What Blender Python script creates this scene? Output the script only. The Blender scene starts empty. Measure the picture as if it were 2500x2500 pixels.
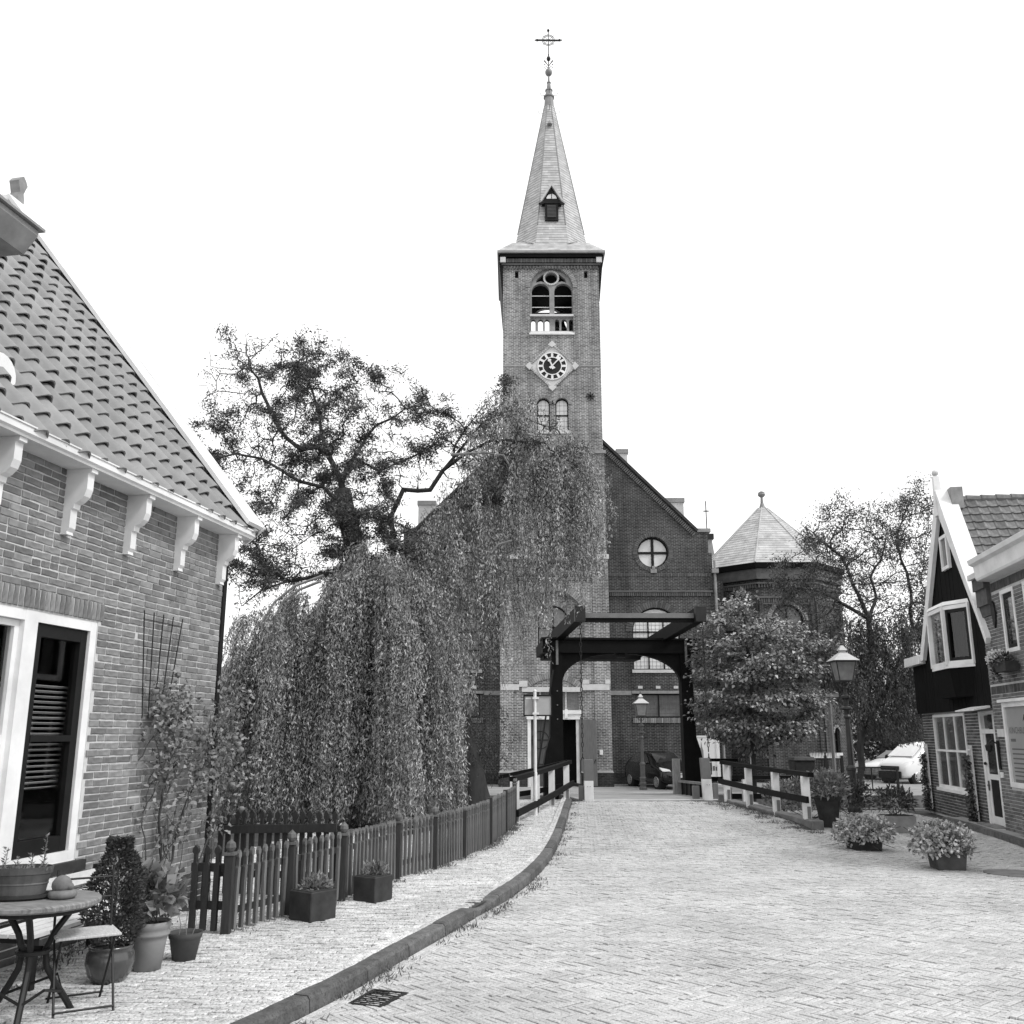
import bpy, bmesh, math, random
import numpy as np
from mathutils import Vector, Matrix, kdtree
from mathutils.geometry import tessellate_polygon

SC = bpy.context.scene
COL = SC.collection
R = math.radians
random.seed(7)
rng = np.random.default_rng(7)

# ------------------------------------------------------------------ camera, sky, sun, exposure
PITCH, FOC, EYE = R(13.3), 2305.0, 1.75          # measured from the vanishing points (2500 px frame)
cam_d = bpy.data.cameras.new('camera')
cam = bpy.data.objects.new('camera', cam_d); COL.objects.link(cam)
cam.location = (0, 0, EYE); cam.rotation_euler = (R(90) + PITCH, 0, 0)
cam_d.sensor_fit = 'HORIZONTAL'; cam_d.sensor_width = 36.0; cam_d.lens = 36.0 * FOC / 2500.0
cam_d.clip_start = 0.1; cam_d.clip_end = 3000.0
SC.camera = cam

SUN_ELEV, SUN_AZ = R(50), R(118)                 # high on the right, a little behind the camera, veiled by cloud
W = bpy.data.worlds.new('World'); SC.world = W; W.use_nodes = True
nt = W.node_tree; nt.nodes.clear()
w_out = nt.nodes.new('ShaderNodeOutputWorld'); w_bg = nt.nodes.new('ShaderNodeBackground')
w_sky = nt.nodes.new('ShaderNodeTexSky'); w_sky.sky_type = 'NISHITA'; w_sky.sun_disc = False
w_sky.sun_elevation = SUN_ELEV; w_sky.sun_rotation = SUN_AZ
w_bw = nt.nodes.new('ShaderNodeRGBToBW'); w_mix = nt.nodes.new('ShaderNodeMix'); w_mix.data_type = 'RGBA'
w_mix.inputs[0].default_value = 0.88             # share of even white overcast over the clear sky
w_mix.inputs[7].default_value = (8.6, 8.6, 8.6, 1)
nt.links.new(w_sky.outputs[0], w_bw.inputs[0]); nt.links.new(w_bw.outputs[0], w_mix.inputs[6])
nt.links.new(w_mix.outputs[2], w_bg.inputs[0]); w_bg.inputs[1].default_value = 0.12
nt.links.new(w_bg.outputs[0], w_out.inputs[0])
sun_d = bpy.data.lights.new('sun', 'SUN'); sun_d.energy = 1.5; sun_d.angle = R(12); sun_d.color = (1, 1, 1)
sun = bpy.data.objects.new('sun', sun_d); COL.objects.link(sun)
sun.rotation_euler = Vector((-math.sin(SUN_AZ) * math.cos(SUN_ELEV), -math.cos(SUN_AZ) * math.cos(SUN_ELEV), -math.sin(SUN_ELEV))).to_track_quat('-Z', 'Y').to_euler()
SC.view_settings.view_transform = 'Standard'; SC.view_settings.look = 'None'
SC.view_settings.exposure = 0.52; SC.view_settings.gamma = 1.0; SC.view_settings.use_curve_mapping = False
SC.cycles.max_bounces = 6; SC.cycles.transparent_max_bounces = 8

_c, _s = math.cos(PITCH), math.sin(PITCH)
def at(px, py, Y):
    """place in the world of a point read off the photograph at distance Y"""
    u, v = (px - 1250) / FOC, (1250 - py) / FOC
    t = Y / (_c - v * _s)
    return np.array([t * u, Y, EYE + t * (_s + v * _c)])

# ------------------------------------------------------------------ materials (a black-and-white world)
MATS = {}
def _n(t, k, **kw):
    n = t.nodes.new(k)
    for a, b in kw.items(): setattr(n, a, b)
    return n
def _new(name):
    m = bpy.data.materials.new(name); m.use_nodes = True; t = m.node_tree; t.nodes.clear()
    o = _n(t, 'ShaderNodeOutputMaterial'); p = _n(t, 'ShaderNodeBsdfPrincipled')
    t.links.new(p.outputs[0], o.inputs[0]); MATS[name] = m
    return m, t, p, o
def _math(t, op, a, b, clamp=False):
    n = _n(t, 'ShaderNodeMath', operation=op); n.use_clamp = clamp
    for i, x in enumerate((a, b)):
        if x is None: continue
        if isinstance(x, (int, float)): n.inputs[i].default_value = x
        else: t.links.new(x, n.inputs[i])
    return n.outputs[0]
def _ramp(t, fac, lo, hi, p0=0.3, p1=0.7):
    n = _n(t, 'ShaderNodeMapRange'); n.inputs[1].default_value = p0; n.inputs[2].default_value = p1
    n.inputs[3].default_value = lo; n.inputs[4].default_value = hi
    t.links.new(fac, n.inputs[0]); return n.outputs[0]
def mat(name, lo, hi=None, scale=6.0, rough=0.75, bump=0.0, bscale=None, spec=0.3, rnd=None, rv=0.35, coord='Object', stretch=None, metal=0.0, detail=5.0, coat=0.0, trans=0.0, speck=0.0):
    """grey stuff: base colour between lo and hi after a noise, per piece variation rnd = 'obj' or 'attr'"""
    m, t, p, o = _new(name)
    hi = lo if hi is None else hi
    tc = _n(t, 'ShaderNodeTexCoord'); vec = tc.outputs[coord]
    if stretch:
        mp = _n(t, 'ShaderNodeMapping'); mp.inputs['Scale'].default_value = stretch; t.links.new(vec, mp.inputs[0]); vec = mp.outputs[0]
    nz = _n(t, 'ShaderNodeTexNoise'); nz.inputs['Scale'].default_value = scale; nz.inputs['Detail'].default_value = detail; nz.inputs['Roughness'].default_value = 0.62
    t.links.new(vec, nz.inputs['Vector'])
    v = _ramp(t, nz.outputs[0], lo, hi)
    if rnd:
        if rnd == 'obj': r = _n(t, 'ShaderNodeObjectInfo').outputs['Random']
        else: r = _n(t, 'ShaderNodeAttribute', attribute_name='rnd').outputs['Fac']
        v = _math(t, 'MULTIPLY', v, _ramp(t, r, 1 - rv, 1 + rv, 0, 1))
    if speck:                                    # grit and moss specks of their own shape
        n4 = _n(t, 'ShaderNodeTexNoise'); n4.inputs['Scale'].default_value = 55; n4.inputs['Detail'].default_value = 6; n4.inputs['Roughness'].default_value = .8
        wc = _n(t, 'ShaderNodeNewGeometry'); t.links.new(wc.outputs['Position'], n4.inputs['Vector'])
        n5 = _n(t, 'ShaderNodeTexNoise'); n5.inputs['Scale'].default_value = .8; n5.inputs['Detail'].default_value = 5
        t.links.new(wc.outputs['Position'], n5.inputs['Vector'])
        v = _math(t, 'MULTIPLY', v, _ramp(t, n4.outputs[0], 1 - speck, 1.06, .40, .50))
        v = _math(t, 'MULTIPLY', v, _ramp(t, n5.outputs[0], .84, 1.05, .35, .6))
    cb = _n(t, 'ShaderNodeCombineColor')
    for i in range(3): t.links.new(v, cb.inputs[i])
    t.links.new(cb.outputs[0], p.inputs['Base Color'])
    p.inputs['Roughness'].default_value = rough; p.inputs['Specular IOR Level'].default_value = spec
    p.inputs['Metallic'].default_value = metal; p.inputs['Coat Weight'].default_value = coat
    if bump:
        n2 = _n(t, 'ShaderNodeTexNoise'); n2.inputs['Scale'].default_value = bscale or scale * 4; n2.inputs['Detail'].default_value = 4
        t.links.new(vec, n2.inputs['Vector'])
        b = _n(t, 'ShaderNodeBump'); b.inputs['Strength'].default_value = min(1, bump * 12); b.inputs['Distance'].default_value = bump * .5
        t.links.new(n2.outputs[0], b.inputs['Height']); t.links.new(b.outputs[0], p.inputs['Normal'])
    if trans:
        tr = _n(t, 'ShaderNodeBsdfTranslucent'); t.links.new(cb.outputs[0], tr.inputs[0])
        mx = _n(t, 'ShaderNodeMixShader'); mx.inputs[0].default_value = trans
        t.links.new(p.outputs[0], mx.inputs[1]); t.links.new(tr.outputs[0], mx.inputs[2]); t.links.new(mx.outputs[0], o.inputs[0])
    return m
def brickmat(name, c1, c2, mortar, bw=0.215, bh=0.066, ms=0.011, rough=0.85, stain=0.35, bump=0.5):
    m, t, p, o = _new(name)
    uv = _n(t, 'ShaderNodeUVMap', uv_map='UVMap')
    b = _n(t, 'ShaderNodeTexBrick'); b.offset = 0.5; b.squash = 1.0
    b.inputs['Scale'].default_value = 1.0; b.inputs['Brick Width'].default_value = bw; b.inputs['Row Height'].default_value = bh
    b.inputs['Mortar Size'].default_value = ms; b.inputs['Mortar Smooth'].default_value = 0.3; b.inputs['Bias'].default_value = -0.1
    for k, g in (('Color1', c1), ('Color2', c2), ('Mortar', mortar)): b.inputs[k].default_value = (g, g, g, 1)
    t.links.new(uv.outputs[0], b.inputs['Vector'])
    nz = _n(t, 'ShaderNodeTexNoise'); nz.inputs['Scale'].default_value = 0.7; nz.inputs['Detail'].default_value = 6; nz.inputs['Roughness'].default_value = .7
    t.links.new(uv.outputs[0], nz.inputs['Vector'])
    n3 = _n(t, 'ShaderNodeTexNoise'); n3.inputs['Scale'].default_value = 9; n3.inputs['Detail'].default_value = 4
    t.links.new(uv.outputs[0], n3.inputs['Vector'])
    mp = _n(t, 'ShaderNodeMapping'); mp.inputs['Scale'].default_value = (2.2, .16, 1); t.links.new(uv.outputs[0], mp.inputs[0])
    nr_ = _n(t, 'ShaderNodeTexNoise'); nr_.inputs['Scale'].default_value = 1.0; nr_.inputs['Detail'].default_value = 5; t.links.new(mp.outputs[0], nr_.inputs['Vector'])
    f = _math(t, 'MULTIPLY', _ramp(t, nz.outputs[0], 1 - stain, 1 + stain, .3, .7), _ramp(t, nr_.outputs[0], .72, 1.15, .35, .6)); f2 = _ramp(t, n3.outputs[0], .72, 1.3, .3, .7)
    v = _math(t, 'MULTIPLY', _math(t, 'MULTIPLY', _n_bw(t, b.outputs[0]), f), f2)
    cb = _n(t, 'ShaderNodeCombineColor')
    for i in range(3): t.links.new(v, cb.inputs[i])
    t.links.new(cb.outputs[0], p.inputs['Base Color'])
    p.inputs['Roughness'].default_value = rough; p.inputs['Specular IOR Level'].default_value = .2
    bp = _n(t, 'ShaderNodeBump'); bp.invert = True; bp.inputs['Strength'].default_value = bump; bp.inputs['Distance'].default_value = .01
    t.links.new(b.outputs['Fac'], bp.inputs['Height']); t.links.new(bp.outputs[0], p.inputs['Normal'])
    return m
def _n_bw(t, c):
    n = _n(t, 'ShaderNodeRGBToBW'); t.links.new(c, n.inputs[0]); return n.outputs[0]
def glassmat(name, tint=0.85, refl=1.0):
    m, t, p, o = _new(name); t.nodes.remove(p)
    tr = _n(t, 'ShaderNodeBsdfTransparent'); tr.inputs[0].default_value = (tint,) * 3 + (1,)
    gl = _n(t, 'ShaderNodeBsdfGlossy'); gl.inputs['Roughness'].default_value = .02; gl.inputs[0].default_value = (refl,) * 3 + (1,)
    ge = _n(t, 'ShaderNodeNewGeometry'); dt = _n(t, 'ShaderNodeVectorMath', operation='DOT_PRODUCT')
    t.links.new(ge.outputs['Normal'], dt.inputs[0]); t.links.new(ge.outputs['Incoming'], dt.inputs[1])
    cs = _math(t, 'SUBTRACT', 1.0, _math(t, 'ABSOLUTE', dt.outputs['Value'], None))       # Schlick reflection of thin glass
    fz = _math(t, 'ADD', _math(t, 'MULTIPLY', _math(t, 'POWER', cs, 5.0), .95), .03)
    mx = _n(t, 'ShaderNodeMixShader'); t.links.new(fz, mx.inputs[0]); t.links.new(tr.outputs[0], mx.inputs[1]); t.links.new(gl.outputs[0], mx.inputs[2])
    t.links.new(mx.outputs[0], o.inputs[0]); return m

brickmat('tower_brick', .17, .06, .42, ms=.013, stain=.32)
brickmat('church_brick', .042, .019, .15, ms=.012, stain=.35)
brickmat('plinth_brick', .035, .02, .06)
mat('arch_brick', .19, .32, 4, .85, rnd='attr', rv=.3)
mat('clock_border', .34, .46, 4, .85, rnd='attr', rv=.2)
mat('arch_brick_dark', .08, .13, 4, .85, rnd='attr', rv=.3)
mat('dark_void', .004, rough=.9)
mat('stone', .48, .62, 5, .8, .004)
mat('stone_grey', .20, .32, 5, .8, .004)
mat('slate', .33, .48, 2.5, .55, .003, rnd='attr', rv=.16, spec=.4)
mat('slate_light', .36, .5, 2.5, .55, .003, rnd='attr', rv=.15, spec=.4)
mat('lead', .16, .27, 3, .5, .003, spec=.5)
mat('iron', .009, .018, 8, .5, .002, spec=.3)
mat('black_paint', .006, .012, 5, .5, .002, spec=.2)
mat('tar_wood', .004, .008, 3, .8, .004, bscale=40, stretch=(8, 8, 1), spec=.08)
mat('bridge_black', .004, .009, 3, .65, .003, bscale=30, spec=.12)
mat('white_paint', .64, .86, 2.2, .5, .003, bscale=25, detail=9)
mat('white_worn', .66, .85, 4, .6, .003, bscale=30)
mat('grey_paint', .15, .20, 4, .5, .002)
mat('red_paint', .13, .17, 6, .4, .001)
mat('post_wood', .17, .33, 5, .8, .004, stretch=(6, 6, 1))
mat('fence_wood', .085, .16, 5, .7, .004, rnd='obj', rv=.25, stretch=(10, 10, 1))
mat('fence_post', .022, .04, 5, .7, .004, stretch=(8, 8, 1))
mat('door_grey', .05, .085, 3, .6, .003, stretch=(6, 6, 1))
mat('door_face', .12, .17, 3, .6, .003, stretch=(6, 6, 1))
mat('glass_sky', .66, .82, 1.2, .12, .004, bscale=3, spec=.6)  # bright sky reflection put into the pane colour
mat('glass_grey', .11, .22, 2.0, .12, .004, bscale=3, spec=.6)
mat('glass_dark', .02, .045, 2.0, .06, .003, bscale=3, spec=.6)
mat('curtain_light', .40, .55, 2, .9, 0, stretch=(1, 1, .2))
glassmat('glass_clear', .8)
mat('house_brick', .14, .26, 9, .88, .006, bscale=60, rnd='obj', rv=.3)
mat('house_brick_far', .14, .26, 9, .88, .006, bscale=60, rnd='attr', rv=.3)
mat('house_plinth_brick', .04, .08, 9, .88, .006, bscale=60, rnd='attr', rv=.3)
mat('mortar', .48, .6, 14, .95, .004, bscale=80)
mat('shop_brick', .10, .18, 7, .88, .005, bscale=60, rnd='attr', rv=.3)
mat('old_brick', .06, .11, 7, .88, .005, bscale=60, rnd='attr', rv=.35)
mat('mortar_grey', .42, .55, 14, .95)
mat('pantile', .19, .27, 5, .62, .004, bscale=22, rnd='obj', rv=.14, spec=.3)
mat('tile_mossy', .085, .19, 9, .75, .005, bscale=30, rnd='obj', rv=.25)
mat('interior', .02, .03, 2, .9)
mat('blind', .75, .85, 4, .5)
mat('paver', .39, .52, 11, .85, .003, bscale=70, rnd='obj', rv=.10, spec=.15, speck=.42)
mat('paver_far', .39, .52, 11, .85, .003, bscale=70, rnd='attr', rv=.10, spec=.15, speck=.42)
mat('walk_paver', .40, .72, 16, .85, .006, bscale=90, rnd='obj', rv=.13, spec=.15, speck=.72)
mat('walk_paver_far', .40, .72, 16, .85, .006, bscale=90, rnd='attr', rv=.13, spec=.15, speck=.72)
mat('joint', .03, .07, 6, .95)
mat('ground', .20, .32, .6, .95, .01, bscale=9)
mat('plaza', .22, .34, 1.2, .92, .01, bscale=14)
mat('kerb', .07, .15, 9, .9, .012, bscale=55, rnd='obj', rv=.22, speck=.5)
mat('concrete', .12, .24, 4, .9, .006, bscale=40)
mat('earth', .03, .06, 6, .95, .02)
mat('bark', .022, .06, 5, .9, .03, bscale=12, stretch=(1, 1, .3))
mat('twig', .035, .08, 5, .85)
mat('twig_pale', .16, .26, 5, .8)
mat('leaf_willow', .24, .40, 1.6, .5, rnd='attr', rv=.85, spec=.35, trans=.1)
mat('leaf_willow_crown', .055, .10, 1.6, .5, rnd='attr', rv=.7, spec=.3, trans=.08)  # darker copy of the willow leaf: backlit shade put into the colour
mat('leaf_lime', .18, .33, 1.1, .45, rnd='attr', rv=.85, spec=.4, trans=.08)
mat('leaf_dark', .05, .085, 3, .5, rnd='attr', rv=.55, spec=.4, trans=.15)
mat('leaf_mid', .18, .27, 3, .5, rnd='attr', rv=.55, spec=.4, trans=.2)
mat('leaf_glossy', .34, .5, 3, .4, rnd='attr', rv=.6, spec=.5, trans=.15)
mat('petal', .20, .28, 4, .7, trans=.2)
mat('petal_white', .75, .8, 4, .7, trans=.2)
mat('grass', .10, .16, 3, .7, rnd='attr', rv=.4, trans=.2)
mat('terracotta', .20, .26, 5, .75, .004)
mat('terracotta_dark', .045, .075, 5, .7, .004)
mat('glazed', .035, .06, 3, .22, .001, spec=.6, coat=.4)
mat('zinc', .06, .14, 7, .55, .003, metal=.2)
mat('planter_dark', .022, .05, 6, .8, .006)
mat('planter_grey', .05, .09, 6, .85, .008)
mat('table_wood', .09, .30, 7, .8, .004, stretch=(2, 14, 2))
mat('seat_wood', .36, .55, 7, .7, .003, stretch=(14, 2, 2))
mat('bench_wood', .55, .68, 7, .7, .003, stretch=(2, 14, 2))
mat('stone_head', .10, .2, 14, .7, .01)
mat('car_black', .003, .003, 2, .25, spec=.3, coat=.3)
mat('car_white', .72, .74, 2, .3, spec=.5, coat=.6)
mat('tyre', .012, .018, 9, .8)
mat('alloy', .35, .45, 5, .35, metal=.7)
mat('lamp_lens', .62, .75, 6, .1, spec=.7)
mat('lamp_green', .025, .045, 5, .45, .002, spec=.4)
mat('lamp_green_grey', .055, .085, 5, .45, .002, spec=.4)
mat('lamp_roof', .38, .5, 4, .35, .001, spec=.5)
mat('lantern_glass', .28, .45, 6, .12, spec=.5, trans=.45)
mat('frosted', .55, .65, 4, .4)
mat('board_back', .36, .44, 3, .5, .001)
mat('print_grey', .12, .14); mat('print_dark', .015, .02); mat('print_mid', .22, .25)
mat('poster', .72, .78, 2, .5)
mat('shop_film', .28, .34, 1.5, .3, spec=.5)
mat('far_wall', .3, .42, 1, .9); mat('far_white', .7, .78, 1, .7)
mat('water', .012, .02, 2, .06, .01, bscale=4, spec=.6)

# ------------------------------------------------------------------ building blocks
class MB:
    def __init__(s): s.v = []; s.f = []; s.r = []; s.k = []
    def add(s, vs, fs, r=None):
        o = len(s.v); s.k.append((o, len(s.f))); s.v.extend(tuple(map(float, p)) for p in vs); s.f.extend(tuple(i + o for i in f) for f in fs)
        q = random.random() if r is None else r
        s.r.extend([q] * len(fs)); return s
    def box(s, x0, x1, y0, y1, z0, z1, r=None):
        return s.add([(x0,y0,z0),(x1,y0,z0),(x1,y1,z0),(x0,y1,z0),(x0,y0,z1),(x1,y0,z1),(x1,y1,z1),(x0,y1,z1)],
                     [(0,3,2,1),(4,5,6,7),(0,1,5,4),(1,2,6,5),(2,3,7,6),(3,0,4,7)], r)
    def hexa(s, bot, top, r=None):
        n = len(bot)
        return s.add(list(bot) + list(top), [tuple(range(n - 1, -1, -1)), tuple(range(n, 2 * n))] + [(i, (i + 1) % n, n + (i + 1) % n, n + i) for i in range(n)], r)
    def bar(s, p, q, w, h, up=(0, 0, 1)):
        p, q, up = Vector(p), Vector(q), Vector(up)
        d = (q - p).normalized(); a = d.cross(up)
        if a.length < 1e-4: a = d.cross(Vector((0, 1, 0)))
        a.normalize(); b = a.cross(d).normalized()
        o = [a * (-w / 2) + b * (-h / 2), a * (w / 2) + b * (-h / 2), a * (w / 2) + b * (h / 2), a * (-w / 2) + b * (h / 2)]
        return s.hexa([p + k for k in o], [q + k for k in o])
    def tube(s, path, rad, n=6, cap=True):
        P = [Vector(p) for p in path]; m = len(P)
        if isinstance(rad, (int, float)): rad = [rad] * m
        vs, fs, ref = [], [], None
        for i in range(m):
            d = (P[min(i + 1, m - 1)] - P[max(i - 1, 0)]).normalized()
            if ref is None: ref = Vector((0, 0, 1)) if abs(d.z) < .9 else Vector((1, 0, 0))
            a = d.cross(ref).normalized(); b = a.cross(d).normalized(); ref = b
            for k in range(n):
                t = 2 * math.pi * k / n
                vs.append(P[i] + (a * math.cos(t) + b * math.sin(t)) * rad[i])
        for i in range(m - 1):
            for k in range(n):
                fs.append((i * n + k, i * n + (k + 1) % n, (i + 1) * n + (k + 1) % n, (i + 1) * n + k))
        if cap: fs += [tuple(range(n - 1, -1, -1)), tuple(range((m - 1) * n, m * n))]
        return s.add(vs, fs)
    def lathe(s, prof, c=(0, 0, 0), n=16, rot=0.0, cap=True):
        vs, fs = [], []
        for r, z in prof:
            for k in range(n):
                t = 2 * math.pi * k / n + rot
                vs.append((c[0] + r * math.cos(t), c[1] + r * math.sin(t), c[2] + z))
        m = len(prof)
        for i in range(m - 1):
            for k in range(n):
                fs.append((i * n + k, i * n + (k + 1) % n, (i + 1) * n + (k + 1) % n, (i + 1) * n + k))
        if cap: fs += [tuple(range(n - 1, -1, -1)), tuple(range((m - 1) * n, m * n))]
        return s.add(vs, fs)
    def ball(s, c, r, n=10, sz=1.0):
        return s.lathe([(max(1e-3, r * math.sin(math.pi * i / n)), -r * sz * math.cos(math.pi * i / n)) for i in range(n + 1)], c, n + 4)
    def prism(s, poly, f, t0, t1):
        """poly of (a, b) pushed along t; f(a, b, t) -> xyz"""
        n = len(poly)
        vs = [f(a, b, t0) for a, b in poly] + [f(a, b, t1) for a, b in poly]
        tri = tessellate_polygon([[Vector((a, b, 0)) for a, b in poly]])
        fs = [tuple(x) for x in tri] + [tuple(n + i for i in x[::-1]) for x in tri] + [(i, (i + 1) % n, n + (i + 1) % n, n + i) for i in range(n)]
        return s.add(vs, fs)
    def sheet(s, outer, holes, f, depth):
        """a wall face with openings: f(a, b, t) -> xyz; openings get reveals to depth"""
        loops = [list(outer)] + [list(h) for h in holes]
        pts = [p for l in loops for p in l]
        tri = tessellate_polygon([[Vector((a, b, 0)) for a, b in l] for l in loops])
        s.add([f(a, b, 0) for a, b in pts], [tuple(x) for x in tri], .5)
        for h in holes:
            n = len(h)
            s.add([f(a, b, 0) for a, b in h] + [f(a, b, depth) for a, b in h], [(i, (i + 1) % n, n + (i + 1) % n, n + i) for i in range(n)], .5)
        return s
    def build(s, name, m, parent=None, smooth=False, kind=None, label=None, bevel=0.0, recalc=True, world=None, weld=False, each=False):
        if each and len(s.k) > 1:                  # every piece a part of its own
            out = []; ks = s.k + [(len(s.v), len(s.f))]
            for (v0, f0), (v1, f1) in zip(ks, ks[1:]):
                b = MB(); b.v = s.v[v0:v1]; b.f = [tuple(i - v0 for i in f) for f in s.f[f0:f1]]; b.r = s.r[f0:f1]
                out.append(b.build(name, m, parent, smooth, kind, label, bevel, recalc, world, weld))
            return out[0]
        V = s.v
        if world is None and parent is not None and parent.get('_w'):
            wl = parent_loc(parent); V = [(a - wl[0], b - wl[1], c - wl[2]) for a, b, c in V]
        me = bpy.data.meshes.new(name); me.from_pydata(V, [], s.f)
        if recalc:
            bm = bmesh.new(); bm.from_mesh(me)
            if weld: bmesh.ops.remove_doubles(bm, verts=bm.verts, dist=1e-4)
            bmesh.ops.recalc_face_normals(bm, faces=bm.faces)
            if bevel: bmesh.ops.bevel(bm, geom=list(bm.edges), offset=bevel, segments=1, affect='EDGES', clamp_overlap=True)
            bm.to_mesh(me); bm.free()
        finish(me, s.r if not bevel and not weld else None, smooth)
        return link(name, me, m, parent, kind, label)
def parent_loc(o):
    l = Vector((0, 0, 0))
    while o: l += o.location; o = o.parent
    return l
def finish(me, r=None, smooth=False):
    nf = len(me.polygons)
    nrm = np.empty(nf * 3, np.float32); me.polygons.foreach_get('normal', nrm); nrm = nrm.reshape(-1, 3)
    lt = np.empty(nf, np.int32); me.polygons.foreach_get('loop_total', lt)
    nl = len(me.loops); vi = np.empty(nl, np.int32); me.loops.foreach_get('vertex_index', vi)
    co = np.empty(len(me.vertices) * 3, np.float32); me.vertices.foreach_get('co', co); co = co.reshape(-1, 3)
    h = np.hypot(nrm[:, 0], nrm[:, 1]); flat = h < .05
    t = np.stack([-nrm[:, 1], nrm[:, 0], np.zeros(nf)], 1) / np.maximum(h, 1e-6)[:, None]; t[flat] = (1, 0, 0)
    b = np.cross(nrm, t)
    T, B, P = np.repeat(t, lt, 0), np.repeat(b, lt, 0), co[vi]
    uv = np.stack([(P * T).sum(1), (P * B).sum(1)], 1).astype(np.float32)
    me.uv_layers.new(name='UVMap').data.foreach_set('uv', uv.ravel())
    if r is not None and len(r) == nf:
        a = me.attributes.new('rnd', 'FLOAT', 'FACE'); a.data.foreach_set('value', np.array(r, np.float32))
    if smooth: me.polygons.foreach_set('use_smooth', np.ones(nf, bool))
def link(name, me, m, parent=None, kind=None, label=None):
    if not me.materials: me.materials.append(MATS[m] if isinstance(m, str) else m)
    o = bpy.data.objects.new(name, me); COL.objects.link(o)
    if parent is not None:
        o.parent = parent
        if parent.get('_w'): o['_w'] = 1
    if kind: o['kind'] = kind
    if label: o['label'] = label
    return o
def thing(name, label, cat, loc=(0, 0, 0), rotz=0.0, group=None, world=False):
    o = bpy.data.objects.new(name, None); COL.objects.link(o); o.empty_display_size = .2
    o.location = loc; o.rotation_euler = (0, 0, rotz); o['label'] = label; o['category'] = cat
    if group: o['group'] = group
    if world: o['_w'] = 1                        # parts of it are given in world coordinates
    return o
def tag(o, label, cat, group=None):
    o['label'] = label; o['category'] = cat
    if group: o['group'] = group
    return o
def struct(o): o['kind'] = 'structure'; return o
def inst(name, me, parent, loc, rot=(0, 0, 0), sc=(1, 1, 1), m=None):
    o = bpy.data.objects.new(name, me); COL.objects.link(o); o.parent = parent
    o.location = loc; o.rotation_euler = rot; o.scale = sc
    return o
def copy_tree(o, parent=None):
    c = o.copy(); COL.objects.link(c); c.parent = parent
    for ch in [x for x in bpy.data.objects if x.parent == o]: copy_tree(ch, c)
    return c
def arc(cx, cz, r, a0, a1, n): return [(cx + r * math.cos(R(a0 + (a1 - a0) * i / n)), cz + r * math.sin(R(a0 + (a1 - a0) * i / n))) for i in range(n + 1)]
def arch_poly(cx, w, z0, z1, n=14):
    """round-headed opening: width w from z0 to crown z1"""
    r = w / 2
    return [(cx - r, z0), (cx + r, z0)] + arc(cx, z1 - r, r, 0, 180, n)
def rectp(x0, x1, z0, z1): return [(x0, z0), (x1, z0), (x1, z1), (x0, z1)]
def sstep(a, b, x):
    t = min(1, max(0, (x - a) / (b - a))); return t * t * (3 - 2 * t)
def quads(name, V, m, parent=None, r=None, kind=None, smooth=False, k=4):
    """numpy mesh of n faces with k corners each; V is (n, k, 3)"""
    V = np.asarray(V, np.float32); n = len(V)
    me = bpy.data.meshes.new(name)
    me.vertices.add(n * k); me.vertices.foreach_set('co', V.reshape(-1))
    me.loops.add(n * k); me.loops.foreach_set('vertex_index', np.arange(n * k, dtype=np.int32))
    me.polygons.add(n); me.polygons.foreach_set('loop_start', np.arange(0, n * k, k, dtype=np.int32))
    if r is not None:
        a = me.attributes.new('rnd', 'FLOAT', 'FACE'); a.data.foreach_set('value', np.asarray(r, np.float32))
    if smooth: me.polygons.foreach_set('use_smooth', np.ones(n, bool))
    me.update(calc_edges=True)
    return link(name, me, m, parent, kind)
def boxes(name, C, A, B, H, m, parent=None, r=None, kind='stuff'):
    """many little boxes without undersides: centres of the tops C, half axes A and B (n,3), depth H"""
    C, A, B = (np.asarray(x, np.float64) for x in (C, A, B)); n = len(C)
    e = .0035 / np.linalg.norm(A, axis=1, keepdims=True); e2 = .0035 / np.linalg.norm(B, axis=1, keepdims=True)
    up = np.cross(A, B); up /= np.linalg.norm(up, axis=1, keepdims=True)
    up *= np.sign(up[:, 2:3] + 1e-9) if kind != 'wall' else 1
    t = [C - A * (1 - e) - B * (1 - e2), C + A * (1 - e) - B * (1 - e2), C + A * (1 - e) + B * (1 - e2), C - A * (1 - e) + B * (1 - e2)]
    d = [C - A - B - up * .003, C + A - B - up * .003, C + A + B - up * .003, C - A + B - up * .003]
    g = [x - up * H for x in d]
    F = [np.stack(t, 1)]
    for i in range(4):
        j = (i + 1) % 4
        F.append(np.stack([d[i], d[j], t[j], t[i]], 1)); F.append(np.stack([g[i], g[j], d[j], d[i]], 1))
    V = np.concatenate(F, 0); rr = np.tile(rng.random(n) if r is None else r, 9)
    return quads(name, V, m, parent, rr, kind if kind != 'wall' else 'stuff')

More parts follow.
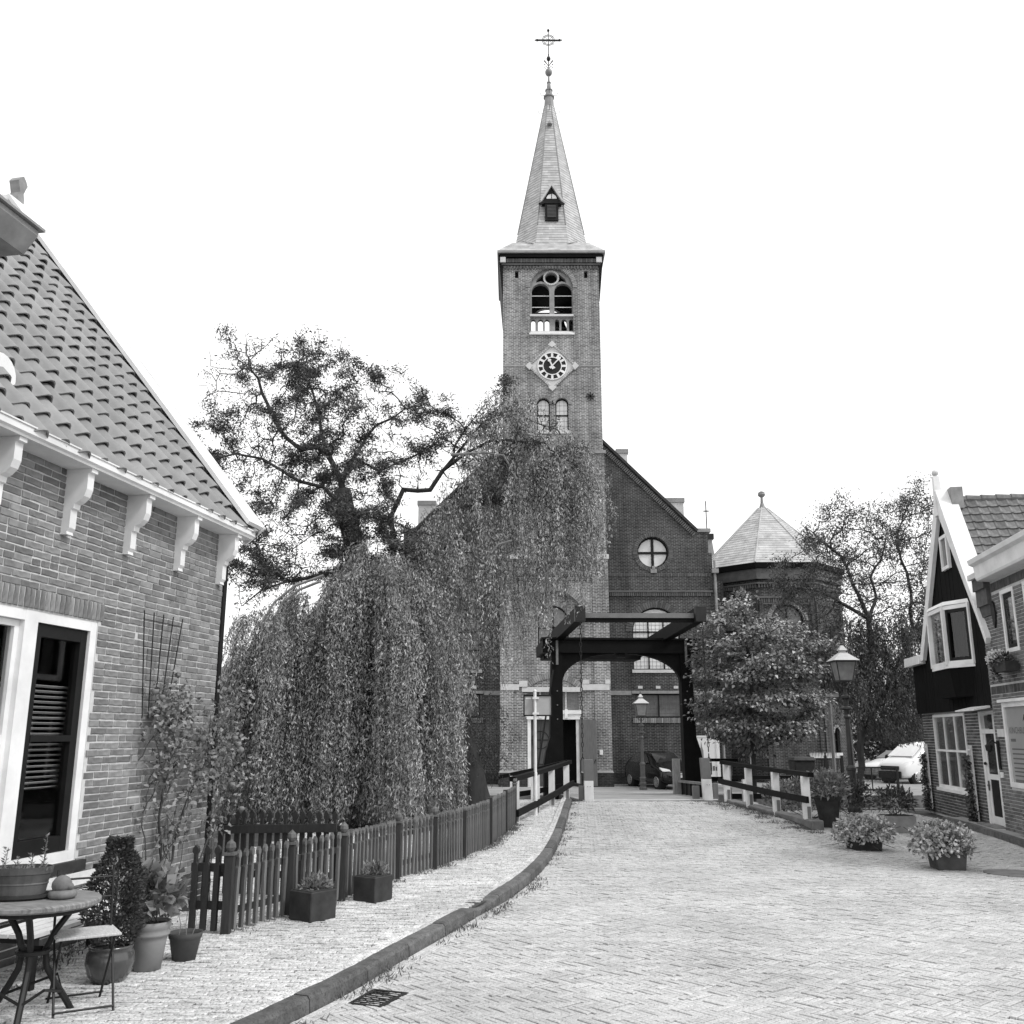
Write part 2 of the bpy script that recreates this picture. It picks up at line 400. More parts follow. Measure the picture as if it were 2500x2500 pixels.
def leaves(name, P, D, L, Wd, m, parent, up=None, kind='stuff', r=None):
    """n folded leaf faces from P along D"""
    P = np.asarray(P, float); n = len(P); D = np.asarray(D, float)
    D = D / np.maximum(np.linalg.norm(D, axis=1, keepdims=True), 1e-6)
    N = rng.normal(size=(n, 3)) if up is None else np.asarray(up, float) + rng.normal(size=(n, 3)) * .45
    S = np.cross(D, N); S /= np.maximum(np.linalg.norm(S, axis=1, keepdims=True), 1e-6)
    N = np.cross(S, D)
    L = np.broadcast_to(np.asarray(L, float), (n,))[:, None]; Wd = np.broadcast_to(np.asarray(Wd, float), (n,))[:, None]
    mid = P + D * L * .45 + N * Wd * .25
    V = np.stack([P, mid + S * Wd * .5, P + D * L, mid - S * Wd * .5], 1)
    return quads(name, V, m, parent, rng.random(n) if r is None else r, kind)
def tubes(name, E0, E1, r0, r1, m, parent, n=5, kind=None):
    """n-sided tapered tubes for many edges at once"""
    E0, E1 = np.asarray(E0, float), np.asarray(E1, float); r0 = np.asarray(r0)[:, None]; r1 = np.asarray(r1)[:, None]
    d = E1 - E0; d /= np.maximum(np.linalg.norm(d, axis=1, keepdims=True), 1e-9)
    ref = np.where(np.abs(d[:, 2:3]) < .9, np.array([[0, 0, 1.]]), np.array([[1., 0, 0]]))
    a = np.cross(d, ref); a /= np.linalg.norm(a, axis=1, keepdims=True); b = np.cross(d, a)
    E0 = E0 - d * r0 * .4; E1 = E1 + d * r1 * .4
    F = []
    for k in range(n):
        t0, t1 = 2 * math.pi * k / n, 2 * math.pi * (k + 1) / n
        u0, u1 = a * math.cos(t0) + b * math.sin(t0), a * math.cos(t1) + b * math.sin(t1)
        F.append(np.stack([E0 + u0 * r0, E0 + u1 * r0, E1 + u1 * r1, E1 + u0 * r1], 1))
    return quads(name, np.concatenate(F, 0), m, parent, None, kind, smooth=False)
# ------------------------------------------------------------------ ground, canal, road, pavement
KERB = [(-3.4, 0.8), (-2.3, 3.9), (-1.38, 6.45), (-1.10, 7.24), (-.90, 8.06), (-.60, 9.03), (-.29, 10.2), (-.04, 10.95), (.31, 12.6), (.64, 14.9), (.95, 17.9), (1.36, 22.6), (1.46, 23.7)]
FENCE = [(-2.46, 8.72), (-1.76, 10.40), (-1.36, 11.83), (-1.0, 12.73), (-.67, 13.77), (-.34, 15.3), (.0, 17.7), (.06, 18.3)]
kx, ky = np.array([p[0] for p in KERB]), np.array([p[1] for p in KERB])
fx, fy = np.array([p[0] for p in FENCE]), np.array([p[1] for p in FENCE])
def kerbX(Y): return np.interp(Y, ky, kx)
def fenceX(Y): return np.interp(Y, fy, fx)
def wallX(Y): return -3.19 - .178 * (10.35 - Y)
def npss(a, b, x): t = np.clip((x - a) / (b - a), 0, 1); return t * t * (3 - 2 * t)
def zroad(X, Y):
    X, Y = np.asarray(X, float), np.asarray(Y, float)
    return .2 * npss(13, 24, Y) * (1 - npss(4.6, 6.0, X) * (1 - npss(18.6, 19.2, Y) * (X < 5.75)))
def zwalk(X, Y): return .09 + .16 * npss(13, 24, Y)
def zfar(Y): return .06 - .41 * npss(28.4, 37, np.asarray(Y, float))
QN, QF = 23.75, 28.35                              # near and far quay of the canal

g = MB()
XS = [-1500, -60, -20, 0, 20, 60, 1500]
def rowsheet(mb, xs, ys, zf):
    o = len(mb.v)
    mb.add([(x, y, zf(x, y)) for y in ys for x in xs], [(j * len(xs) + i, j * len(xs) + i + 1, (j + 1) * len(xs) + i + 1, (j + 1) * len(xs) + i) for j in range(len(ys) - 1) for i in range(len(xs) - 1)], .5)
rowsheet(g, XS, [-700, -40, 0, 10, 20, QN], lambda x, y: -.035)
rowsheet(g, XS, [QF, 30, 32, 34, 36, 40, 60, 120, 400, 2400], lambda x, y: float(zfar(y)))
struct(g.build('ground', 'ground', recalc=False))
w = MB(); w.add([(-600, QN - .2, -.75), (600, QN - .2, -.75), (600, QF + .2, -.75), (-600, QF + .2, -.75)], [(0, 1, 2, 3)]); struct(w.build('canal_water', 'water', recalc=False))
q = MB()
q.box(-400, 1.75, QN - .02, QN + .25, -1.2, .03); q.box(5.15, 400, QN + .05, QN + .3, -1.2, .02)
struct(q.build('near_quay_wall', 'concrete'))
q = MB(); q.box(-400, 400, QF - .28, QF, -1.2, .075); struct(q.build('far_quay_wall', 'concrete'))
pz = MB(); rowsheet(pz, [-30, -10, 0, 10, 20, 45], [QF + .02, 30, 32, 34, 36, 37.5, 41, 46], lambda x, y: float(zfar(y)) + .006)
struct(pz.build('church_square', 'plaza', recalc=False))

# road: herringbone of long thin paving bricks on a dark bed
bed = MB(); rowsheet(bed, [-6, -2, 0, 2, 4, 4.6, 5.0, 5.4, 5.7, 6.0, 8, 12], list(np.arange(1, 24, .75)) + [QN], lambda x, y: float(zroad(x, y)) - .016)
road = struct(bed.build('road', 'joint', recalc=False, smooth=True))
cell, n4 = .046, 4
rot = R(135 - 4)
def on_road(X, Y):
    return (Y > 5.0) & (Y < QN - .02) & (X > kerbX(Y) - .02) & (X < 9.2) & (np.abs(X - .0) < .57 * Y + .8) & ~((Y > 18.9) & (X > 5.42 - (Y - 19) * .1) & (X < 5.85 - (Y - 19) * .1))
N = int(26 / cell)
U, V_ = np.meshgrid(np.arange(-N, N), np.arange(-N, N), indexing='ij'); U, V_ = U.ravel(), V_.ravel()
cr, sr = math.cos(rot), math.sin(rot)
OR = (3.5, 13.0)
Cs, As, Bs = [], [], []
for kind, mask in (('h', (U - V_) % 8 == 0), ('v', (V_ - U - 1) % 8 == 0)):
    u, v = U[mask].astype(float), V_[mask].astype(float)
    if kind == 'h': cu, cv, au, av, bu, bv = u + 2, v + .5, 2, 0, 0, .5
    else: cu, cv, au, av, bu, bv = u + .5, v + 2, 0, 2, -.5, 0
    X = OR[0] + cell * (cu * cr - cv * sr); Y = OR[1] + cell * (cu * sr + cv * cr)
    ok = on_road(X, Y); X, Y = X[ok], Y[ok]
    Z = zroad(X, Y) + rng.normal(0, .0026, len(X))
    Z += .012 * (np.sin(X * 1.3 + Y * .7) * np.sin(Y * .9 - X * .4)) * .6
    tilt = rng.normal(0, .012, (len(X), 2))
    kA = np.array([au * cr - av * sr, au * sr + av * cr]) * cell * (1 - .022); kB = np.array([bu * cr - bv * sr, bu * sr + bv * cr]) * cell * (1 - .125)
    jit = 1 - np.abs(rng.normal(0, .02, len(X))) - .06 * (rng.random(len(X)) < .06)
    Cs.append(np.stack([X, Y, Z], 1))
    As.append(np.stack([kA[0] * jit, kA[1] * jit, tilt[:, 0] * .05], 1)); Bs.append(np.stack([kB[0] * jit, kB[1] * jit, tilt[:, 1] * .02], 1))
Cs, As, Bs = np.concatenate(Cs), np.concatenate(As), np.concatenate(Bs)
def nearest_split(Cx, extra=None):
    d = Cx[:, 1] + .25 * np.abs(Cx[:, 0] - .8); vis = (Cx[:, 1] > 6.2) & (np.abs(Cx[:, 0]) < .54 * Cx[:, 1])
    d = np.where(vis, d, 1e6); k = np.zeros(len(Cx), bool); k[np.argsort(d)[:300]] = True
    return k
def unit_brick(name, L, Wd, Hh, m):
    mb = MB(); e = .0035
    b = [(-L/2, -Wd/2), (L/2, -Wd/2), (L/2, Wd/2), (-L/2, Wd/2)]; t = [(-L/2+e, -Wd/2+e), (L/2-e, -Wd/2+e), (L/2-e, Wd/2-e), (-L/2+e, Wd/2-e)]
    mb.add([(x, y, -Hh) for x, y in b] + [(x, y, -.003) for x, y in b] + [(x, y, 0) for x, y in t],
           [(8, 9, 10, 11)] + [(4+i, 4+(i+1) % 4, 8+(i+1) % 4, 8+i) for i in range(4)] + [(i, (i+1) % 4, 4+(i+1) % 4, 4+i) for i in range(4)])
    me = bpy.data.meshes.new(name); me.from_pydata(mb.v, [], mb.f); finish(me); me.materials.append(MATS[m]); return me
pm = unit_brick('paving_brick', cell * 4 * .978, cell * .875, .03, 'paver')
near = nearest_split(Cs)
for c, a, b in zip(Cs[near], As[near], Bs[near]):
    inst('paving_brick', pm, road, c, (math.atan2(b[2], .025), 0, math.atan2(a[1], a[0])))
boxes('paving_bricks_beyond', Cs[~near], As[~near], Bs[~near], .026, 'paver_far', road)

# pavement on the left, rows of bricks, and its kerb of grey stones
wk = MB(); ys = list(np.arange(1, 24, .6)) + [QN]
o = [(x, y) for y in ys for x in (-9.0, float(kerbX(y)) - .06)]
wk.add([(x, y, float(zwalk(x, y)) - .014) for x, y in o], [(2*i, 2*i+1, 2*i+3, 2*i+2) for i in range(len(ys) - 1)], .5)
walk = struct(wk.build('pavement', 'joint', recalc=False))
Cw, Aw, Bw = [], [], []
y = 4.8; row = 0
while y < QN - .1:
    x0 = max(-.57 * y - .5, float(wallX(y)) + .01 if y < 10.35 else float(fenceX(y)) - 3.5)
    x1 = float(kerbX(y)) - .24
    x = x0 + (row % 2) * .1 + random.uniform(-.02, .02)
    while x < x1:
        L = .2
        if y < 17.5 or x > float(fenceX(y)) - .2:
            wob = .012 * math.sin(x * 2.1 + y * .5)
            Cw.append((x + L / 2, y + wob + random.gauss(0, .0015), float(zwalk(x, y)) + random.gauss(0, .0035))); Aw.append((L / 2 - .004, random.gauss(0, .0012), random.gauss(0, .0012))); Bw.append((random.gauss(0, .0005), .0252, random.gauss(0, .0007)))
        x += L + .001
    y += .0555; row += 1
Cw, Aw, Bw = map(np.array, (Cw, Aw, Bw))
near = nearest_split(Cw - np.array([2.4, 0, 0]) * 0)
wm = unit_brick('paving_brick', .192, .0504, .03, 'walk_paver')
for c, a in zip(Cw[near], Aw[near]): inst('paving_brick', wm, walk, c, (random.gauss(0, .012), random.gauss(0, .008), math.atan2(a[1], a[0])))
boxes('paving_bricks_beyond', Cw[~near], Aw[~near], Bw[~near], .026, 'walk_paver_far', walk)
def resample(P, step):
    P = [Vector((a, b, 0)) for a, b in P]; out = [P[0]]; acc = 0
    for a, b in zip(P, P[1:]):
        d = (b - a).length; t = step - acc
        while t <= d: out.append(a.lerp(b, t / d)); t += step
        acc = d - (t - step)
    return out
def smooth_line(P, it=2):
    for _ in range(it):
        Q = [P[0]]
        for a, b in zip(P, P[1:]): Q += [(a[0]*.75+b[0]*.25, a[1]*.75+b[1]*.25), (a[0]*.25+b[0]*.75, a[1]*.25+b[1]*.75)]
        P = Q + [P[-1]]
    return P
KS = resample(smooth_line(KERB), .12)
def offs(P, i, d):
    a, b = P[max(0, i - 1)], P[min(len(P) - 1, i + 1)]; t = (b - a).normalized(); return P[i] + Vector((-t.y, t.x, 0)) * d
kb = MB()
kb.add([tuple(offs(KS, i, dd))[:2] + (float(zroad(KS[i].x, KS[i].y)) - .01,) for i in range(len(KS)) for dd in (-.02, .30)], [(2*i, 2*i+1, 2*i+3, 2*i+2) for i in range(len(KS) - 1)], .5)
kerb = struct(kb.build('kerb', 'joint', recalc=False))
def kerb_h(p): return .105 - .05 * math.exp(-((p.y - 10.25) / .33) ** 2)
for i in range(3, len(KS) - 7, 7):
    vs, fs = [], []
    hj = random.gauss(0, .005)
    for k in range(8):
        p = KS[i + k]; zb = float(zroad(p.x, p.y)); h = kerb_h(p) + hj + random.gauss(0, .0018)
        sh = (offs(KS, i + k, d) for d in (0, .012, .03, .135, .14))
        if k == 0: q_ = (KS[i + 1] - KS[i]).normalized() * .006
        elif k == 7: q_ = -(KS[i + 7] - KS[i + 6]).normalized() * .006
        else: q_ = Vector((0, 0, 0))
        for d, z in zip((0, .012, .03, .135, .14), (-.06, h - .022, h, h, -.06)):
            w_ = offs(KS, i + k, d) + q_; vs.append((w_.x, w_.y, zb + z))
    for k in range(7):
        for a in range(4): fs.append((k*5+a, k*5+a+1, k*5+5+a+1, k*5+5+a))
    fs += [(0, 1, 2, 3, 4), (39, 38, 37, 36, 35)]
    m_ = MB(); m_.add(vs, fs); m_.build('kerb_stone', 'kerb', kerb)
# two rows of stretchers along the kerb on the pavement side and on the road side
for dd, matn, par, zf in ((.168, 'walk_paver_far', walk, 'w'), (.22, 'walk_paver_far', walk, 'w'), (-.032, 'paver_far', road, 'r'), (-.086, 'paver_far', road, 'r')):
    L = resample([tuple(offs(KS, i, dd))[:2] for i in range(len(KS))], .203)
    C_, A_, B_ = [], [], []
    for a, b in zip(L, L[1:]):
        m_ = (a + b) / 2; t = (b - a).normalized()
        if m_.y < 4.8: continue
        z = float(zroad(m_.x, m_.y)) + (.008 if zf == 'r' else kerb_h(m_) - .004)
        C_.append((m_.x, m_.y, z)); A_.append((t.x * .098, t.y * .098, 0)); B_.append((-t.y * .0245, t.x * .0245, random.gauss(0, .0006)))
    boxes('edge_bricks', C_, A_, B_, .05, matn, par)
# pavement in front of the houses on the right
rk = [(8.95, 20.6), (8.72, 18.9), (8.05, 15.2), (7.6, 12.0)]
rp = MB(); rp.hexa([(8.98, 20.6, -.05), (8.78, 18.9, -.05), (8.1, 15.2, -.05), (7.65, 12, -.05), (9.5, 12, -.05), (9.7, 20.6, -.05)][::-1], [(8.98, 20.6, .09), (8.78, 18.9, .09), (8.1, 15.2, .09), (7.65, 12, .09), (9.5, 12, .09), (9.7, 20.6, .09)][::-1])
rwalk = struct(rp.build('pavement_right', 'plaza'))
for a, b in zip(resample(rk, .8), resample(rk, .8)[1:]):
    d = (b - a).normalized(); nn = Vector((-d.y, d.x, 0)); nn = nn if nn.x > 0 else -nn
    m_ = MB(); a2, b2 = a + d * .004, b - d * .004
    m_.hexa([tuple(p)[:2] + (-.05,) for p in (a2, b2, b2 + nn * .12, a2 + nn * .12)], [tuple(p)[:2] + (.098,) for p in (a2 + nn * .015, b2 + nn * .015, b2 + nn * .12, a2 + nn * .12)])
    m_.build('kerb_stone', 'kerb', rwalk)
# drain grate and manhole cover
dr = thing('drain_grate', 'iron drain grate in the road beside the kerb', 'drain', (-.92, 7.05, .0), R(68)); dr.scale = (.72, .8, .7)
m_ = MB(); m_.box(-.26, .26, -.15, .15, -.03, -.012); m_.build('pit', 'dark_void', dr)
m_ = MB(); m_.box(-.27, .27, -.17, -.13, -.02, .006); m_.box(-.27, .27, .13, .17, -.02, .006); m_.box(-.27, -.23, -.13, .13, -.02, .006); m_.box(.23, .27, -.13, .13, -.02, .006); m_.build('grate_frame', 'iron', dr)
for i in range(7):
    m_ = MB(); x = -.18 + i * .06; m_.box(x - .012, x + .012, -.13, .13, -.02, .004); m_.build('grate_bar', 'iron', dr)
mh = MB(); mh.lathe([(.33, -.02), (.33, .008), (.30, .012), (.27, .008), (.2, .012), (.001, .012)], (6.5, 13.05, .002), 28, cap=False)
tag(mh.build('manhole_cover', 'concrete'), 'round manhole cover in the road near the bushy planter', 'manhole')

def tufts(name, pts, parent, n, h=.07, m='grass', spread=.06):
    P, D = [], []
    for p in pts:
        for _ in range(n): P.append((p[0] + random.gauss(0, spread), p[1] + random.gauss(0, spread), p[2])); D.append((random.gauss(0, .6), random.gauss(0, .6), 1))
    return leaves(name, P, D, rng.uniform(.4, 1.2, len(P)) * h, rng.uniform(.1, .3, len(P)) * h, m, parent)
gp = []
for i in range(10, len(KS)):                       # weeds and litter at the foot of the kerb
    if random.random() < (.55 if 9.6 < KS[i].y < 12.5 or 6.8 < KS[i].y < 8.4 else .2):
        p = offs(KS, i, -random.uniform(.01, .12)); gp.append((p.x, p.y, float(zroad(p.x, p.y)) + .004))
for k in range(60):                                # at the foot of the fence
    t = random.uniform(8.8, 18.2); gp.append((float(fenceX(t)) + random.gauss(.03, .04), t, float(zwalk(0, t))))
for k in range(28):
    t = random.uniform(14.8, 17.6); gp.append((float(fenceX(t)) + random.gauss(.06, .03), t, float(zwalk(0, t))))
for k in range(26):
    t = random.uniform(5.8, 10); gp.append((float(wallX(t)) + abs(random.gauss(.1, .12)), t, .09))
for k in range(90):                                # mossy strip along the ramp wall on the right
    t = random.uniform(17.8, 23.4); x = 5.5 - (t - 19) * .1 - abs(random.gauss(.05, .3)); gp.append((x, t, float(zroad(x, t))))
o = tufts('weeds', gp, None, 26, .05, 'grass'); o['label'] = 'small weeds and litter along the kerb, fence and ramp wall'; o['category'] = 'weeds'
# ------------------------------------------------------------------ the church
CX, CY, CZ = 1.85, 41.0, -.4
church = thing('church', 'brick church with clock tower, slate spire and octagonal chapel behind the drawbridge', 'church', (CX, 43.3, -.35), world=True)
def fw(y): return lambda a, b, t: (a, y + t, b)
def vouss(mb, cx, cz, r0, r1, y, d, a0, a1, n, f=None):
    f = f or fw(y)
    for i in range(n):
        t0, t1 = R(a0 + (a1 - a0) * (i + .1) / n), R(a0 + (a1 - a0) * (i + .9) / n)
        q4 = [(cx + r * math.cos(t), cz + r * math.sin(t)) for r, t in ((r0, t0), (r1, t0), (r1, t1), (r0, t1))]
        mb.hexa([f(a, b, 0) for a, b in q4], [f(a, b, d) for a, b in q4])
def gridbars(mb, x0, x1, z0, z1, nx, nz, w, y, d=.03, f=None):
    f = f or fw(y)
    def bx(a0, a1, b0, b1): mb.hexa([f(a, b, 0) for a, b in ((a0, b0), (a1, b0), (a1, b1), (a0, b1))], [f(a, b, d) for a, b in ((a0, b0), (a1, b0), (a1, b1), (a0, b1))])
    for i in range(1, nx): x = x0 + (x1 - x0) * i / nx; bx(x - w / 2, x + w / 2, z0, z1)
    for i in range(1, nz): z = z0 + (z1 - z0) * i / nz; bx(x0, x1, z - w / 2, z + w / 2)
def cwindow(cx, w, z0, z1, y, glass, arch=True, bars=(2, 2), lead=(6, 10), n_arch=22, rim=.2, matn='arch_brick', sill=True, f=None, label=None, frame=.05, ringy=-.03):
    """a church window in the opening cx, w, z0..z1 of a wall face at y"""
    F0 = f or fw(y)
    poly = arch_poly(cx, w, z0, z1) if arch else rectp(cx - w/2, cx + w/2, z0, z1)
    m_ = MB(); F = lambda a, b, t: F0(a, b, t + .13)
    inner = arch_poly(cx, w - 2*frame, z0 + frame, z1 - frame) if arch else rectp(cx - w/2 + frame, cx + w/2 - frame, z0 + frame, z1 - frame)
    m_.sheet(poly, [inner], F, .06)
    if bars[0] * bars[1] > 1: gridbars(m_, cx - w/2 + frame, cx + w/2 - frame, z0 + frame, z1 - (w * .12 if arch else frame), bars[0], bars[1], .055, 0, .05, F)
    wd = m_.build('window', 'black_paint', church, label=label)
    g_ = MB(); g_.prism(inner, lambda a, b, t: F0(a, b, t), .19, .21); g_.build('pane', glass, wd)
    if lead:
        l_ = MB(); gridbars(l_, cx - w/2, cx + w/2, z0, z1 - (w * .1 if arch else 0), lead[0], lead[1], .009, 0, .012, lambda a, b, t: F0(a, b, t + .176)); l_.build('lead_lines', 'lead', wd, kind='stuff')
    if arch and n_arch:
        a_ = MB(); vouss(a_, cx, z1 - w/2, w/2 + .01, w/2 + rim, y, .12, 0, 180, n_arch, lambda a, b, t: F0(a, b, t + ringy)); a_.build('brick_arch', matn, wd, kind='stuff')
    if sill:
        s_ = MB(); q4 = ((cx - w/2 - .06, z0 - .14), (cx + w/2 + .06, z0 - .14), (cx + w/2 + .06, z0), (cx - w/2 - .06, z0))
        s_.hexa([F0(a, b, -.06) for a, b in q4], [F0(a, b, .2) for a, b in q4]); s_.build('sill', 'stone', wd)
    return poly
TX0, TX1, TY0, TY1 = -.42, 4.12, 41.0, 45.54
BC = 1.86
holes = [arch_poly(BC, 2.0, 19.99, 23.34, 20)]
m_ = MB()
for x in (.22, 3.5): holes.append(rectp(x - .08, x + .08, 22.85, 23.2)); m_.box(x - .09, x + .09, TY0 + .18, TY0 + .2, 22.8, 23.25)
m_.build('putlog_hole', 'dark_void', church, each=True)
holes.append(cwindow(1.44, .6, 15.24, 16.82, TY0, 'glass_sky', bars=(1, 2), lead=(3, 6), n_arch=16, rim=.17, label='light round-headed twin window below the clock'))
holes.append(cwindow(2.29, .6, 15.24, 16.82, TY0, 'glass_sky', bars=(1, 2), lead=(3, 6), n_arch=16, rim=.17))
holes.append(cwindow(1.42, .6, 9.64, 11.1, TY0, 'glass_sky', bars=(1, 2), lead=(3, 6), n_arch=16, rim=.17))
holes.append(cwindow(2.3, .64, 9.64, 11.1, TY0, 'glass_sky', bars=(1, 2), lead=(3, 6), n_arch=16, rim=.17))
niche = arch_poly(1.8, 2.7, 4.72, 7.9, 22); holes.append(niche)
DX0, DX1 = .66, 2.84
holes.append(rectp(DX0, DX1, -.4, 3.56))
t = MB(); t.sheet(rectp(TX0, TX1, -.4, 23.5), holes, fw(TY0), .24)
# side walls, rear wall with its own bell opening, so that the sky shows through the belfry
t.add([(TX0, TY0, -.4), (TX0, TY1, -.4), (TX0, TY1, 24), (TX0, TY0, 24)], [(0, 1, 2, 3)]); t.add([(TX1, TY0, -.4), (TX1, TY1, -.4), (TX1, TY1, 24), (TX1, TY0, 24)], [(3, 2, 1, 0)])
t.sheet(rectp(TX0, TX1, -.4, 24), [arch_poly(BC, 2.0, 19.99, 23.34, 20)], lambda a, b, u: (a, TY1 - u, b), .24)
t.build('tower_wall', 'tower_brick', church, recalc=False)
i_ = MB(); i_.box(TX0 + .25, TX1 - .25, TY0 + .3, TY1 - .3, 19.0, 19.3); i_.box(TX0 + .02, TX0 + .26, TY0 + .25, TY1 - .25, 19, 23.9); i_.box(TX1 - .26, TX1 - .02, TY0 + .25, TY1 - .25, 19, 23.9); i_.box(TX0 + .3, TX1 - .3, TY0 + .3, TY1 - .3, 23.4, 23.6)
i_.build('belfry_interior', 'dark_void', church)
bl = MB(); bl.lathe([(.02, .75), (.16, .72), (.22, .55), (.27, .3), (.36, .08), (.42, 0), (.38, 0), (.3, .1)], (2.35, 43.3, 21.2), 18); bl.box(.2, 3.6, 43.2, 43.4, 21.95, 22.1)
bl.build('bell', 'iron', church)
# lower half slightly wider, with stone weatherings
t2 = MB()
hs2 = [h for h in holes[4:]]
for x0, x1, z0, z1 in ((TX0 - .06, TX0, -.4, 14.15), (TX1, TX1 + .06, -.4, 14.15)): t2.box(x0, x1, TY0 - .002, TY1, z0, z1)
for x0, x1 in ((TX0 - .09, .08), (3.52, TX1 + .09)):           # corner pilasters below the stone string
    t2.box(x0, x1, TY0 - .09, TY0 - .003, -.4, 9.3)
t2.build('tower_pilaster', 'tower_brick', church, each=True)
s_ = MB(); s_.box(TX0 - .12, TX1 + .12, TY0 - .1, TY0 - .003, 14.15, 14.3); s_.build('string_course', 'stone_grey', church)
s_ = MB(); s_.box(TX0 - .14, .66, TY0 - .14, TY0 - .003, 9.3, 9.5); s_.box(2.98, TX1 + .14, TY0 - .14, TY0 - .003, 9.3, 9.5); s_.build('string_course', 'stone', church, each=True)
s_ = MB(); s_.box(TX0 + .02, .56, TY0 - .025, TY0 - .003, 18.36, 18.46); s_.box(3.16, TX1 - .02, TY0 - .025, TY0 - .003, 18.36, 18.46); s_.build('string_course', 'arch_brick', church, each=True)
c_ = MB()                                          # corbel tables under the strings
for i in range(26):
    x = TX0 + .62 + i * .128
    if x < 3.5: c_.box(x, x + .07, TY0 - .05, TY0 - .003, 8.95 + (.08 if i % 2 else 0), 9.2)
for z in (8.35, 8.55): c_.box(.1, 3.5, TY0 - .05, TY0 - .003, z, z + .09)
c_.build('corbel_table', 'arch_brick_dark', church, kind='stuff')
a_ = MB(); vouss(a_, 1.8, 6.55, 1.36, 1.66, TY0 - .05, .1, 0, 180, 46); a_.build('brick_arch', 'arch_brick', church, kind='stuff')
n_ = MB(); pw = arch_poly(1.8, 1.34, 5.5, 7.27, 18)
n_.sheet(niche, [pw], fw(TY0 + .24), .2); n_.build('niche_wall', 'tower_brick', church, recalc=False)
cwindow(1.8, 1.34, 5.5, 7.27, TY0 + .24, 'glass_grey', bars=(2, 2), lead=(8, 9), n_arch=26, rim=.17, sill=True)
# portal: segmental brick arch, transom lights, white frame, one leaf shut, one open
a_ = MB(); vouss(a_, 1.75, 2.55, 1.56, 1.82, TY0 - .06, .1, 42, 138, 30); a_.build('brick_arch', 'arch_brick', church, kind='stuff')
s_ = MB(); s_.box(.42, 3.02, TY0 - .07, TY0 + .1, 3.55, 3.75); s_.box(.3, .66, TY0 - .1, TY0 - .003, 3.76, 4.02); s_.box(2.98, 4.16, TY0 - .12, TY0 - .095, 3.62, 3.86); s_.box(-.48, .3, TY0 - .12, TY0 - .095, 3.62, 3.86); s_.box(3.0, 3.3, TY0 - .13, TY0 - .095, 3.88, 4.05); s_.box(3.98, 4.19, TY0 - .13, TY0 - .095, 3.88, 4.05)
s_.build('stone_band', 'stone', church, each=True)
pt = MB()
pt.box(DX0, DX0 + .14, TY0 - .03, TY0 + .2, -.4, 2.4); pt.box(DX1 - .12, DX1, TY0 + .02, TY0 + .2, -.4, 2.4); pt.box(DX0 - .04, DX1 + .04, TY0 - .08, TY0 + .2, 2.4, 2.5); pt.box(DX0 - .08, DX1 + .08, TY0 - .05, TY0 + .2, 2.503, 2.62); pt.box(DX0 - .1, DX1 + .1, TY0 - .1, TY0 + .2, 2.623, 2.78)
for x in (1.2, 1.76, 2.3): pt.box(x - .06, x + .06, TY0 - .13, TY0 - .08, 2.45, 2.82)
pt.build('door_frame', 'white_paint', church, each=True)
pp = MB()
for x in (1.2, 1.76, 2.3):
    for k in range(12): pp.box(x - .035, x + .035, TY0 + .05, TY0 + .14, 2.79 + k * .064, 2.84 + k * .064)
pp.build('transom_mullions', 'stone', church, kind='stuff')
w_ = MB(); w_.box(DX0, DX1, TY0 + .18, TY0 + .21, 2.78, 3.55); tw = w_.build('transom_window', 'glass_grey', church)
l_ = MB(); gridbars(l_, DX0, DX1, 2.79, 3.55, 14, 4, .016, TY0 + .165, .014); l_.build('lead_lines', 'lead', tw, kind='stuff')
d_ = MB(); d_.box(DX0 + .14, 1.78, TY0 + .12, TY0 + .18, -.36, 2.4); dl = d_.build('door', 'door_grey', church, label='closed left leaf of the church door with iron rings')
def ringm(mb, cx, cz, r, y, w=.025, a0=0, a1=360, n=32):
    for i in range(n):
        t0, t1 = R(a0 + (a1 - a0) * i / n), R(a0 + (a1 - a0) * (i + 1) / n)
        q4 = [(cx + rr * math.cos(tt), cz + rr * math.sin(tt)) for rr, tt in ((r - w, t0), (r + w, t0), (r + w, t1), (r - w, t1))]
        mb.hexa([(a, y, b) for a, b in q4], [(a, y + .02, b) for a, b in q4])
r_ = MB(); ringm(r_, 1.2, 1.55, .36, TY0 + .1, .018); r_.box(DX0 + .14, 1.76, TY0 + .1, TY0 + .118, 1.53, 1.57); ringm(r_, 1.2, .2, .36, TY0 + .1, .018, 0, 180); r_.box(1.19, 1.21, TY0 + .098, TY0 + .119, 1.2, 1.9); r_.build('iron_ring', 'iron', dl)
d_ = MB(); d_.hexa([(2.84, 40.93, -.3), (3.52, 40.55, -.3), (3.55, 40.61, -.3), (2.87, 40.99, -.3)], [(2.84, 40.93, 2.38), (3.52, 40.55, 2.38), (3.55, 40.61, 2.38), (2.87, 40.99, 2.38)]); dl = d_.build('door', 'door_face', church, label='open right leaf of the church door folded out')
d_ = MB(); d_.bar((3.46, 40.57, .75), (3.46, 40.50, .75), .03, .03); d_.bar((3.46, 40.5, .75), (3.4, 40.5, .6), .03, .03); d_.build('handle', 'iron', dl)
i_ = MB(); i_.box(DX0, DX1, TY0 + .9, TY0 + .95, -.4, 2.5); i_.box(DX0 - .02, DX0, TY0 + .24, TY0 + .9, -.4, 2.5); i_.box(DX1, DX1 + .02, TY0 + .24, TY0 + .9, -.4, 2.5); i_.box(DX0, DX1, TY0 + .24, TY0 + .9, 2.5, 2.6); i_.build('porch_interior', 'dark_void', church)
p_ = MB(); p_.box(TX0 - .14, DX0 - .02, TY0 - .16, TY0 - .003, -.4, .22); p_.box(DX1 + .05, TX1 + .14, TY0 - .16, TY0 - .003, -.4, .22); p_.build('plinth', 'plinth_brick', church, each=True)
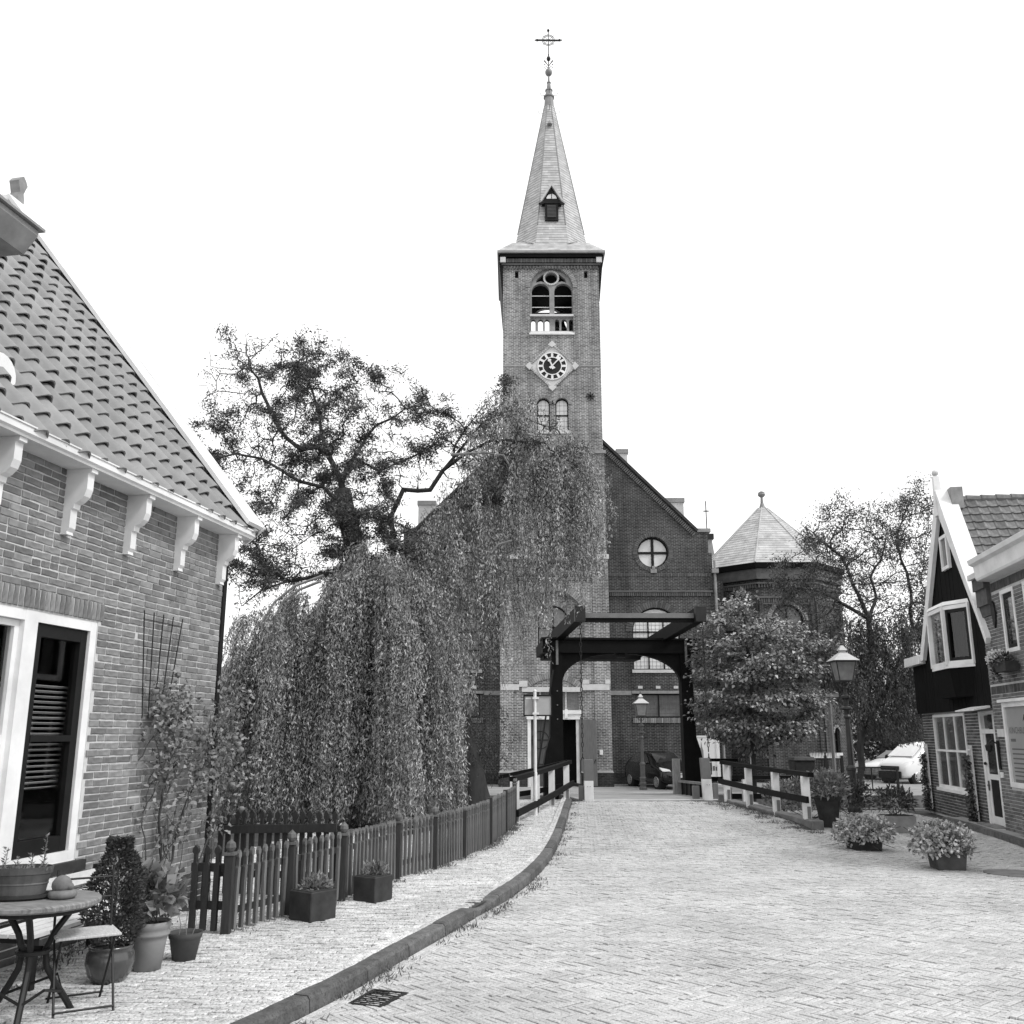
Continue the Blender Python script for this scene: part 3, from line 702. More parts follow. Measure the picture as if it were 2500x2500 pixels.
p_ = MB(); p_.hexa([(TX0 - .14, TY0 - .16, .222), (DX0 - .02, TY0 - .16, .222), (DX0 - .02, TY0 - .02, .222), (TX0 - .14, TY0 - .02, .222)], [(TX0 - .1, TY0 - .1, .3), (DX0 - .02, TY0 - .1, .3), (DX0 - .02, TY0 - .02, .3), (TX0 - .1, TY0 - .02, .3)]); p_.hexa([(DX1 + .05, TY0 - .16, .222), (TX1 + .14, TY0 - .16, .222), (TX1 + .14, TY0 - .02, .222), (DX1 + .05, TY0 - .02, .222)], [(DX1 + .05, TY0 - .1, .3), (TX1 + .1, TY0 - .1, .3), (TX1 + .1, TY0 - .02, .3), (DX1 + .05, TY0 - .02, .3)]); p_.build('plinth_slope', 'stone_grey', church, each=True)
n_ = MB(); n_.box(3.68, 3.82, TY0 - .13, TY0 - .095, .95, 1.15); n_.build('notice', 'white_paint', church)
x_ = MB()                                           # wall anchor
for a in range(0, 180, 45): x_.bar((3.6 - .2 * math.cos(R(a)), TY0 - .03, 16.9 - .2 * math.sin(R(a))), (3.6 + .2 * math.cos(R(a)), TY0 - .03, 16.9 + .2 * math.sin(R(a))), .05, .03, (0, 1, 0))
x_.build('wall_anchor', 'iron', church)
# belfry tracery and balustrade
poly = arch_poly(BC, 2.0, 19.99, 23.34, 20)
hl = [arch_poly(1.355, .84, 21.05, 22.62, 14), arch_poly(2.42, .84, 21.05, 22.62, 14), [(BC + .29 * math.cos(R(a)), 22.9 + .27 * math.sin(R(a))) for a in range(0, 360, 18)]]
for px0, px1 in ((1298, 1308), (1314, 1326), (1330, 1341), (1354, 1364.5), (1369, 1382), (1387, 1398)):
    a, b = (px0 - 1346) * .0199 + BC, (px1 - 1346) * .0199 + BC; hl.append(arch_poly((a + b) / 2, b - a, 20.2, 20.78, 8))
hl.append([(1.62 - .0, 22.66), (1.36, 22.74), (1.12, 22.66), (1.2, 22.86), (1.45, 23.08), (1.56, 23.1), (1.5, 22.9)][::-1]); hl.append([(2.1, 22.66), (2.36, 22.74), (2.6, 22.66), (2.52, 22.86), (2.27, 23.08), (2.16, 23.1), (2.22, 22.9)])
t = MB(); t.sheet(poly, hl, fw(TY0 + .14), .22); t.build('belfry_tracery', 'stone_grey', church, recalc=False)
b_ = MB()
for x0, x1 in ((.935, 1.775), (2.0, 2.84)):
    for z in (21.45, 22.03): b_.box(x0, x1, TY0 + .24, TY0 + .27, z - .015, z + .015)
b_.build('cross_bar', 'white_paint', church, each=True)
a_ = MB(); vouss(a_, BC, 22.34, 1.02, 1.22, TY0 - .03, .1, 0, 180, 40); a_.build('brick_arch', 'arch_brick', church, kind='stuff')
a_ = MB(); vouss(a_, BC, 22.9, .3, .38, TY0 + .1, .06, 0, 360, 26); a_.build('tracery_ring', 'stone', church, kind='stuff')
s_ = MB(); s_.box(BC - 1.03, BC + 1.03, TY0 - .03, TY0 + .13, 20.88, 20.98); s_.hexa([(BC - 1.06, TY0 - .08, 19.93), (BC + 1.06, TY0 - .08, 19.93), (BC + 1.06, TY0 + .14, 19.93), (BC - 1.06, TY0 + .14, 19.93)], [(BC - 1.06, TY0 - .06, 20.0), (BC + 1.06, TY0 - .06, 20.0), (BC + 1.06, TY0 + .14, 20.19), (BC - 1.06, TY0 + .14, 20.19)]); s_.build('balustrade_sill', 'stone', church)
# clock
cl = MB(); cz = 18.37
dia = lambda h: [(BC + h, cz), (BC, cz + h), (BC - h, cz), (BC, cz - h)]
cl.prism(dia(1.04), fw(TY0), -.03, -.003); clock = cl.build('clock', 'stone', church, label='round tower clock with pale ring and hands in a diamond panel')
b_ = MB()
for (x0, z0), (x1, z1) in zip(dia(1.16), dia(1.16)[1:] + dia(1.16)[:1]):
    for k in range(16):
        u0, u1 = (k + .08) / 16, (k + .92) / 16
        nx, nz = (x0 + x1) / 2 - BC, (z0 + z1) / 2 - cz; ll = math.hypot(nx, nz); nx, nz = nx / ll * .085, nz / ll * .085
        q4 = [(x0 + (x1 - x0) * u0, z0 + (z1 - z0) * u0), (x0 + (x1 - x0) * u1, z0 + (z1 - z0) * u1)]; q4 += [(q4[1][0] - nx, q4[1][1] - nz), (q4[0][0] - nx, q4[0][1] - nz)]
        b_.hexa([(a, TY0 - .09, b) for a, b in q4], [(a, TY0 - .004, b) for a, b in q4])
b_.build('brick_border', 'clock_border', clock, kind='stuff')
for sx, sz in ((0, 1), (0, -1), (1, 0), (-1, 0)):
    s_ = MB(); s_.prism([(BC + sx * 1.24, cz + sz * 1.24), (BC + sx * 1.04 + sz * .2, cz + sz * 1.04 + sx * .2), (BC + sx * .92, cz + sz * .92), (BC + sx * 1.04 - sz * .2, cz + sz * 1.04 - sx * .2)], fw(TY0), -.1, -.004); s_.build('corner_stone', 'stone', clock)
f_ = MB(); f_.prism(arc(BC, cz, .66, 0, 354, 59), fw(TY0), -.05, -.031); f_.build('clock_face', 'print_dark', clock)
for rr_, ww_ in ((.66, .025), (.43, .02)):
    f_ = MB(); ringm(f_, BC, cz, rr_, TY0 - .075, ww_, n=48); f_.build('chapter_ring', 'white_paint', clock, weld=True)
for h in range(12):
    a = R(90 - 30 * h); f_ = MB(); u = Vector((math.cos(a), 0, math.sin(a))); c0 = Vector((BC, TY0 - .062, cz)); f_.bar(c0 + u * .435, c0 + u * .645, .105, .012, (0, 1, 0)); f_.build('hour_mark', 'white_paint', clock)
for nm, ang, L, wd in (('hour_hand', 115, .40, .1), ('minute_hand', 47, .62, .075)):
    a = R(ang); u = Vector((math.cos(a), 0, math.sin(a))); s = Vector((-u.z, 0, u.x)); c0 = Vector((BC, TY0 - (.10 if nm[0] == 'h' else .12), cz)); f_ = MB()
    pts = [c0 - u * .16 + s * wd * .9, c0 - u * .16 - s * wd * .9, c0 - s * wd * .35, c0 + u * L * .62 - s * wd * .35, c0 + u * L * .66 - s * wd * .8, c0 + u * L * .8 - s * wd * .8, c0 + u * L, c0 + u * L * .8 + s * wd * .8, c0 + u * L * .66 + s * wd * .8, c0 + u * L * .62 + s * wd * .35, c0 + s * wd * .35]
    f_.prism([(p.x, p.z) for p in pts], lambda a_, b_, t_: (a_, c0.y + t_, b_), 0, .012); f_.build(nm, 'white_paint', clock)
# cornice
k_ = MB()
for i in range(30): k_.box(TX0 + .06 + i * .15, TX0 + .13 + i * .15, TY0 - .09, TY0 - .003, 23.280, 23.420)
k_.box(TX0 - .08, TX1 + .08, TY0 - .1, TY0 - .003, 23.460, 23.560)
for i in range(58): k_.box(TX0 + .1 + i * .075, TX0 + .155 + i * .075, TY0 - .13, TY0 - .004, 23.590, 23.780)
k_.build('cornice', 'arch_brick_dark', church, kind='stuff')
k_ = MB(); k_.box(TX0 - .14, TX0 + .12, TY0 - .2, TY0 - .003, 23.570, 23.830); k_.box(TX1 - .12, TX1 + .14, TY0 - .2, TY0 - .003, 23.570, 23.830); k_.build('corner_stone', 'stone', church, each=True)
k_ = MB(); k_.box(TX0 - .16, TX1 + .16, TY0 - .19, TY0 - .01, 23.835, 24.000); k_.box(TX0, TX1, TY0 - .005, TY0 + .2, 23.502, 24.000)
for s0, s1, sg in ((TX0, -1, 0), (TX1, 1, 0)):      # flared sides
    k_.hexa([(s0, TY0 + .02, 21.700), (s0 + .02 * s1, TY0 + .02, 21.700), (s0 + .02 * s1, TY1 - .1, 21.700), (s0, TY1 - .1, 21.700)], [(s0, TY0 - .1, 24.000), (s0 + .22 * s1, TY0 - .1, 24.000), (s0 + .22 * s1, TY1, 24.000), (s0, TY1, 24.000)])
k_.build('eave_boards', 'bridge_black', church)
# slate roof: skirt and octagonal spire in lapped courses
SX, SY = 1.94, 43.27
def ngon(c, ap, z, n=8):
    rr = ap / math.cos(math.pi / n); return [(c[0] + rr * math.cos(2 * math.pi * (i + .5) / n), c[1] + rr * math.sin(2 * math.pi * (i + .5) / n), z) for i in range(n)]
def courses(mb, c, prof, step, n, lap=.018, jag=False):
    """lapped slates: each course its own band of single slates, lower edge proud"""
    pts = []; L = 0
    for (r0, z0), (r1, z1) in zip(prof, prof[1:]):
        d = math.hypot(r1 - r0, z1 - z0); k = max(1, round(d / step))
        for i in range(k): pts.append((r0 + (r1 - r0) * i / k, z0 + (z1 - z0) * i / k))
    pts.append(prof[-1])
    for row, ((r0, z0), (r1, z1)) in enumerate(zip(pts, pts[1:])):
        A, B = ngon(c, r0 + lap, z0, n), ngon(c, r1 + .004, z1, n)
        for i in range(n):
            a0, a1, b0, b1 = (Vector(v) for v in (A[i], A[(i + 1) % n], B[i], B[(i + 1) % n]))
            k = max(1, round((a1 - a0).length / .3)); off = .5 * (row % 2)
            cuts = [0] + [min(1, (j + off + random.uniform(-.06, .06)) / k) for j in range(1 if off == 0 else 0, k)] + [1]
            cuts = sorted(set(max(0, x) for x in cuts))
            for u0, u1 in zip(cuts, cuts[1:]):
                mb.add([a0.lerp(a1, u0), a0.lerp(a1, u1), b0.lerp(b1, u1), b0.lerp(b1, u0)], [(0, 1, 2, 3)])
            dn = Vector((0, 0, -.012)); ctr = Vector((c[0], c[1], z0)); ii = [v + (ctr - v).normalized() * (lap + .012) for v in (a0, a1)]
            mb.add([a0, a1, ii[1], ii[0]], [(0, 1, 2, 3)], .0)
sp = MB(); courses(sp, (SX, SY), [(1.90, 24.78), (1.64, 26.0), (.24, 33.75)], .165, 8); spire = sp.build('spire', 'slate', church, recalc=False, label='octagonal slate spire of lapped slates')
sk = MB(); courses(sk, (BC, SY), [(2.54, 24.13), (1.80, 24.95)], .17, 4); sk.build('spire_skirt', 'slate_light', church, recalc=False)
sk = MB(); sk.box(BC - 2.56, BC + 2.56, SY - 2.56, SY + 2.56, 24.01, 24.125); sk.build('lead_eave', 'lead', church)
for dx in (-1, 1):
    h_ = MB(); h_.bar((BC + dx * 1.3, SY - 1.82, 25.03), (BC + dx * .8, SY - 1.99, 24.8), .07, .03); h_.build('lead_flashing', 'stone', church)
h_ = MB()
A, B = ngon((SX, SY), 1.66, 26.0), ngon((SX, SY), .25, 33.77)
for a, b in zip(A, B): h_.tube([a, b], [.028, .02], 5)
h_.build('hip_roll', 'lead', spire, each=True)
cp = MB(); cp.lathe([(.29, 33.5), (.24, 34.3), (.30, 34.33), (.30, 34.4), (.2, 34.44), (.17, 34.72), (.21, 34.75), (.2, 34.8), (.13, 34.84), (.09, 35.2), (.12, 35.23), (.1, 35.28), (.055, 35.32), (.04, 35.75)], (SX, SY, 0), 8, R(22.5)); cp.build('lead_cap', 'lead', spire)
m_ = MB(); m_.ball((SX, SY, 35.88), .19, 10, 1.15); m_.build('ball', 'lead', spire)
CRZ = 37.87
cr_ = MB(); cr_.tube([(SX, SY, 36.0), (SX, SY, 38.45)], .028, 6); cr_.ball((SX, SY, 36.72), .11, 8, 1.3); cr_.ball((SX, SY, 38.47), .07, 8, 1.3); cr_.ball((SX, SY, 36.95), .045, 6)
cr_.bar((SX - .66, SY, CRZ), (SX + .66, SY, CRZ - .02), .06, .08)
for s in (-1, 1): cr_.ball((SX + s * .6, SY, CRZ), .07, 8); cr_.ball((SX + s * .7, SY, CRZ), .04, 6)
for rr in (.26, .33):
    for a0 in (12, 192): cr_.tube([(SX + rr * math.cos(R(a0 + k * 15.6)), SY, CRZ + rr * math.sin(R(a0 + k * 15.6))) for k in range(11)], .018, 5)
for a in (45, 135, 225, 315): cr_.tube([(SX + .08 * math.cos(R(a)), SY, CRZ + .08 * math.sin(R(a))), (SX + .46 * math.cos(R(a)), SY, CRZ + .46 * math.sin(R(a)))], [.011, .011], 4)
for s in (-1, 1):
    cr_.tube([(SX, SY, 36.12), (SX + s * .13, SY, 36.25), (SX + s * .22, SY, 36.2), (SX + s * .16, SY, 36.1)], .016, 5); cr_.tube([(SX, SY, 36.25), (SX + s * .1, SY, 36.42), (SX + s * .22, SY, 36.6)], [.015, .022, .04], 5); cr_.ball((SX + s * .2, SY, 36.36), .035, 6)
cr_.build('cross', 'iron', church, label='wrought iron cross with a ring on top of the spire')
hk = MB()
for z, rr in ((33.4, .3), (34.5, .2)):
    for a in range(0, 360, 90): hk.tube([(SX + rr * math.cos(R(a)), SY + rr * math.sin(R(a)), z), (SX + (rr + .22) * math.cos(R(a)), SY + (rr + .22) * math.sin(R(a)), z - .03), (SX + (rr + .26) * math.cos(R(a)), SY + (rr + .26) * math.sin(R(a)), z + .14)], .012, 4)
hk.build('ladder_hook', 'iron', spire, each=True)
# spire dormer
DY = SY - 1.72
dm = MB(); dm.box(SX - .33, SX + .33, DY, DY + .9, 26.2, 27.35); dmr = dm.build('spire_dormer', 'black_paint', church)
dm = MB(); dm.prism([(SX - .56, 27.2), (SX - .5, 27.12), (SX, 27.98), (SX + .5, 27.12), (SX + .56, 27.2), (SX, 28.2)], fw(0), DY - .2, DY + 1.2); dm.build('dormer_roof', 'slate_light', dmr)
dm = MB(); dm.prism([(SX - .48, 27.1), (SX + .48, 27.1), (SX, 27.95)], fw(0), DY - .04, DY + .5); dm.build('dormer_gable', 'black_paint', dmr)
dm = MB(); dm.prism(arc(SX, 27.34, .25, 0, 180, 12), fw(0), DY - .06, DY - .045); dm.build('fan_light', 'glass_sky', dmr)
dm = MB(); dm.box(SX - .015, SX + .015, DY - .08, DY - .062, 27.34, 27.6); dm.bar((SX - .36, DY - .1, 27.12), (SX - .62, DY - .1, 27.0), .06, .12); dm.bar((SX + .36, DY - .1, 27.12), (SX + .62, DY - .1, 27.0), .06, .12); dm.build('dormer_trim', 'black_paint', dmr)
for k in range(9):
    dm = MB(); z = 26.34 + k * .075; dm.hexa([(SX - .22, DY - .05, z), (SX + .22, DY - .05, z), (SX + .22, DY - .04, z + .06), (SX - .22, DY - .04, z + .06)], [(SX - .22, DY - .03, z), (SX + .22, DY - .03, z), (SX + .22, DY - .005, z + .06), (SX - .22, DY - .005, z + .06)]); dm.build('louvre', 'lamp_green', dmr)
dm = MB(); dm.lathe([(.14, 0), (.13, .05), (.06, .2), (.02, .24)], (SX, SY - .62, 32.3), 10); dm.build('roof_vent', 'lead', spire)

# gabled west front behind the tower
GY, GC = 43.0, 2.03
ap = 17.6
def mir(P): return [(2 * GC - x, z) for x, z in P][::-1]
right = [(9.25, -.4), (9.25, 9.97), (9.1, 9.97), (9.1, 10.95), (8.62, 10.95), (GC, ap)]
left = [(2 * GC - x, z) for x, z in right[:-1]][::-1]
gh = []
for sgn in (1, -1):
    rc = GC + sgn * 4.5
    gh.append([(rc + .72 * math.cos(R(a)), 10.0 + .72 * math.sin(R(a))) for a in range(0, 360, 15)])
    wc = GC + sgn * 4.52
    gh.append(cwindow(wc, 2.16, 4.62, 7.42, GY, 'glass_sky' if sgn > 0 else 'glass_grey', bars=(3, 3), lead=(12, 14), n_arch=34, rim=.3, matn='arch_brick_dark', label='large round-headed church window beside the tower' if sgn > 0 else None))
    gh.append(rectp(wc - 1.02, wc + 1.06, 2.52, 3.55)); cwindow(wc + .02, 2.08, 2.52, 3.55, GY, 'glass_grey', arch=False, bars=(2, 1), lead=(12, 5), sill=False)
    s_ = MB(); s_.box(wc - 1.18, wc + 1.22, GY - .05, GY - .003, 3.56, 3.69)
    s_.build('lintel', 'stone_grey', church)
    s_ = MB()
    for k in range(30): s_.box(wc - 1.16 + k * .079, wc - 1.1 + k * .079, GY - .07, GY - .003, 2.28, 2.49)
    s_.build('brick_sill', 'arch_brick', church, kind='stuff')
    s_ = MB()
    for dx in (-.8, 0, .8): s_.box(wc + dx - .1, wc + dx + .1, GY - .03, GY - .003, 3.78, 3.9)
    s_.build('stone_block', 'stone', church, each=True)
    rw = MB(); F = fw(GY + .2); c36 = [(rc + .72 * math.cos(R(a)), 10.0 + .72 * math.sin(R(a))) for a in range(0, 360, 15)]; i36 = [(rc + .66 * math.cos(R(a)), 10.0 + .66 * math.sin(R(a))) for a in range(0, 360, 15)]
    rw.sheet(c36, [i36], F, .06); rw.box(rc - .06, rc + .06, GY + .17, GY + .24, 9.3, 10.7); rw.box(rc - .7, rc + .7, GY + .172, GY + .238, 9.95, 10.05)
    ro = rw.build('rose_window', 'black_paint', church, label='round window with a cross of mullions')
    p_ = MB(); p_.prism(i36, fw(GY), .25, .27); p_.build('pane', 'glass_sky', ro)
    a_ = MB(); vouss(a_, rc, 10.0, .74, .92, GY - .03, .12, 0, 360, 56); a_.build('brick_ring', 'arch_brick_dark', ro, kind='stuff')
    k_ = MB(); k_.box(rc - .14, rc + .14, GY - .06, GY - .003, 9.02, 9.2); k_.box(rc - .07, rc + .07, GY - .07, GY - .003, 9.2, 9.34); k_.build('key_stone', 'stone_grey', ro)
    x0, x1 = (4.2, 9.2) if sgn > 0 else (-5.15, -.5)
    s_ = MB()
    n = int((x1 - x0) / .095)
    for k in range(n): s_.box(x0 + k * .095, x0 + k * .095 + .06, GY - .07, GY - .003, 7.95, 8.12)
    s_.box(x0, x1, GY - .09, GY - .004, 8.125, 8.2)
    n2 = int((x1 - x0) / .08)
    for k in range(n2): s_.box(x0 + k * .08, x0 + k * .08 + .055, GY - .022, GY - .003, 8.86, 9.0)
    for k in range(n2): s_.box(x0 + k * .08, x0 + k * .08 + .055, GY - .022, GY - .003, 5.55, 5.66) if not (wc - 1.5 < x0 + k * .08 < wc + 1.5) else None
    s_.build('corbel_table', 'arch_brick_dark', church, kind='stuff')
    s_ = MB(); s_.box(x0, wc - 1.2, GY - .03, GY - .003, 3.5, 3.69); s_.box(wc + 1.24, x1, GY - .03, GY - .003, 3.5, 3.69); s_.build('stone_band', 'stone_grey', church, each=True)
    s_ = MB(); s_.box(x0, x1 + .1, GY - .12, GY - .003, -.4, .15); s_.build('plinth', 'plinth_brick', church, each=True)
    # raking cornice of the gable with its stepped brick edge
    (xa, za), (xb, zb) = ((8.62, 10.95), (GC, ap)) if sgn > 0 else ((2 * GC - 8.62, 10.95), (GC, ap))
    s_ = MB(); s_.bar((xa, GY + .14, za + .07), (xb, GY + .14, zb + .07), .5, .12); s_.build('gable_coping', 'planter_dark', church)
    s_ = MB(); d = Vector((xb - xa, 0, zb - za)); L = d.length; d.normalize(); nrm = Vector((d.z * sgn, 0, -d.x * sgn)); nrm = nrm if nrm.z < 0 else -nrm
    for k in range(int(L / .1)):
        p = Vector((xa, GY - .045, za)) + d * (k * .1 + .05); s_.bar(p + nrm * .1, p + nrm * .3, .06, .08, (0, 1, 0))
    s_.build('raking_corbels', 'arch_brick_dark', church, kind='stuff')
    s_ = MB(); s_.box(min(xa, xa + sgn * .62), max(xa, xa + sgn * .62), GY - .06, GY + .45, 10.952, 11.12); s_.build('kneeler', 'stone_grey', church)
gw = MB(); gw.sheet(left + right, gh, fw(GY), .22)
gw.add([(9.25, GY, -.4), (9.25, 75, -.4), (9.25, 75, 9.97), (9.25, GY, 9.97)], [(0, 1, 2, 3)]); gw.add([(-5.19, GY, -.4), (-5.19, 75, -.4), (-5.19, 75, 9.97), (-5.19, GY, 9.97)], [(3, 2, 1, 0)])
gw.add([(x, GY + .4, z) for x, z in left + right], [tuple(range(len(left + right)))])
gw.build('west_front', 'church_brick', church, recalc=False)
rf = MB(); rf.prism([(-5.3, 9.8), (9.35, 9.8), (GC, ap - .1)], fw(0), GY + .42, 75); rf.build('nave_roof', 'slate', church)
for (x0, x1, z0, z1, y0) in ((6.02, 6.62, 15.5, 17.75, 52), (8.3, 9.35, 12.0, 14.35, 50), (-5.1, -4.2, 12.0, 14.2, 50)):
    d_ = MB(); d_.box(x0, x1, y0, y0 + 1.6, z0, z1 - .25); dd = d_.build('roof_dormer', 'slate', church); d_ = MB(); d_.box(x0 - .06, x1 + .06, y0 - .06, y0 + 1.7, z1 - .24, z1); d_.build('dormer_cap', 'lead', dd)
dp = MB(); dp.tube([(9.33, GY - .1, 9.0), (9.33, GY - .1, -.35)], .06, 8); dp.box(9.18, 9.48, GY - .25, GY - .02, 9.0, 9.2); dp.tube([(9.33, GY - .1, 9.2), (9.33, GY - .1, 9.6)], .05, 8); dp.build('downpipe', 'stone_grey', church)
for x in (3.2, 5.8, 7.5):
    pass
fl = MB()
for x in (5.78, 6.55): fl.ball((x, GY + .2, 3.4), .075, 6)
# octagonal chapel on the right
OC, AP = (12.95, 47.5), 3.15
def oct_frame(k):
    """outward face k of the chapel (0 = towards the camera): f(a, b, t) with a along, b up, t inwards"""
    th = R(-90 + 45 * k); n = Vector((math.cos(th), math.sin(th), 0)); s = Vector((-n.y, n.x, 0))
    return lambda a, b, t: tuple(Vector((OC[0], OC[1], b)) + n * (AP - t) + s * a)
hw = AP * math.tan(R(22.5))
ow = MB()
for k in range(8):
    f = oct_frame(k); hs = []
    if k == 0: hs = [cwindow(0, 1.5, 5.6, 7.75, 0, 'glass_grey', bars=(2, 2), lead=(7, 9), n_arch=30, rim=.22, f=f, label='round-headed chapel window above the young tree')]
    if k in (7, 1): hs = [cwindow(0, .5, .95, 2.1, 0, 'glass_dark', bars=(1, 2), lead=None, n_arch=14, rim=.12, f=f)] if k == 1 else [cwindow(0, 1.5, 5.6, 7.75, 0, 'glass_grey', bars=(2, 2), lead=(7, 9), n_arch=30, rim=.22, f=f)]
    ow.sheet(rectp(-hw, hw, -.4, 9.6), hs, f, .24)
    for sg in (-1, 1): ow.hexa([f(sg * hw - .18 * sg, -.4, 0), f(sg * hw, -.4, 0), f(sg * hw, -.4, -.12), f(sg * hw - .18 * sg, -.4, -.1)], [f(sg * hw - .18 * sg, 7.9, 0), f(sg * hw, 7.9, 0), f(sg * hw, 7.9, -.12), f(sg * hw - .18 * sg, 7.9, -.1)])
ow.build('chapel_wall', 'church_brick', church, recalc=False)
oc = MB()
for k in range(8):
    f = oct_frame(k)
    def ob(a0, a1, b0, b1, t0, mb=oc): mb.hexa([f(a, b, t0) for a, b in ((a0, b0), (a1, b0), (a1, b1), (a0, b1))], [f(a, b, -.002) for a, b in ((a0, b0), (a1, b0), (a1, b1), (a0, b1))])
    ob(-hw - .05, hw + .05, 8.05, 8.13, -.1); ob(-hw - .02, hw + .02, 7.75, 7.83, -.06)
    for j in range(24): ob(-hw + j * .11, -hw + j * .11 + .07, 7.84, 8.04, -.07)
    ob(-hw - .06, hw + .06, 8.72, 8.8, -.14)
    for j in range(20): ob(-hw + j * .132, -hw + j * .132 + .07, 8.55, 8.71, -.12)
    ob(-hw - .1, hw + .1, 8.95, 9.45, -.2)
oc.build('chapel_cornice', 'arch_brick_dark', church, kind='stuff')
v_ = MB()
for k in range(8):
    f = oct_frame(k); v_.hexa([f(a, b, -.01) for a, b in ((-.12, 8.2), (.12, 8.2), (.12, 8.5), (-.12, 8.5))], [f(a, b, -.004) for a, b in ((-.12, 8.2), (.12, 8.2), (.12, 8.5), (-.12, 8.5))])
v_.build('vent_hole', 'dark_void', church, each=True)
e_ = MB(); e_.hexa(ngon(OC, AP + .3, 9.46), ngon(OC, AP + .36, 9.7)); e_.build('chapel_gutter', 'bridge_black', church)
r_ = MB(); courses(r_, OC, [(AP + .34, 9.72), (.22, 13.15)], .2, 8, .02); cr2 = r_.build('chapel_roof', 'slate', church, recalc=False)
f_ = MB(); f_.lathe([(.34, 12.95), (.16, 13.2), (.08, 13.45), (.06, 13.75), (.1, 13.77), (.17, 13.84), (.2, 13.9), (.16, 13.96), (.18, 13.99), (.1, 14.06), (.02, 14.1)], (OC[0], OC[1], 0), 12); f_.build('roof_finial', 'lead', cr2)
h_ = MB()
for a, b in zip(ngon(OC, AP + .36, 9.74), ngon(OC, .22, 13.17)): h_.tube([a, b], .035, 5)
h_.build('hip_roll', 'slate_light', cr2, each=True)
# lower wing between the front and the chapel, and the small roof behind
lw = MB(); lw.box(9.25, 10.2, 45.2, 50, -.4, 9.0); lw.build('link_wall', 'church_brick', church)
lw = MB(); lw.prism([(9.3, 10.2), (12.6, 10.2), (12.6, 11.9), (9.3, 11.9)], lambda a, b, t: (a, 52 + (b - 10.2) * .9 + t, b), 0, .2); lw.build('sacristy_roof', 'slate_light', church)
lw = MB(); lw.hexa([(10.35, 50.6, 10), (11.2, 50.6, 10), (11.2, 51.4, 10), (10.35, 51.4, 10)], [(10.55, 50.7, 12.2), (10.95, 50.7, 12.2), (10.95, 51.1, 12.2), (10.55, 51.1, 12.2)]); ch = lw.build('chimney', 'stone_grey', church)
lw = MB(); lw.box(10.45, 11.05, 50.6, 51.2, 12.2, 12.5); lw.tube([(10.75, 50.9, 12.5), (10.75, 50.9, 14.4)], .03, 5); lw.box(10.6, 10.9, 50.88, 50.92, 13.8, 13.86); lw.build('chimney_cap', 'iron', ch)
# ------------------------------------------------------------------ drawbridge, railings, lamps, signs
BO = Vector((3.41, 24.10, 0)); BA = Vector((-.087, .996, 0)); BL = Vector((.996, .087, 0))
def bp(u, v, z): return BO + BL * u + BA * v + Vector((0, 0, z))
bridge = thing('drawbridge', 'black wooden drawbridge with portal, balance beams and chains', 'bridge', (3.41, 24.1, .1), world=True)
d_ = MB(); d_.hexa([bp(-1.75, -.32, -.02), bp(1.72, -.32, -.02), bp(1.72, 4.35, -.1), bp(-1.75, 4.35, -.1)], [bp(-1.75, -.32, .2), bp(1.72, -.32, .2), bp(1.72, 4.35, .11), bp(-1.75, 4.35, .11)]); d_.build('deck', 'planter_grey', bridge)
d_ = MB(); d_.hexa([bp(-1.7, .02, .2), bp(1.66, .02, .2), bp(1.66, 3.9, .118), bp(-1.7, 3.9, .118)], [bp(-1.7, .02, .212), bp(1.66, .02, .212), bp(1.66, 3.9, .13), bp(-1.7, 3.9, .13)]); d_.build('deck_surface', 'plaza', bridge)
for v, z, wd in ((-.03, .2, .05), (3.94, .115, .05)):
    d_ = MB(); d_.hexa([bp(-1.7, v, z - .03), bp(1.66, v, z - .03), bp(1.66, v + wd, z - .03), bp(-1.7, v + wd, z - .03)], [bp(-1.7, v, z + .02), bp(1.66, v, z + .02), bp(1.66, v + wd, z + .02), bp(-1.7, v + wd, z + .02)]); d_.build('edge_strip', 'white_worn', bridge)
PL, PR = Vector((1.30, 28.0, 0)), Vector((5.12, 28.3, 0)); PD = (PR - PL).normalized(); PN = Vector((-PD.y, PD.x, 0)); PW = (PR - PL).length
def pf(a, b, t): return PL + PD * a + PN * t + Vector((0, 0, b))
for s, a0 in ((-1, 0.0), (1, PW)):                   # posts with their feet spreading outwards
    p_ = MB(); p_.prism([(a0 + s * .16, 4.1), (a0 - s * .16, 4.1), (a0 - s * .16, -.3), (a0 + s * .40, -.3), (a0 + s * .40, .95), (a0 + s * .34, 1.3), (a0 + s * .22, 1.7), (a0 + s * .2, 2.6)][::s], pf, -.16, .16); p_.build('portal_post', 'bridge_black', bridge)
    n = 10; ar = []
    for i in range(n + 1):
        t_ = i / n * math.pi / 2; ar.append((a0 - s * .165 - s * (PW / 2 - .365) * (1 - math.cos(t_)), 3.25 + .83 * math.sin(t_)))
    b_ = MB(); b_.prism([(a0 - s * .165, 4.095)] + ar + [(ar[-1][0], 4.095)], pf, -.1, .1); b_.build('arched_brace', 'bridge_black', bridge)
    b_ = MB(); b_.box(-.02, .02, -.01, .01, 0, .9); o = b_.build('iron_strap', 'iron', bridge, world=False) if False else None
for a_ in (0, PW):
    st = MB(); st.prism([(a_ - .035, 3.75), (a_ + .035, 3.75), (a_ + .035, 4.46), (a_ - .035, 4.46)], pf, -.222, -.208); st.build('iron_strap', 'grey_paint', bridge)
    for zz in (3.0, 2.6, 2.2):
        bt = MB(); p0 = pf(a_, zz, -.165); bt.lathe([(.022, -.012), (.02, .012), (.001, .014)], (0, 0, 0), 8); bt.v = [(p0.x + x_, p0.y - z_, p0.z + y_) for x_, y_, z_ in bt.v]; bt.build('bolt_head', 'grey_paint', bridge)
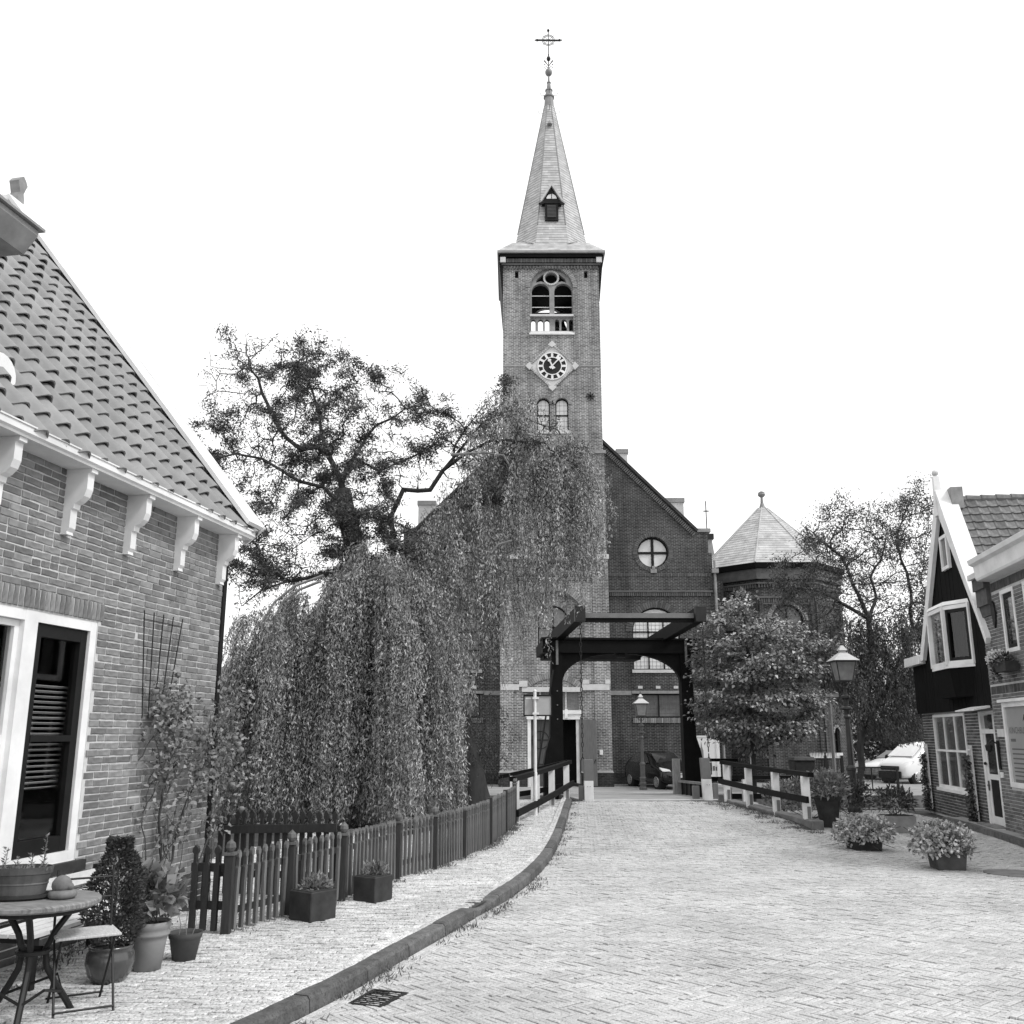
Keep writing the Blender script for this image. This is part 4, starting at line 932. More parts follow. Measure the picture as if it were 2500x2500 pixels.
c_ = MB(); c_.prism([(-.42, 4.1), (-.42, 4.2), (-.36, 4.25), (-.42, 4.3), (-.42, 4.48), (PW + .42, 4.48), (PW + .42, 4.3), (PW + .36, 4.25), (PW + .42, 4.2), (PW + .42, 4.1)], pf, -.2, .2); c_.build('cap_beam', 'bridge_black', bridge)
c_ = MB(); c_.prism([(-.46, 4.483), (PW + .46, 4.483), (PW + .46, 4.54), (-.46, 4.54)], pf, -.26, .26); c_.build('cap_board', 'bridge_black', bridge)
c_ = MB(); c_.prism([(PW / 2 - .12, 3.98), (PW / 2 + .12, 3.98), (PW / 2 + .12, 4.098), (PW / 2 - .12, 4.098)], pf, -.16, .16); c_.build('key_block', 'bridge_black', bridge)
for p, q in (((1.79, 24.75, 4.86), (.92, 31.6, 4.42)), ((4.97, 24.8, 4.86), (4.12, 31.9, 4.42))):
    b_ = MB(); b_.bar(p, q, .24, .36); b_.build('balance_beam', 'bridge_black', bridge)
    b_ = MB(); b_.bar(Vector(p) - (Vector(q) - Vector(p)).normalized() * .01 + Vector((0, -.015, 0)), Vector(p) + (Vector(q) - Vector(p)).normalized() * .12, .28, .40); b_.build('beam_cap', 'iron', bridge)
b_ = MB(); b_.bar((1.92, 25.05, 4.84), (4.84, 25.1, 4.84), .16, .13); b_.build('spreader_beam', 'grey_paint', bridge)
b_ = MB(); b_.bar((1.92, 25.06, 4.72), (4.84, 25.11, 4.72), .12, .1); b_.build('spreader_shadow', 'bridge_black', bridge)  # black bar added as the shadow below the spreader beam
b_ = MB(); b_.bar((.98, 31.2, 4.5), (4.16, 31.5, 4.5), .9, .7); b_.build('counterweight', 'bridge_black', bridge)
b_ = MB(); b_.tube([(1.2, 27.8, 3.6), (.62, 27.75, .2)], .03, 6); b_.build('stay_rod', 'iron', bridge)
def chain(x, y, z0, z1, n_name, parent):
    c_ = MB(); z = z0; k = 0
    while z > z1:
        L, rr = .085, .026
        pts = []
        for i in range(10):
            t_ = 2 * math.pi * i / 10; a, b = rr * math.cos(t_), L * math.sin(t_) * .8
            pts.append((x + (a if k % 2 else 0), y + (0 if k % 2 else a), z + b))
        c_.tube(pts + pts[:1], .010, 4, cap=False); z -= .115; k += 1
    return c_.build(n_name, 'iron', parent, kind='stuff')
for x, y in ((1.79, 24.72), (5.0, 24.78)):
    chain(x, y, 4.62, 1.32, 'chain', bridge)
    b_ = MB(); b_.tube([(x, y, 1.3), (x, y, 1.22), (x - .05, y, 1.12), (x - .05, y, .8), (x, y, .72), (x + .05, y, .8), (x + .05, y, 1.12), (x, y, 1.22)], .014, 5); b_.tube([(x, y, .72), (x, y, .25)], .018, 5); b_.build('chain_shackle', 'iron', bridge)
for s in (1,):                                        # low guard with uprights beside the deck
    b_ = MB(); b_.hexa([bp(1.55, .25, .52), bp(1.68, .25, .52), bp(1.68, 3.4, .46), bp(1.55, 3.4, .46)], [bp(1.55, .25, .58), bp(1.68, .25, .58), bp(1.68, 3.4, .52), bp(1.55, 3.4, .52)]); gr = b_.build('deck_guard', 'concrete', bridge)
    b_ = MB(); b_.hexa([bp(1.7, .25, .1), bp(1.73, .25, .1), bp(1.73, 3.4, .06), bp(1.7, 3.4, .06)], [bp(1.7, .25, .52), bp(1.73, .25, .52), bp(1.73, 3.4, .46), bp(1.7, 3.4, .46)]); b_.build('guard_back', 'iron', gr)
    for k in range(7):
        b_ = MB(); v = .4 + k * .45; b_.bar(bp(1.6, v, .12), bp(1.6, v, .51), .05, .05); b_.build('guard_upright', 'iron', gr)
    b_ = MB(); b_.hexa([bp(-1.72, .25, .5), bp(-1.6, .25, .5), bp(-1.6, 3.4, .46), bp(-1.72, 3.4, .46)], [bp(-1.72, .25, .56), bp(-1.6, .25, .56), bp(-1.6, 3.4, .52), bp(-1.72, 3.4, .52)]); b_.build('deck_guard', 'bridge_black', bridge)
def bollard(x, y, z, h, lean, label, w=.22):
    t = thing('bollard', label, 'bollard', (x, y, z), group='painted bridge bollards')
    b_ = MB(); b_.hexa([(-w/2, -.1, -.1), (w/2, -.1, -.1), (w/2, .1, -.1), (-w/2, .1, -.1)], [(-w/2 + lean/2, -.1, h/2), (w/2 + lean/2, -.1, h/2), (w/2 + lean/2, .1, h/2), (-w/2 + lean/2, .1, h/2)]); b_.build('lower_half', 'white_paint', t, bevel=.006)
    b_ = MB(); b_.hexa([(-w/2 + lean/2, -.1, h/2 + .001), (w/2 + lean/2, -.1, h/2 + .001), (w/2 + lean/2, .1, h/2 + .001), (-w/2 + lean/2, .1, h/2 + .001)], [(-w/2 + lean, -.1, h), (w/2 + lean, -.1, h), (w/2 + lean, .1, h), (-w/2 + lean, .1, h)]); b_.build('upper_half', 'red_paint', t, bevel=.006)
    b_ = MB()
    for dx in (-.03, .03): b_.lathe([(.008, 0), (.008, .012)], (dx, -.105, h * .36), 6)
    b_.build('bolt_heads', 'iron', t, kind='stuff')
bollard(1.87, 23.95, .17, 1.0, 0, 'two-tone bollard at the left side of the bridge entrance')
bollard(4.82, 24.2, .2, 1.0, -.05, 'two-tone bollard at the right side of the bridge entrance')
for x, y, z, h, w, m, lab in ((1.70, 24.02, .1, .45, .14, 'red_paint', 'short painted block beside the left bridge bollard'), (4.58, 24.5, .1, .42, .16, 'red_paint', 'short painted block beside the right bridge bollard'), (5.03, 24.3, .1, .5, .12, 'grey_paint', 'short grey post right of the right bridge bollard'), (4.66, 27.75, .05, 1.05, .2, 'post_wood', 'weathered wooden post at the far end of the bridge deck')):
    b_ = MB(); b_.box(x - w/2, x + w/2, y - w/2, y + w/2, z, z + h); tag(b_.build('wooden_post', m, bevel=.008), lab, 'post')
def railing(label, posts, top, low, ends=(0.15, 0.15), side=-1, w=.135, top_w=.12):
    """white posts with two black rails; posts (x, y, zbase), top and low rail heights per post"""
    t = thing('railing', label, 'railing', posts[0], group='white post railings at the bridge', world=True)
    for (x, y, z), zt in zip(posts, top):
        p_ = MB(); p_.box(x - w/2, x + w/2, y - w/2, y + w/2, z - .15, zt); o = p_.build('post', 'white_worn', t)
        p_ = MB(); p_.box(x - .012, x + .055, y - w/2 - .012, y - w/2 - .002, z + .02, z + .24); p_.build('foot_iron', 'grey_paint', o)
    for hh, nm, sec in ((top, 'top_rail', (top_w, .085)), (low, 'lower_rail', (.05, .12))):
        P = [Vector((x, y, h_)) for (x, y, z), h_ in zip(posts, hh)]
        d0, d1 = (P[1] - P[0]).normalized(), (P[-1] - P[-2]).normalized()
        P[0] = P[0] - d0 * ends[0]; P[-1] = P[-1] + d1 * ends[1]
        for a, b in zip(P, P[1:]):
            off = Vector((0, 0, .04)) if nm == 'top_rail' else Vector((d0.y, -d0.x, 0)) * (w/2 + .027) * side
            b_ = MB(); b_.bar(a + off, b + off, *sec); b_.build(nm, 'bridge_black', t)
railing('white post railing on the left of the bridge ramp', [(.07, 18.42, .17), (.5, 20.15, .2), (.88, 21.75, .23), (1.3, 23.45, .25)], [.92, .96, 1.0, 1.06], [.36, .43, .5, .60], (.25, .45), 1)
railing('white post railing on the right of the bridge ramp', [(5.66, 18.95, .18), (5.5, 20.5, .2), (5.33, 22.1, .22), (5.17, 23.62, .24)], [.98, 1.0, 1.03, 1.06], [.56, .58, .62, .66], (.3, .3), -1)
railing('low railing along the near quay behind the right ramp railing', [(5.6, 23.6, .0), (6.6, 23.6, .0), (8.18, 23.6, .0)], [.72, .72, .72], [.32, .32, .32], (.3, .1), -1)
railing('railing along the near quay left of the bridge', [(.02, 23.55, .05), (.52, 23.58, .05), (.95, 23.6, .05)], [.8, .9, 1.0], [.35, .42, .5], (.35, .4), -1)
rwl = MB(); rwl.hexa([(5.62, 18.55, -.1), (5.86, 18.6, -.1), (5.38, 23.74, -.1), (5.12, 23.7, -.1)], [(5.62, 18.55, .19), (5.86, 18.6, .19), (5.38, 23.74, .25), (5.12, 23.7, .25)]); tag(rwl.build('ramp_wall', 'concrete', bevel=.015), 'low mossy concrete wall holding the bridge ramp on the right', 'wall')
rwl = MB(); rwl.hexa([(-.02, 18.25, -.1), (.2, 18.2, -.1), (1.45, 23.7, -.1), (1.22, 23.75, -.1)], [(-.02, 18.25, .14), (.06, 18.23, .14), (1.30, 23.7, .22), (1.22, 23.75, .22)]); tag(rwl.build('ramp_wall', 'concrete'), 'low concrete edge of the bridge ramp under the left railing', 'wall')

def lamp(loc, h, label, m, sc=1.0):
    t = thing('street_lamp', label, 'street lamp', loc, group='old style street lamps')
    s = sc
    p_ = MB(); p_.lathe([(.15*s, 0), (.15*s, .1), (.125*s, .13), (.125*s, .2), (.14*s, .22), (.14*s, .28), (.11*s, .31), (.115*s, .4), (.13*s, .42), (.13*s, .48), (.1*s, .52), (.1*s, .95), (.12*s, .97), (.12*s, 1.02), (.075*s, 1.08)], n=14); p_.build('base', m, t, smooth=False)
    zt = h - 1.28 * s
    p_ = MB(); p_.lathe([(.07*s, 1.05), (.055*s, zt - .5), (.075*s, zt - .49), (.085*s, zt - .44), (.06*s, zt - .4), (.07*s, zt - .3), (.14*s, zt - .27), (.14*s, zt - .23), (.05*s, zt - .2), (.065*s, zt - .05), (.11*s, zt), (.11*s, zt + .05), (.045*s, zt + .07), (.04*s, zt + .28), (.06*s, zt + .3)], n=12); p_.build('column', m, t)
    z0, z1 = zt + .40 * s, zt + .86 * s; a0, a1 = .155 * s, .235 * s
    f_ = MB(); cs = [(-1, -1), (1, -1), (1, 1), (-1, 1)]
    for cx, cy in cs: f_.tube([(cx*a0, cy*a0, z0), (cx*a1, cy*a1, z1)], .014*s, 4); f_.tube([(0, 0, zt + .2), (cx*a0*.6, cy*a0*.6, zt + .24), (cx*a0, cy*a0, z0)], .012*s, 4)
    for (ax, ay), (bx_, by_) in zip(cs, cs[1:] + cs[:1]): f_.bar((ax*a0, ay*a0, z0), (bx_*a0, by_*a0, z0), .03*s, .035*s); f_.bar((ax*a1, ay*a1, z1), (bx_*a1, by_*a1, z1), .03*s, .03*s)
    lan = f_.build('lantern_frame', m, t)
    for k, ((ax, ay), (bx_, by_)) in enumerate(zip(cs, cs[1:] + cs[:1])):
        g_ = MB(); g_.add([(ax*a0, ay*a0, z0), (bx_*a0, by_*a0, z0), (bx_*a1, by_*a1, z1), (ax*a1, ay*a1, z1)], [(0, 1, 2, 3)]); g_.build('glass_pane', 'lantern_glass', lan)
    g_ = MB(); g_.lathe([(.05*s, z0 + .02), (.06*s, z0 + .08), (.06*s, z0 + .2), (.03*s, z0 + .26)], n=10); g_.build('mantle', 'frosted', lan)
    r_ = MB(); b0, b1 = .31*s, .09*s; zr = z1 + .02
    r_.hexa([(-b0, -b0, zr), (b0, -b0, zr), (b0, b0, zr), (-b0, b0, zr)], [(-b1, -b1, zr + .19*s), (b1, -b1, zr + .19*s), (b1, b1, zr + .19*s), (-b1, b1, zr + .19*s)]); rf = r_.build('lantern_roof', 'lamp_roof', t)
    r_ = MB(); c1 = .1*s; r_.hexa([(-.07*s, -.07*s, zr + .19*s), (.07*s, -.07*s, zr + .19*s), (.07*s, .07*s, zr + .19*s), (-.07*s, .07*s, zr + .19*s)], [(-.07*s, -.07*s, zr + .25*s), (.07*s, -.07*s, zr + .25*s), (.07*s, .07*s, zr + .25*s), (-.07*s, .07*s, zr + .25*s)]); r_.hexa([(-c1, -c1, zr + .251*s), (c1, -c1, zr + .251*s), (c1, c1, zr + .251*s), (-c1, c1, zr + .251*s)], [(-.03*s, -.03*s, zr + .37*s), (.03*s, -.03*s, zr + .37*s), (.03*s, .03*s, zr + .37*s), (-.03*s, .03*s, zr + .37*s)]); r_.build('lantern_cap', 'lamp_roof', rf)
    r_ = MB(); r_.lathe([(.03*s, zr + .37*s), (.045*s, zr + .4*s), (.02*s, zr + .43*s), (.035*s, zr + .46*s), (.008*s, zr + .52*s)], n=8); r_.build('finial', m, rf)
lamp((8.05, 23.2, -.02), 3.93, 'tall old style lantern on a dark post by the right quay', 'lamp_green')
lamp((5.17, 38.7, -.36), 3.75, 'old style lantern post standing in front of the black car', 'lamp_green_grey')

# traffic sign seen from behind, on a white pole
t = thing('traffic_sign', 'grey back of a square traffic sign on a white pole by the ramp', 'traffic sign', (.46, 19.75, .15), world=True)
p_ = MB(); p_.tube([(.47, 19.75, .15), (.47, 19.75, 1.02)], .042, 10); p_.tube([(.47, 19.75, 1.02), (.47, 19.75, 2.62)], .033, 10); p_.build('pole', 'white_worn', t, smooth=False)
p_ = MB(); p_.box(.25, .81, 19.79, 19.81, 2.15, 2.54); b = p_.build('board', 'board_back', t)
p_ = MB(); p_.box(.235, .825, 19.77, 19.825, 2.53, 2.56); p_.box(.235, .825, 19.77, 19.825, 2.13, 2.155); p_.box(.235, .26, 19.771, 19.824, 2.155, 2.53); p_.box(.80, .825, 19.771, 19.824, 2.155, 2.53); p_.build('rim', 'black_paint', b, each=True)
p_ = MB(); p_.box(.42, .55, 19.70, 19.79, 2.47, 2.51); p_.box(.42, .55, 19.70, 19.79, 2.16, 2.2); p_.build('clamp', 'white_worn', t, each=True)
p_ = MB(); p_.box(.28, .39, 19.786, 19.789, 2.47, 2.505); p_.build('sticker', 'poster', b)
p_ = MB(); p_.ball((.47, 19.75, 2.63), .038, 6); p_.build('pole_cap', 'white_worn', t)
# posts and street furniture on the far bank
t = thing('white_pole', 'thin white pole with a short arm behind the right railing', 'pole', (7.0, 28.7, .05), world=True)
p_ = MB(); p_.tube([(7.05, 28.7, .05), (7.05, 28.7, 2.05)], .045, 8); p_.build('shaft', 'white_paint', t)
p_ = MB(); p_.box(7.0, 7.34, 28.66, 28.74, 2.12, 2.24); p_.tube([(7.05, 28.7, 2.05), (7.05, 28.7, 2.3)], .03, 6); p_.build('arm', 'white_paint', t)
a0 = at(2042, 1940, 29.5); a1 = at(2036, 1702, 29.5)
t = thing('sign_frame', 'thin grey post with a flat crossbar left of the quay lamp', 'post', (a0[0], 29.5, .04), world=True)
p_ = MB(); p_.tube([(a0[0], 29.5, .0), (a0[0], 29.5, a1[2])], .055, 8); p_.build('shaft', 'grey_paint', t)
p_ = MB(); p_.box(a0[0] - .3, a0[0] + .28, 29.44, 29.56, a1[2], a1[2] + .09); p_.build('crossbar', 'grey_paint', t)
# iron gate panel in front of the chapel
gx0, gx1, gy = at(1978, 1900, 36)[0], at(2058, 1900, 36)[0], 36.0
t = thing('iron_gate', 'black iron fence panel with white spikes in front of the chapel', 'gate', (gx0, gy, -.33), world=True)
for i in range(3):
    x = gx0 + (gx1 - gx0) * i / 2; p_ = MB(); p_.box(x - .05, x + .05, gy - .05, gy + .05, -.35, 1.02); p_.build('post', 'iron', t)
for z in (-.2, .1, .9):
    p_ = MB(); p_.box(gx0, gx1, gy - .02, gy + .02, z - .02, z + .02); p_.build('rail', 'iron', t)
for i in range(22):
    if i % 11 == 0: continue
    x = gx0 + (gx1 - gx0) * i / 22; p_ = MB(); p_.box(x - .01, x + .01, gy - .012, gy + .012, -.3, .9); b = p_.build('bar', 'iron', t)
    p_ = MB(); p_.hexa([(x - .022, gy - .03, .93), (x + .022, gy - .03, .93), (x + .022, gy - .022, .93), (x - .022, gy - .022, .93)], [(x - .008, gy - .03, 1.12), (x + .008, gy - .03, 1.12), (x + .008, gy - .022, 1.12), (x - .008, gy - .022, 1.12)]); p_.build('spike', 'white_worn', b)
# wheeled bin on the far bank
b0 = at(1962, 1938, 29.2)
t = thing('wheeled_bin', 'dark wheeled refuse bin behind the right railing', 'bin', (b0[0], 29.2, .03))
p_ = MB(); p_.hexa([(-.24, -.27, .05), (.24, -.27, .05), (.24, .27, .05), (-.24, .27, .05)], [(-.31, -.34, .98), (.31, -.34, .98), (.31, .34, .98), (-.31, .34, .98)]); p_.build('body', 'planter_dark', t, bevel=.02)
p_ = MB(); p_.hexa([(-.34, -.38, .985), (.34, -.38, .985), (.34, .38, .985), (-.34, .38, .985)], [(-.3, -.3, 1.09), (.3, -.3, 1.09), (.3, .36, 1.09), (-.3, .36, 1.09)]); p_.build('lid', 'planter_grey', t, bevel=.02)
for s in (-1, 1):
    p_ = MB(); p_.tube([(s*.2, .3, .1), (s*.28, .3, .1)], .1, 12); p_.build('wheel', 'tyre', t)
# black bench-like barrier by the parked cars
f0, f1 = at(2090, 1928, 32.0), at(2194, 1928, 32.0)
t = thing('tubular_barrier', 'black tubular steel barrier in front of the white van', 'barrier', (f0[0], 32, -.12), world=True)
z0, z1 = -.2, .72
for x in (f0[0], f1[0]): p_ = MB(); p_.bar((x, 32, z0), (x, 32, z1), .07, .07); p_.build('post', 'iron', t)
for z in (z1, .02): p_ = MB(); p_.bar((f0[0], 32, z), (f1[0], 32, z), .05, .05); p_.build('rail', 'iron', t)
p_ = MB(); p_.bar((f0[0] + .55, 32, .05), (f0[0] + .55, 32, z1), .03, .03); p_.build('brace', 'iron', t)
p_ = MB()
for k in range(30): x = f0[0] + .05 + k * (f1[0] - f0[0] - .1) / 30; p_.box(x, x + .012, 31.99, 32.01, .28, z1)
for k in range(8): p_.box(f0[0], f1[0], 31.992, 32.008, .28 + k * .055, .288 + k * .055)
p_.build('mesh_panel', 'iron', t, kind='stuff')
# white board with a printed tower right of the bridge portal
w0 = at(1688, 1895, 42.4); w1 = at(1747, 1800, 42.4)
t = thing('notice_board', 'white board with a printed grey tower beside the bridge portal', 'board', (w0[0], 42.4, -.35), world=True)
p_ = MB(); p_.box(w0[0], w1[0], 42.38, 42.43, -.05, w1[2]); b = p_.build('panel', 'poster', t)
p_ = MB(); p_.box(w0[0] - .1, w1[0] + .05, 42.36, 42.44, w1[2], w1[2] + .07); p_.build('top_rail', 'white_paint', t)
p_ = MB(); p_.box(w1[0], w1[0] + .14, 42.34, 42.45, -.35, w1[2]); p_.box(w0[0] - .1, w0[0], 42.34, 42.45, -.35, w1[2]); p_.build('post', 'white_worn', t, each=True)
cx = (w0[0] + w1[0]) / 2 - .08
p_ = MB(); y = 42.374
p_.prism([(cx - .09, .35), (cx + .09, .35), (cx + .08, 1.1), (cx + .03, 1.25), (cx, 1.5), (cx - .03, 1.25), (cx - .08, 1.1)], lambda a, b_, t_: (a, y + t_, b_), 0, .004); p_.build('printed_tower', 'print_mid', b)
p_ = MB()
for k in range(9): x = w0[0] + .1 + k * .12; h_ = random.uniform(.1, .35); p_.box(x, x + .09, 42.373, 42.377, .25, .25 + h_)
p_.build('printed_roofs', 'print_grey', b, kind='stuff')
# quay railing piece at the far end right of the portal
railing('far end railing of the bridge right of the portal', [(5.55, 28.7, .03), (6.35, 28.75, .03)], [1.0, 1.0], [.5, .5], (.2, .3), -1)
# ------------------------------------------------------------------ left house
LR = math.atan2(-.9845, -.1752)
lh = thing('brick_house', 'brick house with pantile roof and white gutter brackets at the left', 'house', (-3.19, 10.35, 0), LR)
def yw(a, b, t): return (a, -t, b)                   # wall face: a along the wall towards the camera, b up, t inwards
WX0, WX1, WZ0, WZ1 = 2.22, 4.98, .76, 2.70
wl = MB(); wl.sheet(rectp(.03, 8, -.05, 4.05), [rectp(WX0, WX1, WZ0, WZ1)], yw, .12)
wl.add([(.03, 0, -.05), (.03, -7, -.05), (.03, -7, 4.05), (.03, -3.45, 8.3), (.03, 0, 4.05)], [(0, 1, 2, 3, 4)]); wl.add([(8, 0, -.05), (8, -7, -.05), (8, -7, 4.05), (8, 0, 4.05)], [(3, 2, 1, 0)]); wl.add([(.03, -7, -.05), (8, -7, -.05), (8, -7, 4.05), (.03, -7, 4.05)], [(0, 1, 2, 3)])
wall = wl.build('wall', 'mortar', lh, recalc=False)
def brick_mesh(name, L, Hh, m, seed):
    r_ = random.Random(seed); mb = MB(); e = .006
    j = lambda s=.0022: r_.uniform(-s, s)
    nx = 4; top = []; 
    fr = [(-L/2 + L*i/nx, 0) for i in range(nx + 1)]
    vs = []
    for z in (-Hh/2, Hh/2):
        for x, _ in fr: vs.append((x + j(), -.03, z)); 
    for z in (-Hh/2, Hh/2):
        for x, _ in fr: vs.append((x + j(), .003, z + j()))
    for z in (-Hh/2 + e, Hh/2 - e):
        for i, (x, _) in enumerate(fr): vs.append((x + (e if i == 0 else -e if i == nx else 0) + j(), .0085 + j(.0028), z + j()))
    n = nx + 1; fs = []
    for i in range(nx):
        fs += [(4*n+i, 4*n+i+1, 5*n+i+1, 5*n+i), (2*n+i, 2*n+i+1, 4*n+i+1, 4*n+i), (5*n+i, 5*n+i+1, 3*n+i+1, 3*n+i), (i, i+1, 2*n+i+1, 2*n+i), (3*n+i, 3*n+i+1, n+i+1, n+i)]
    for a in (0, nx): fs += [(2*n+a, 4*n+a, 5*n+a, 3*n+a), (a, 2*n+a, 3*n+a, n+a)]
    mb.add(vs, fs); me = bpy.data.meshes.new(name); me.from_pydata(mb.v, [], mb.f)
    bm = bmesh.new(); bm.from_mesh(me); bmesh.ops.recalc_face_normals(bm, faces=bm.faces); bm.to_mesh(me); bm.free()
    finish(me); me.materials.append(MATS[m]); return me
BST = [brick_mesh('brick', .203, .05, 'house_brick', i) for i in range(4)]; BHD = [brick_mesh('brick', .098, .05, 'house_brick', i + 9) for i in range(2)]
specs = []
z = .13; row = 0
while z < 3.99:
    x = .035 - (.0 if row % 2 else .107) ; first = True
    while x < 7.9:
        hd = random.random() < .12 and not first; L = .098 if hd else .203
        if first and row % 2 == 0: L = .098; x = .035; hd = True
        first = False
        x1 = x + L
        if z > WZ0 - .12 and z < WZ1 + .17 and x1 > WX0 - .01 and x < WX1 + .01:
            if x < WX0 - .04 and x1 > WX0 - .02: L = WX0 - .01 - x; x1 = x + L
            elif x > WX1: pass
            else: x = x1 + .011; continue
        if L > .04 and .035 <= x: specs.append(((x + x1) / 2, z, L))
        x = x1 + .0115
    z += .0613; row += 1
k = 0; specs.sort(key=lambda s: -((s[0] < 3.3) * 10 + s[0] + (s[1] < .5) * -100))
rest = []
for (cx, cz_, L) in specs:
    if cz_ > .42 and k < 276 and cx < 3.35 and (abs(L - .203) < .002 or abs(L - .098) < .002):
        me = random.choice(BST if L > .15 else BHD); k += 1
        inst('brick', me, wall, (cx, random.gauss(0, .0012), cz_ + random.gauss(0, .0012)), (0, random.gauss(0, .006), 0))
    else: rest.append((cx, cz_, L))
def wall_boxes(name, S, m, parent, Hh=.05, proud=.0085, sgn=1.0, y0=0.0):
    C_ = np.array([(a, y0 + (proud + random.gauss(0, .002)) * sgn, b) for a, b, L in S]); A_ = np.array([(-L/2 * sgn, random.gauss(0, .0015), 0) for a, b, L in S]); B_ = np.array([(0, random.gauss(0, .0008), Hh/2) for _ in S])
    return boxes(name, C_, A_, B_, .02, m, parent, kind='wall')
wall_boxes('bricks_beyond', [s for s in rest if s[1] > .42], 'house_brick_far', wall)
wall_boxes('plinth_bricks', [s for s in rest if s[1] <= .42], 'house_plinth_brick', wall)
sol = brick_mesh('brick', .152, .05, 'house_brick', 44)
for i in range(24): inst('brick', sol, wall, (2.175 + i * .0615, random.gauss(.003, .0015), 2.785), (0, R(90) + random.gauss(0, .015), 0))
wall_boxes('soldier_bricks_beyond', [(3.66 + i * .0615, 2.785, .05) for i in range(23)], 'house_brick_far', wall, .152)
# window: white box frame, dark inner sash at the right light, white sash at the left
win = MB(); D = -.04
for x0, x1, z0, z1 in ((WX0, WX0 + .085, WZ0, WZ1), (2.985, 3.14, WZ0, WZ1), (4.0, 4.15, WZ0, WZ1), (WX1 - .085, WX1, WZ0, WZ1)): win.box(x0, x1, -.13, -.005, z0, z1)
for x0, x1 in ((WX0 + .085, 2.985), (3.14, 4.0), (4.15, WX1 - .085)):
    win.box(x0, x1, -.13, -.006, WZ1 - .085, WZ1); win.box(x0, x1, -.13, -.006, WZ0, WZ0 + .08)
wo = win.build('window', 'white_paint', lh, label='tall white framed window with a dark inner sash')
s_ = MB(); a0, a1, b0, b1 = WX0 + .088, 2.982, WZ0 + .083, WZ1 - .088; fr = .085
s_.box(a0, a0 + fr, -.10, -.03, b0, b1); s_.box(a1 - fr, a1, -.10, -.03, b0, b1); s_.box(a0 + fr, a1 - fr, -.10, -.031, b1 - .10, b1); s_.box(a0 + fr, a1 - fr, -.10, -.031, b0, b0 + .12); s_.box(a0 + fr, a1 - fr, -.095, -.025, 1.70, 1.75)
s_.build('sash', 'black_paint', wo)
for z0, z1 in ((b0 + .12, 1.70), (1.75, b1 - .1)): g_ = MB(); g_.box(a0 + fr - .01, a1 - fr + .01, -.075, -.068, z0, z1); g_.build('pane', 'glass_clear', wo)
s_ = MB()
for x0, x1 in ((3.14, 4.0), (4.15, WX1 - .085)):
    s_.box(x0, x0 + .05, -.11, -.05, b0, b1); s_.box(x1 - .05, x1, -.11, -.05, b0, b1); s_.box(x0 + .05, x1 - .05, -.11, -.051, 1.68, 1.75); s_.box(x0 + .05, x1 - .05, -.11, -.051, b1 - .05, b1); s_.box(x0 + .05, x1 - .05, -.11, -.051, b0, b0 + .06)
s_.build('sash', 'white_paint', wo)
for x0, x1 in ((3.18, 3.96), (4.19, WX1 - .12)): g_ = MB(); g_.box(x0, x1, -.085, -.078, b0 + .03, b1 - .03); g_.build('pane', 'glass_clear', wo)
s_ = MB(); s_.box(2.13, 5.05, -.02, .05, .675, .757); s_.build('sill', 'planter_dark', wo)
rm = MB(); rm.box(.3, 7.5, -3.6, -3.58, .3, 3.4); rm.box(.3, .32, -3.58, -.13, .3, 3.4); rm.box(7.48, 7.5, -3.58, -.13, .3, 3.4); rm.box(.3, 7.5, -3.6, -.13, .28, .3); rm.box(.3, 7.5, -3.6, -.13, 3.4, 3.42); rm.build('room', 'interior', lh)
bl_ = MB()
for k in range(20):
    zz = 1.33 + k * .042; bl_.hexa([(1.3, -.185, zz), (4.9, -.185, zz), (4.9, -.15, zz + .014), (1.3, -.15, zz + .014)], [(1.3, -.185, zz + .004), (4.9, -.185, zz + .004), (4.9, -.15, zz + .018), (1.3, -.15, zz + .018)])
bl_.build('blind', 'blind', wo, kind='stuff')
cb = MB(); cb.box(2.0, 2.1, -1.2, -1.1, .4, 2.6); cb.box(2.6, 2.75, -1.6, -1.5, .4, 1.5); cb.box(2.2, 3.1, -1.5, -1.45, 1.02, 1.07); cb.build('room_furniture', 'stone_grey', lh, kind='stuff')
# gutter on scrolled brackets
g_ = MB(); g_.prism([(.0, 3.893), (.25, 3.893), (.255, 3.91), (.275, 3.925), (.275, 3.975), (.0, 3.975)], lambda a, b, t: (t, a, b), -.13, 8.0); gut = g_.build('gutter', 'white_paint', lh)
g_ = MB(); g_.box(-.14, 8, .262, .285, 3.976, 3.988); g_.build('gutter_lip', 'white_paint', gut)
for i in range(7):
    x = .12 + i * .885
    b_ = MB(); b_.prism([(.001, 3.892), (.235, 3.892), (.235, 3.86), (.205, 3.855), (.205, 3.72), (.185, 3.66), (.145, 3.62), (.105, 3.6), (.1, 3.56), (.08, 3.55), (.08, 3.4), (.06, 3.37), (.065, 3.345), (.001, 3.345)], lambda a, b, t: (t, a, b), x, x + .085); b_.build('bracket', 'white_paint', lh)
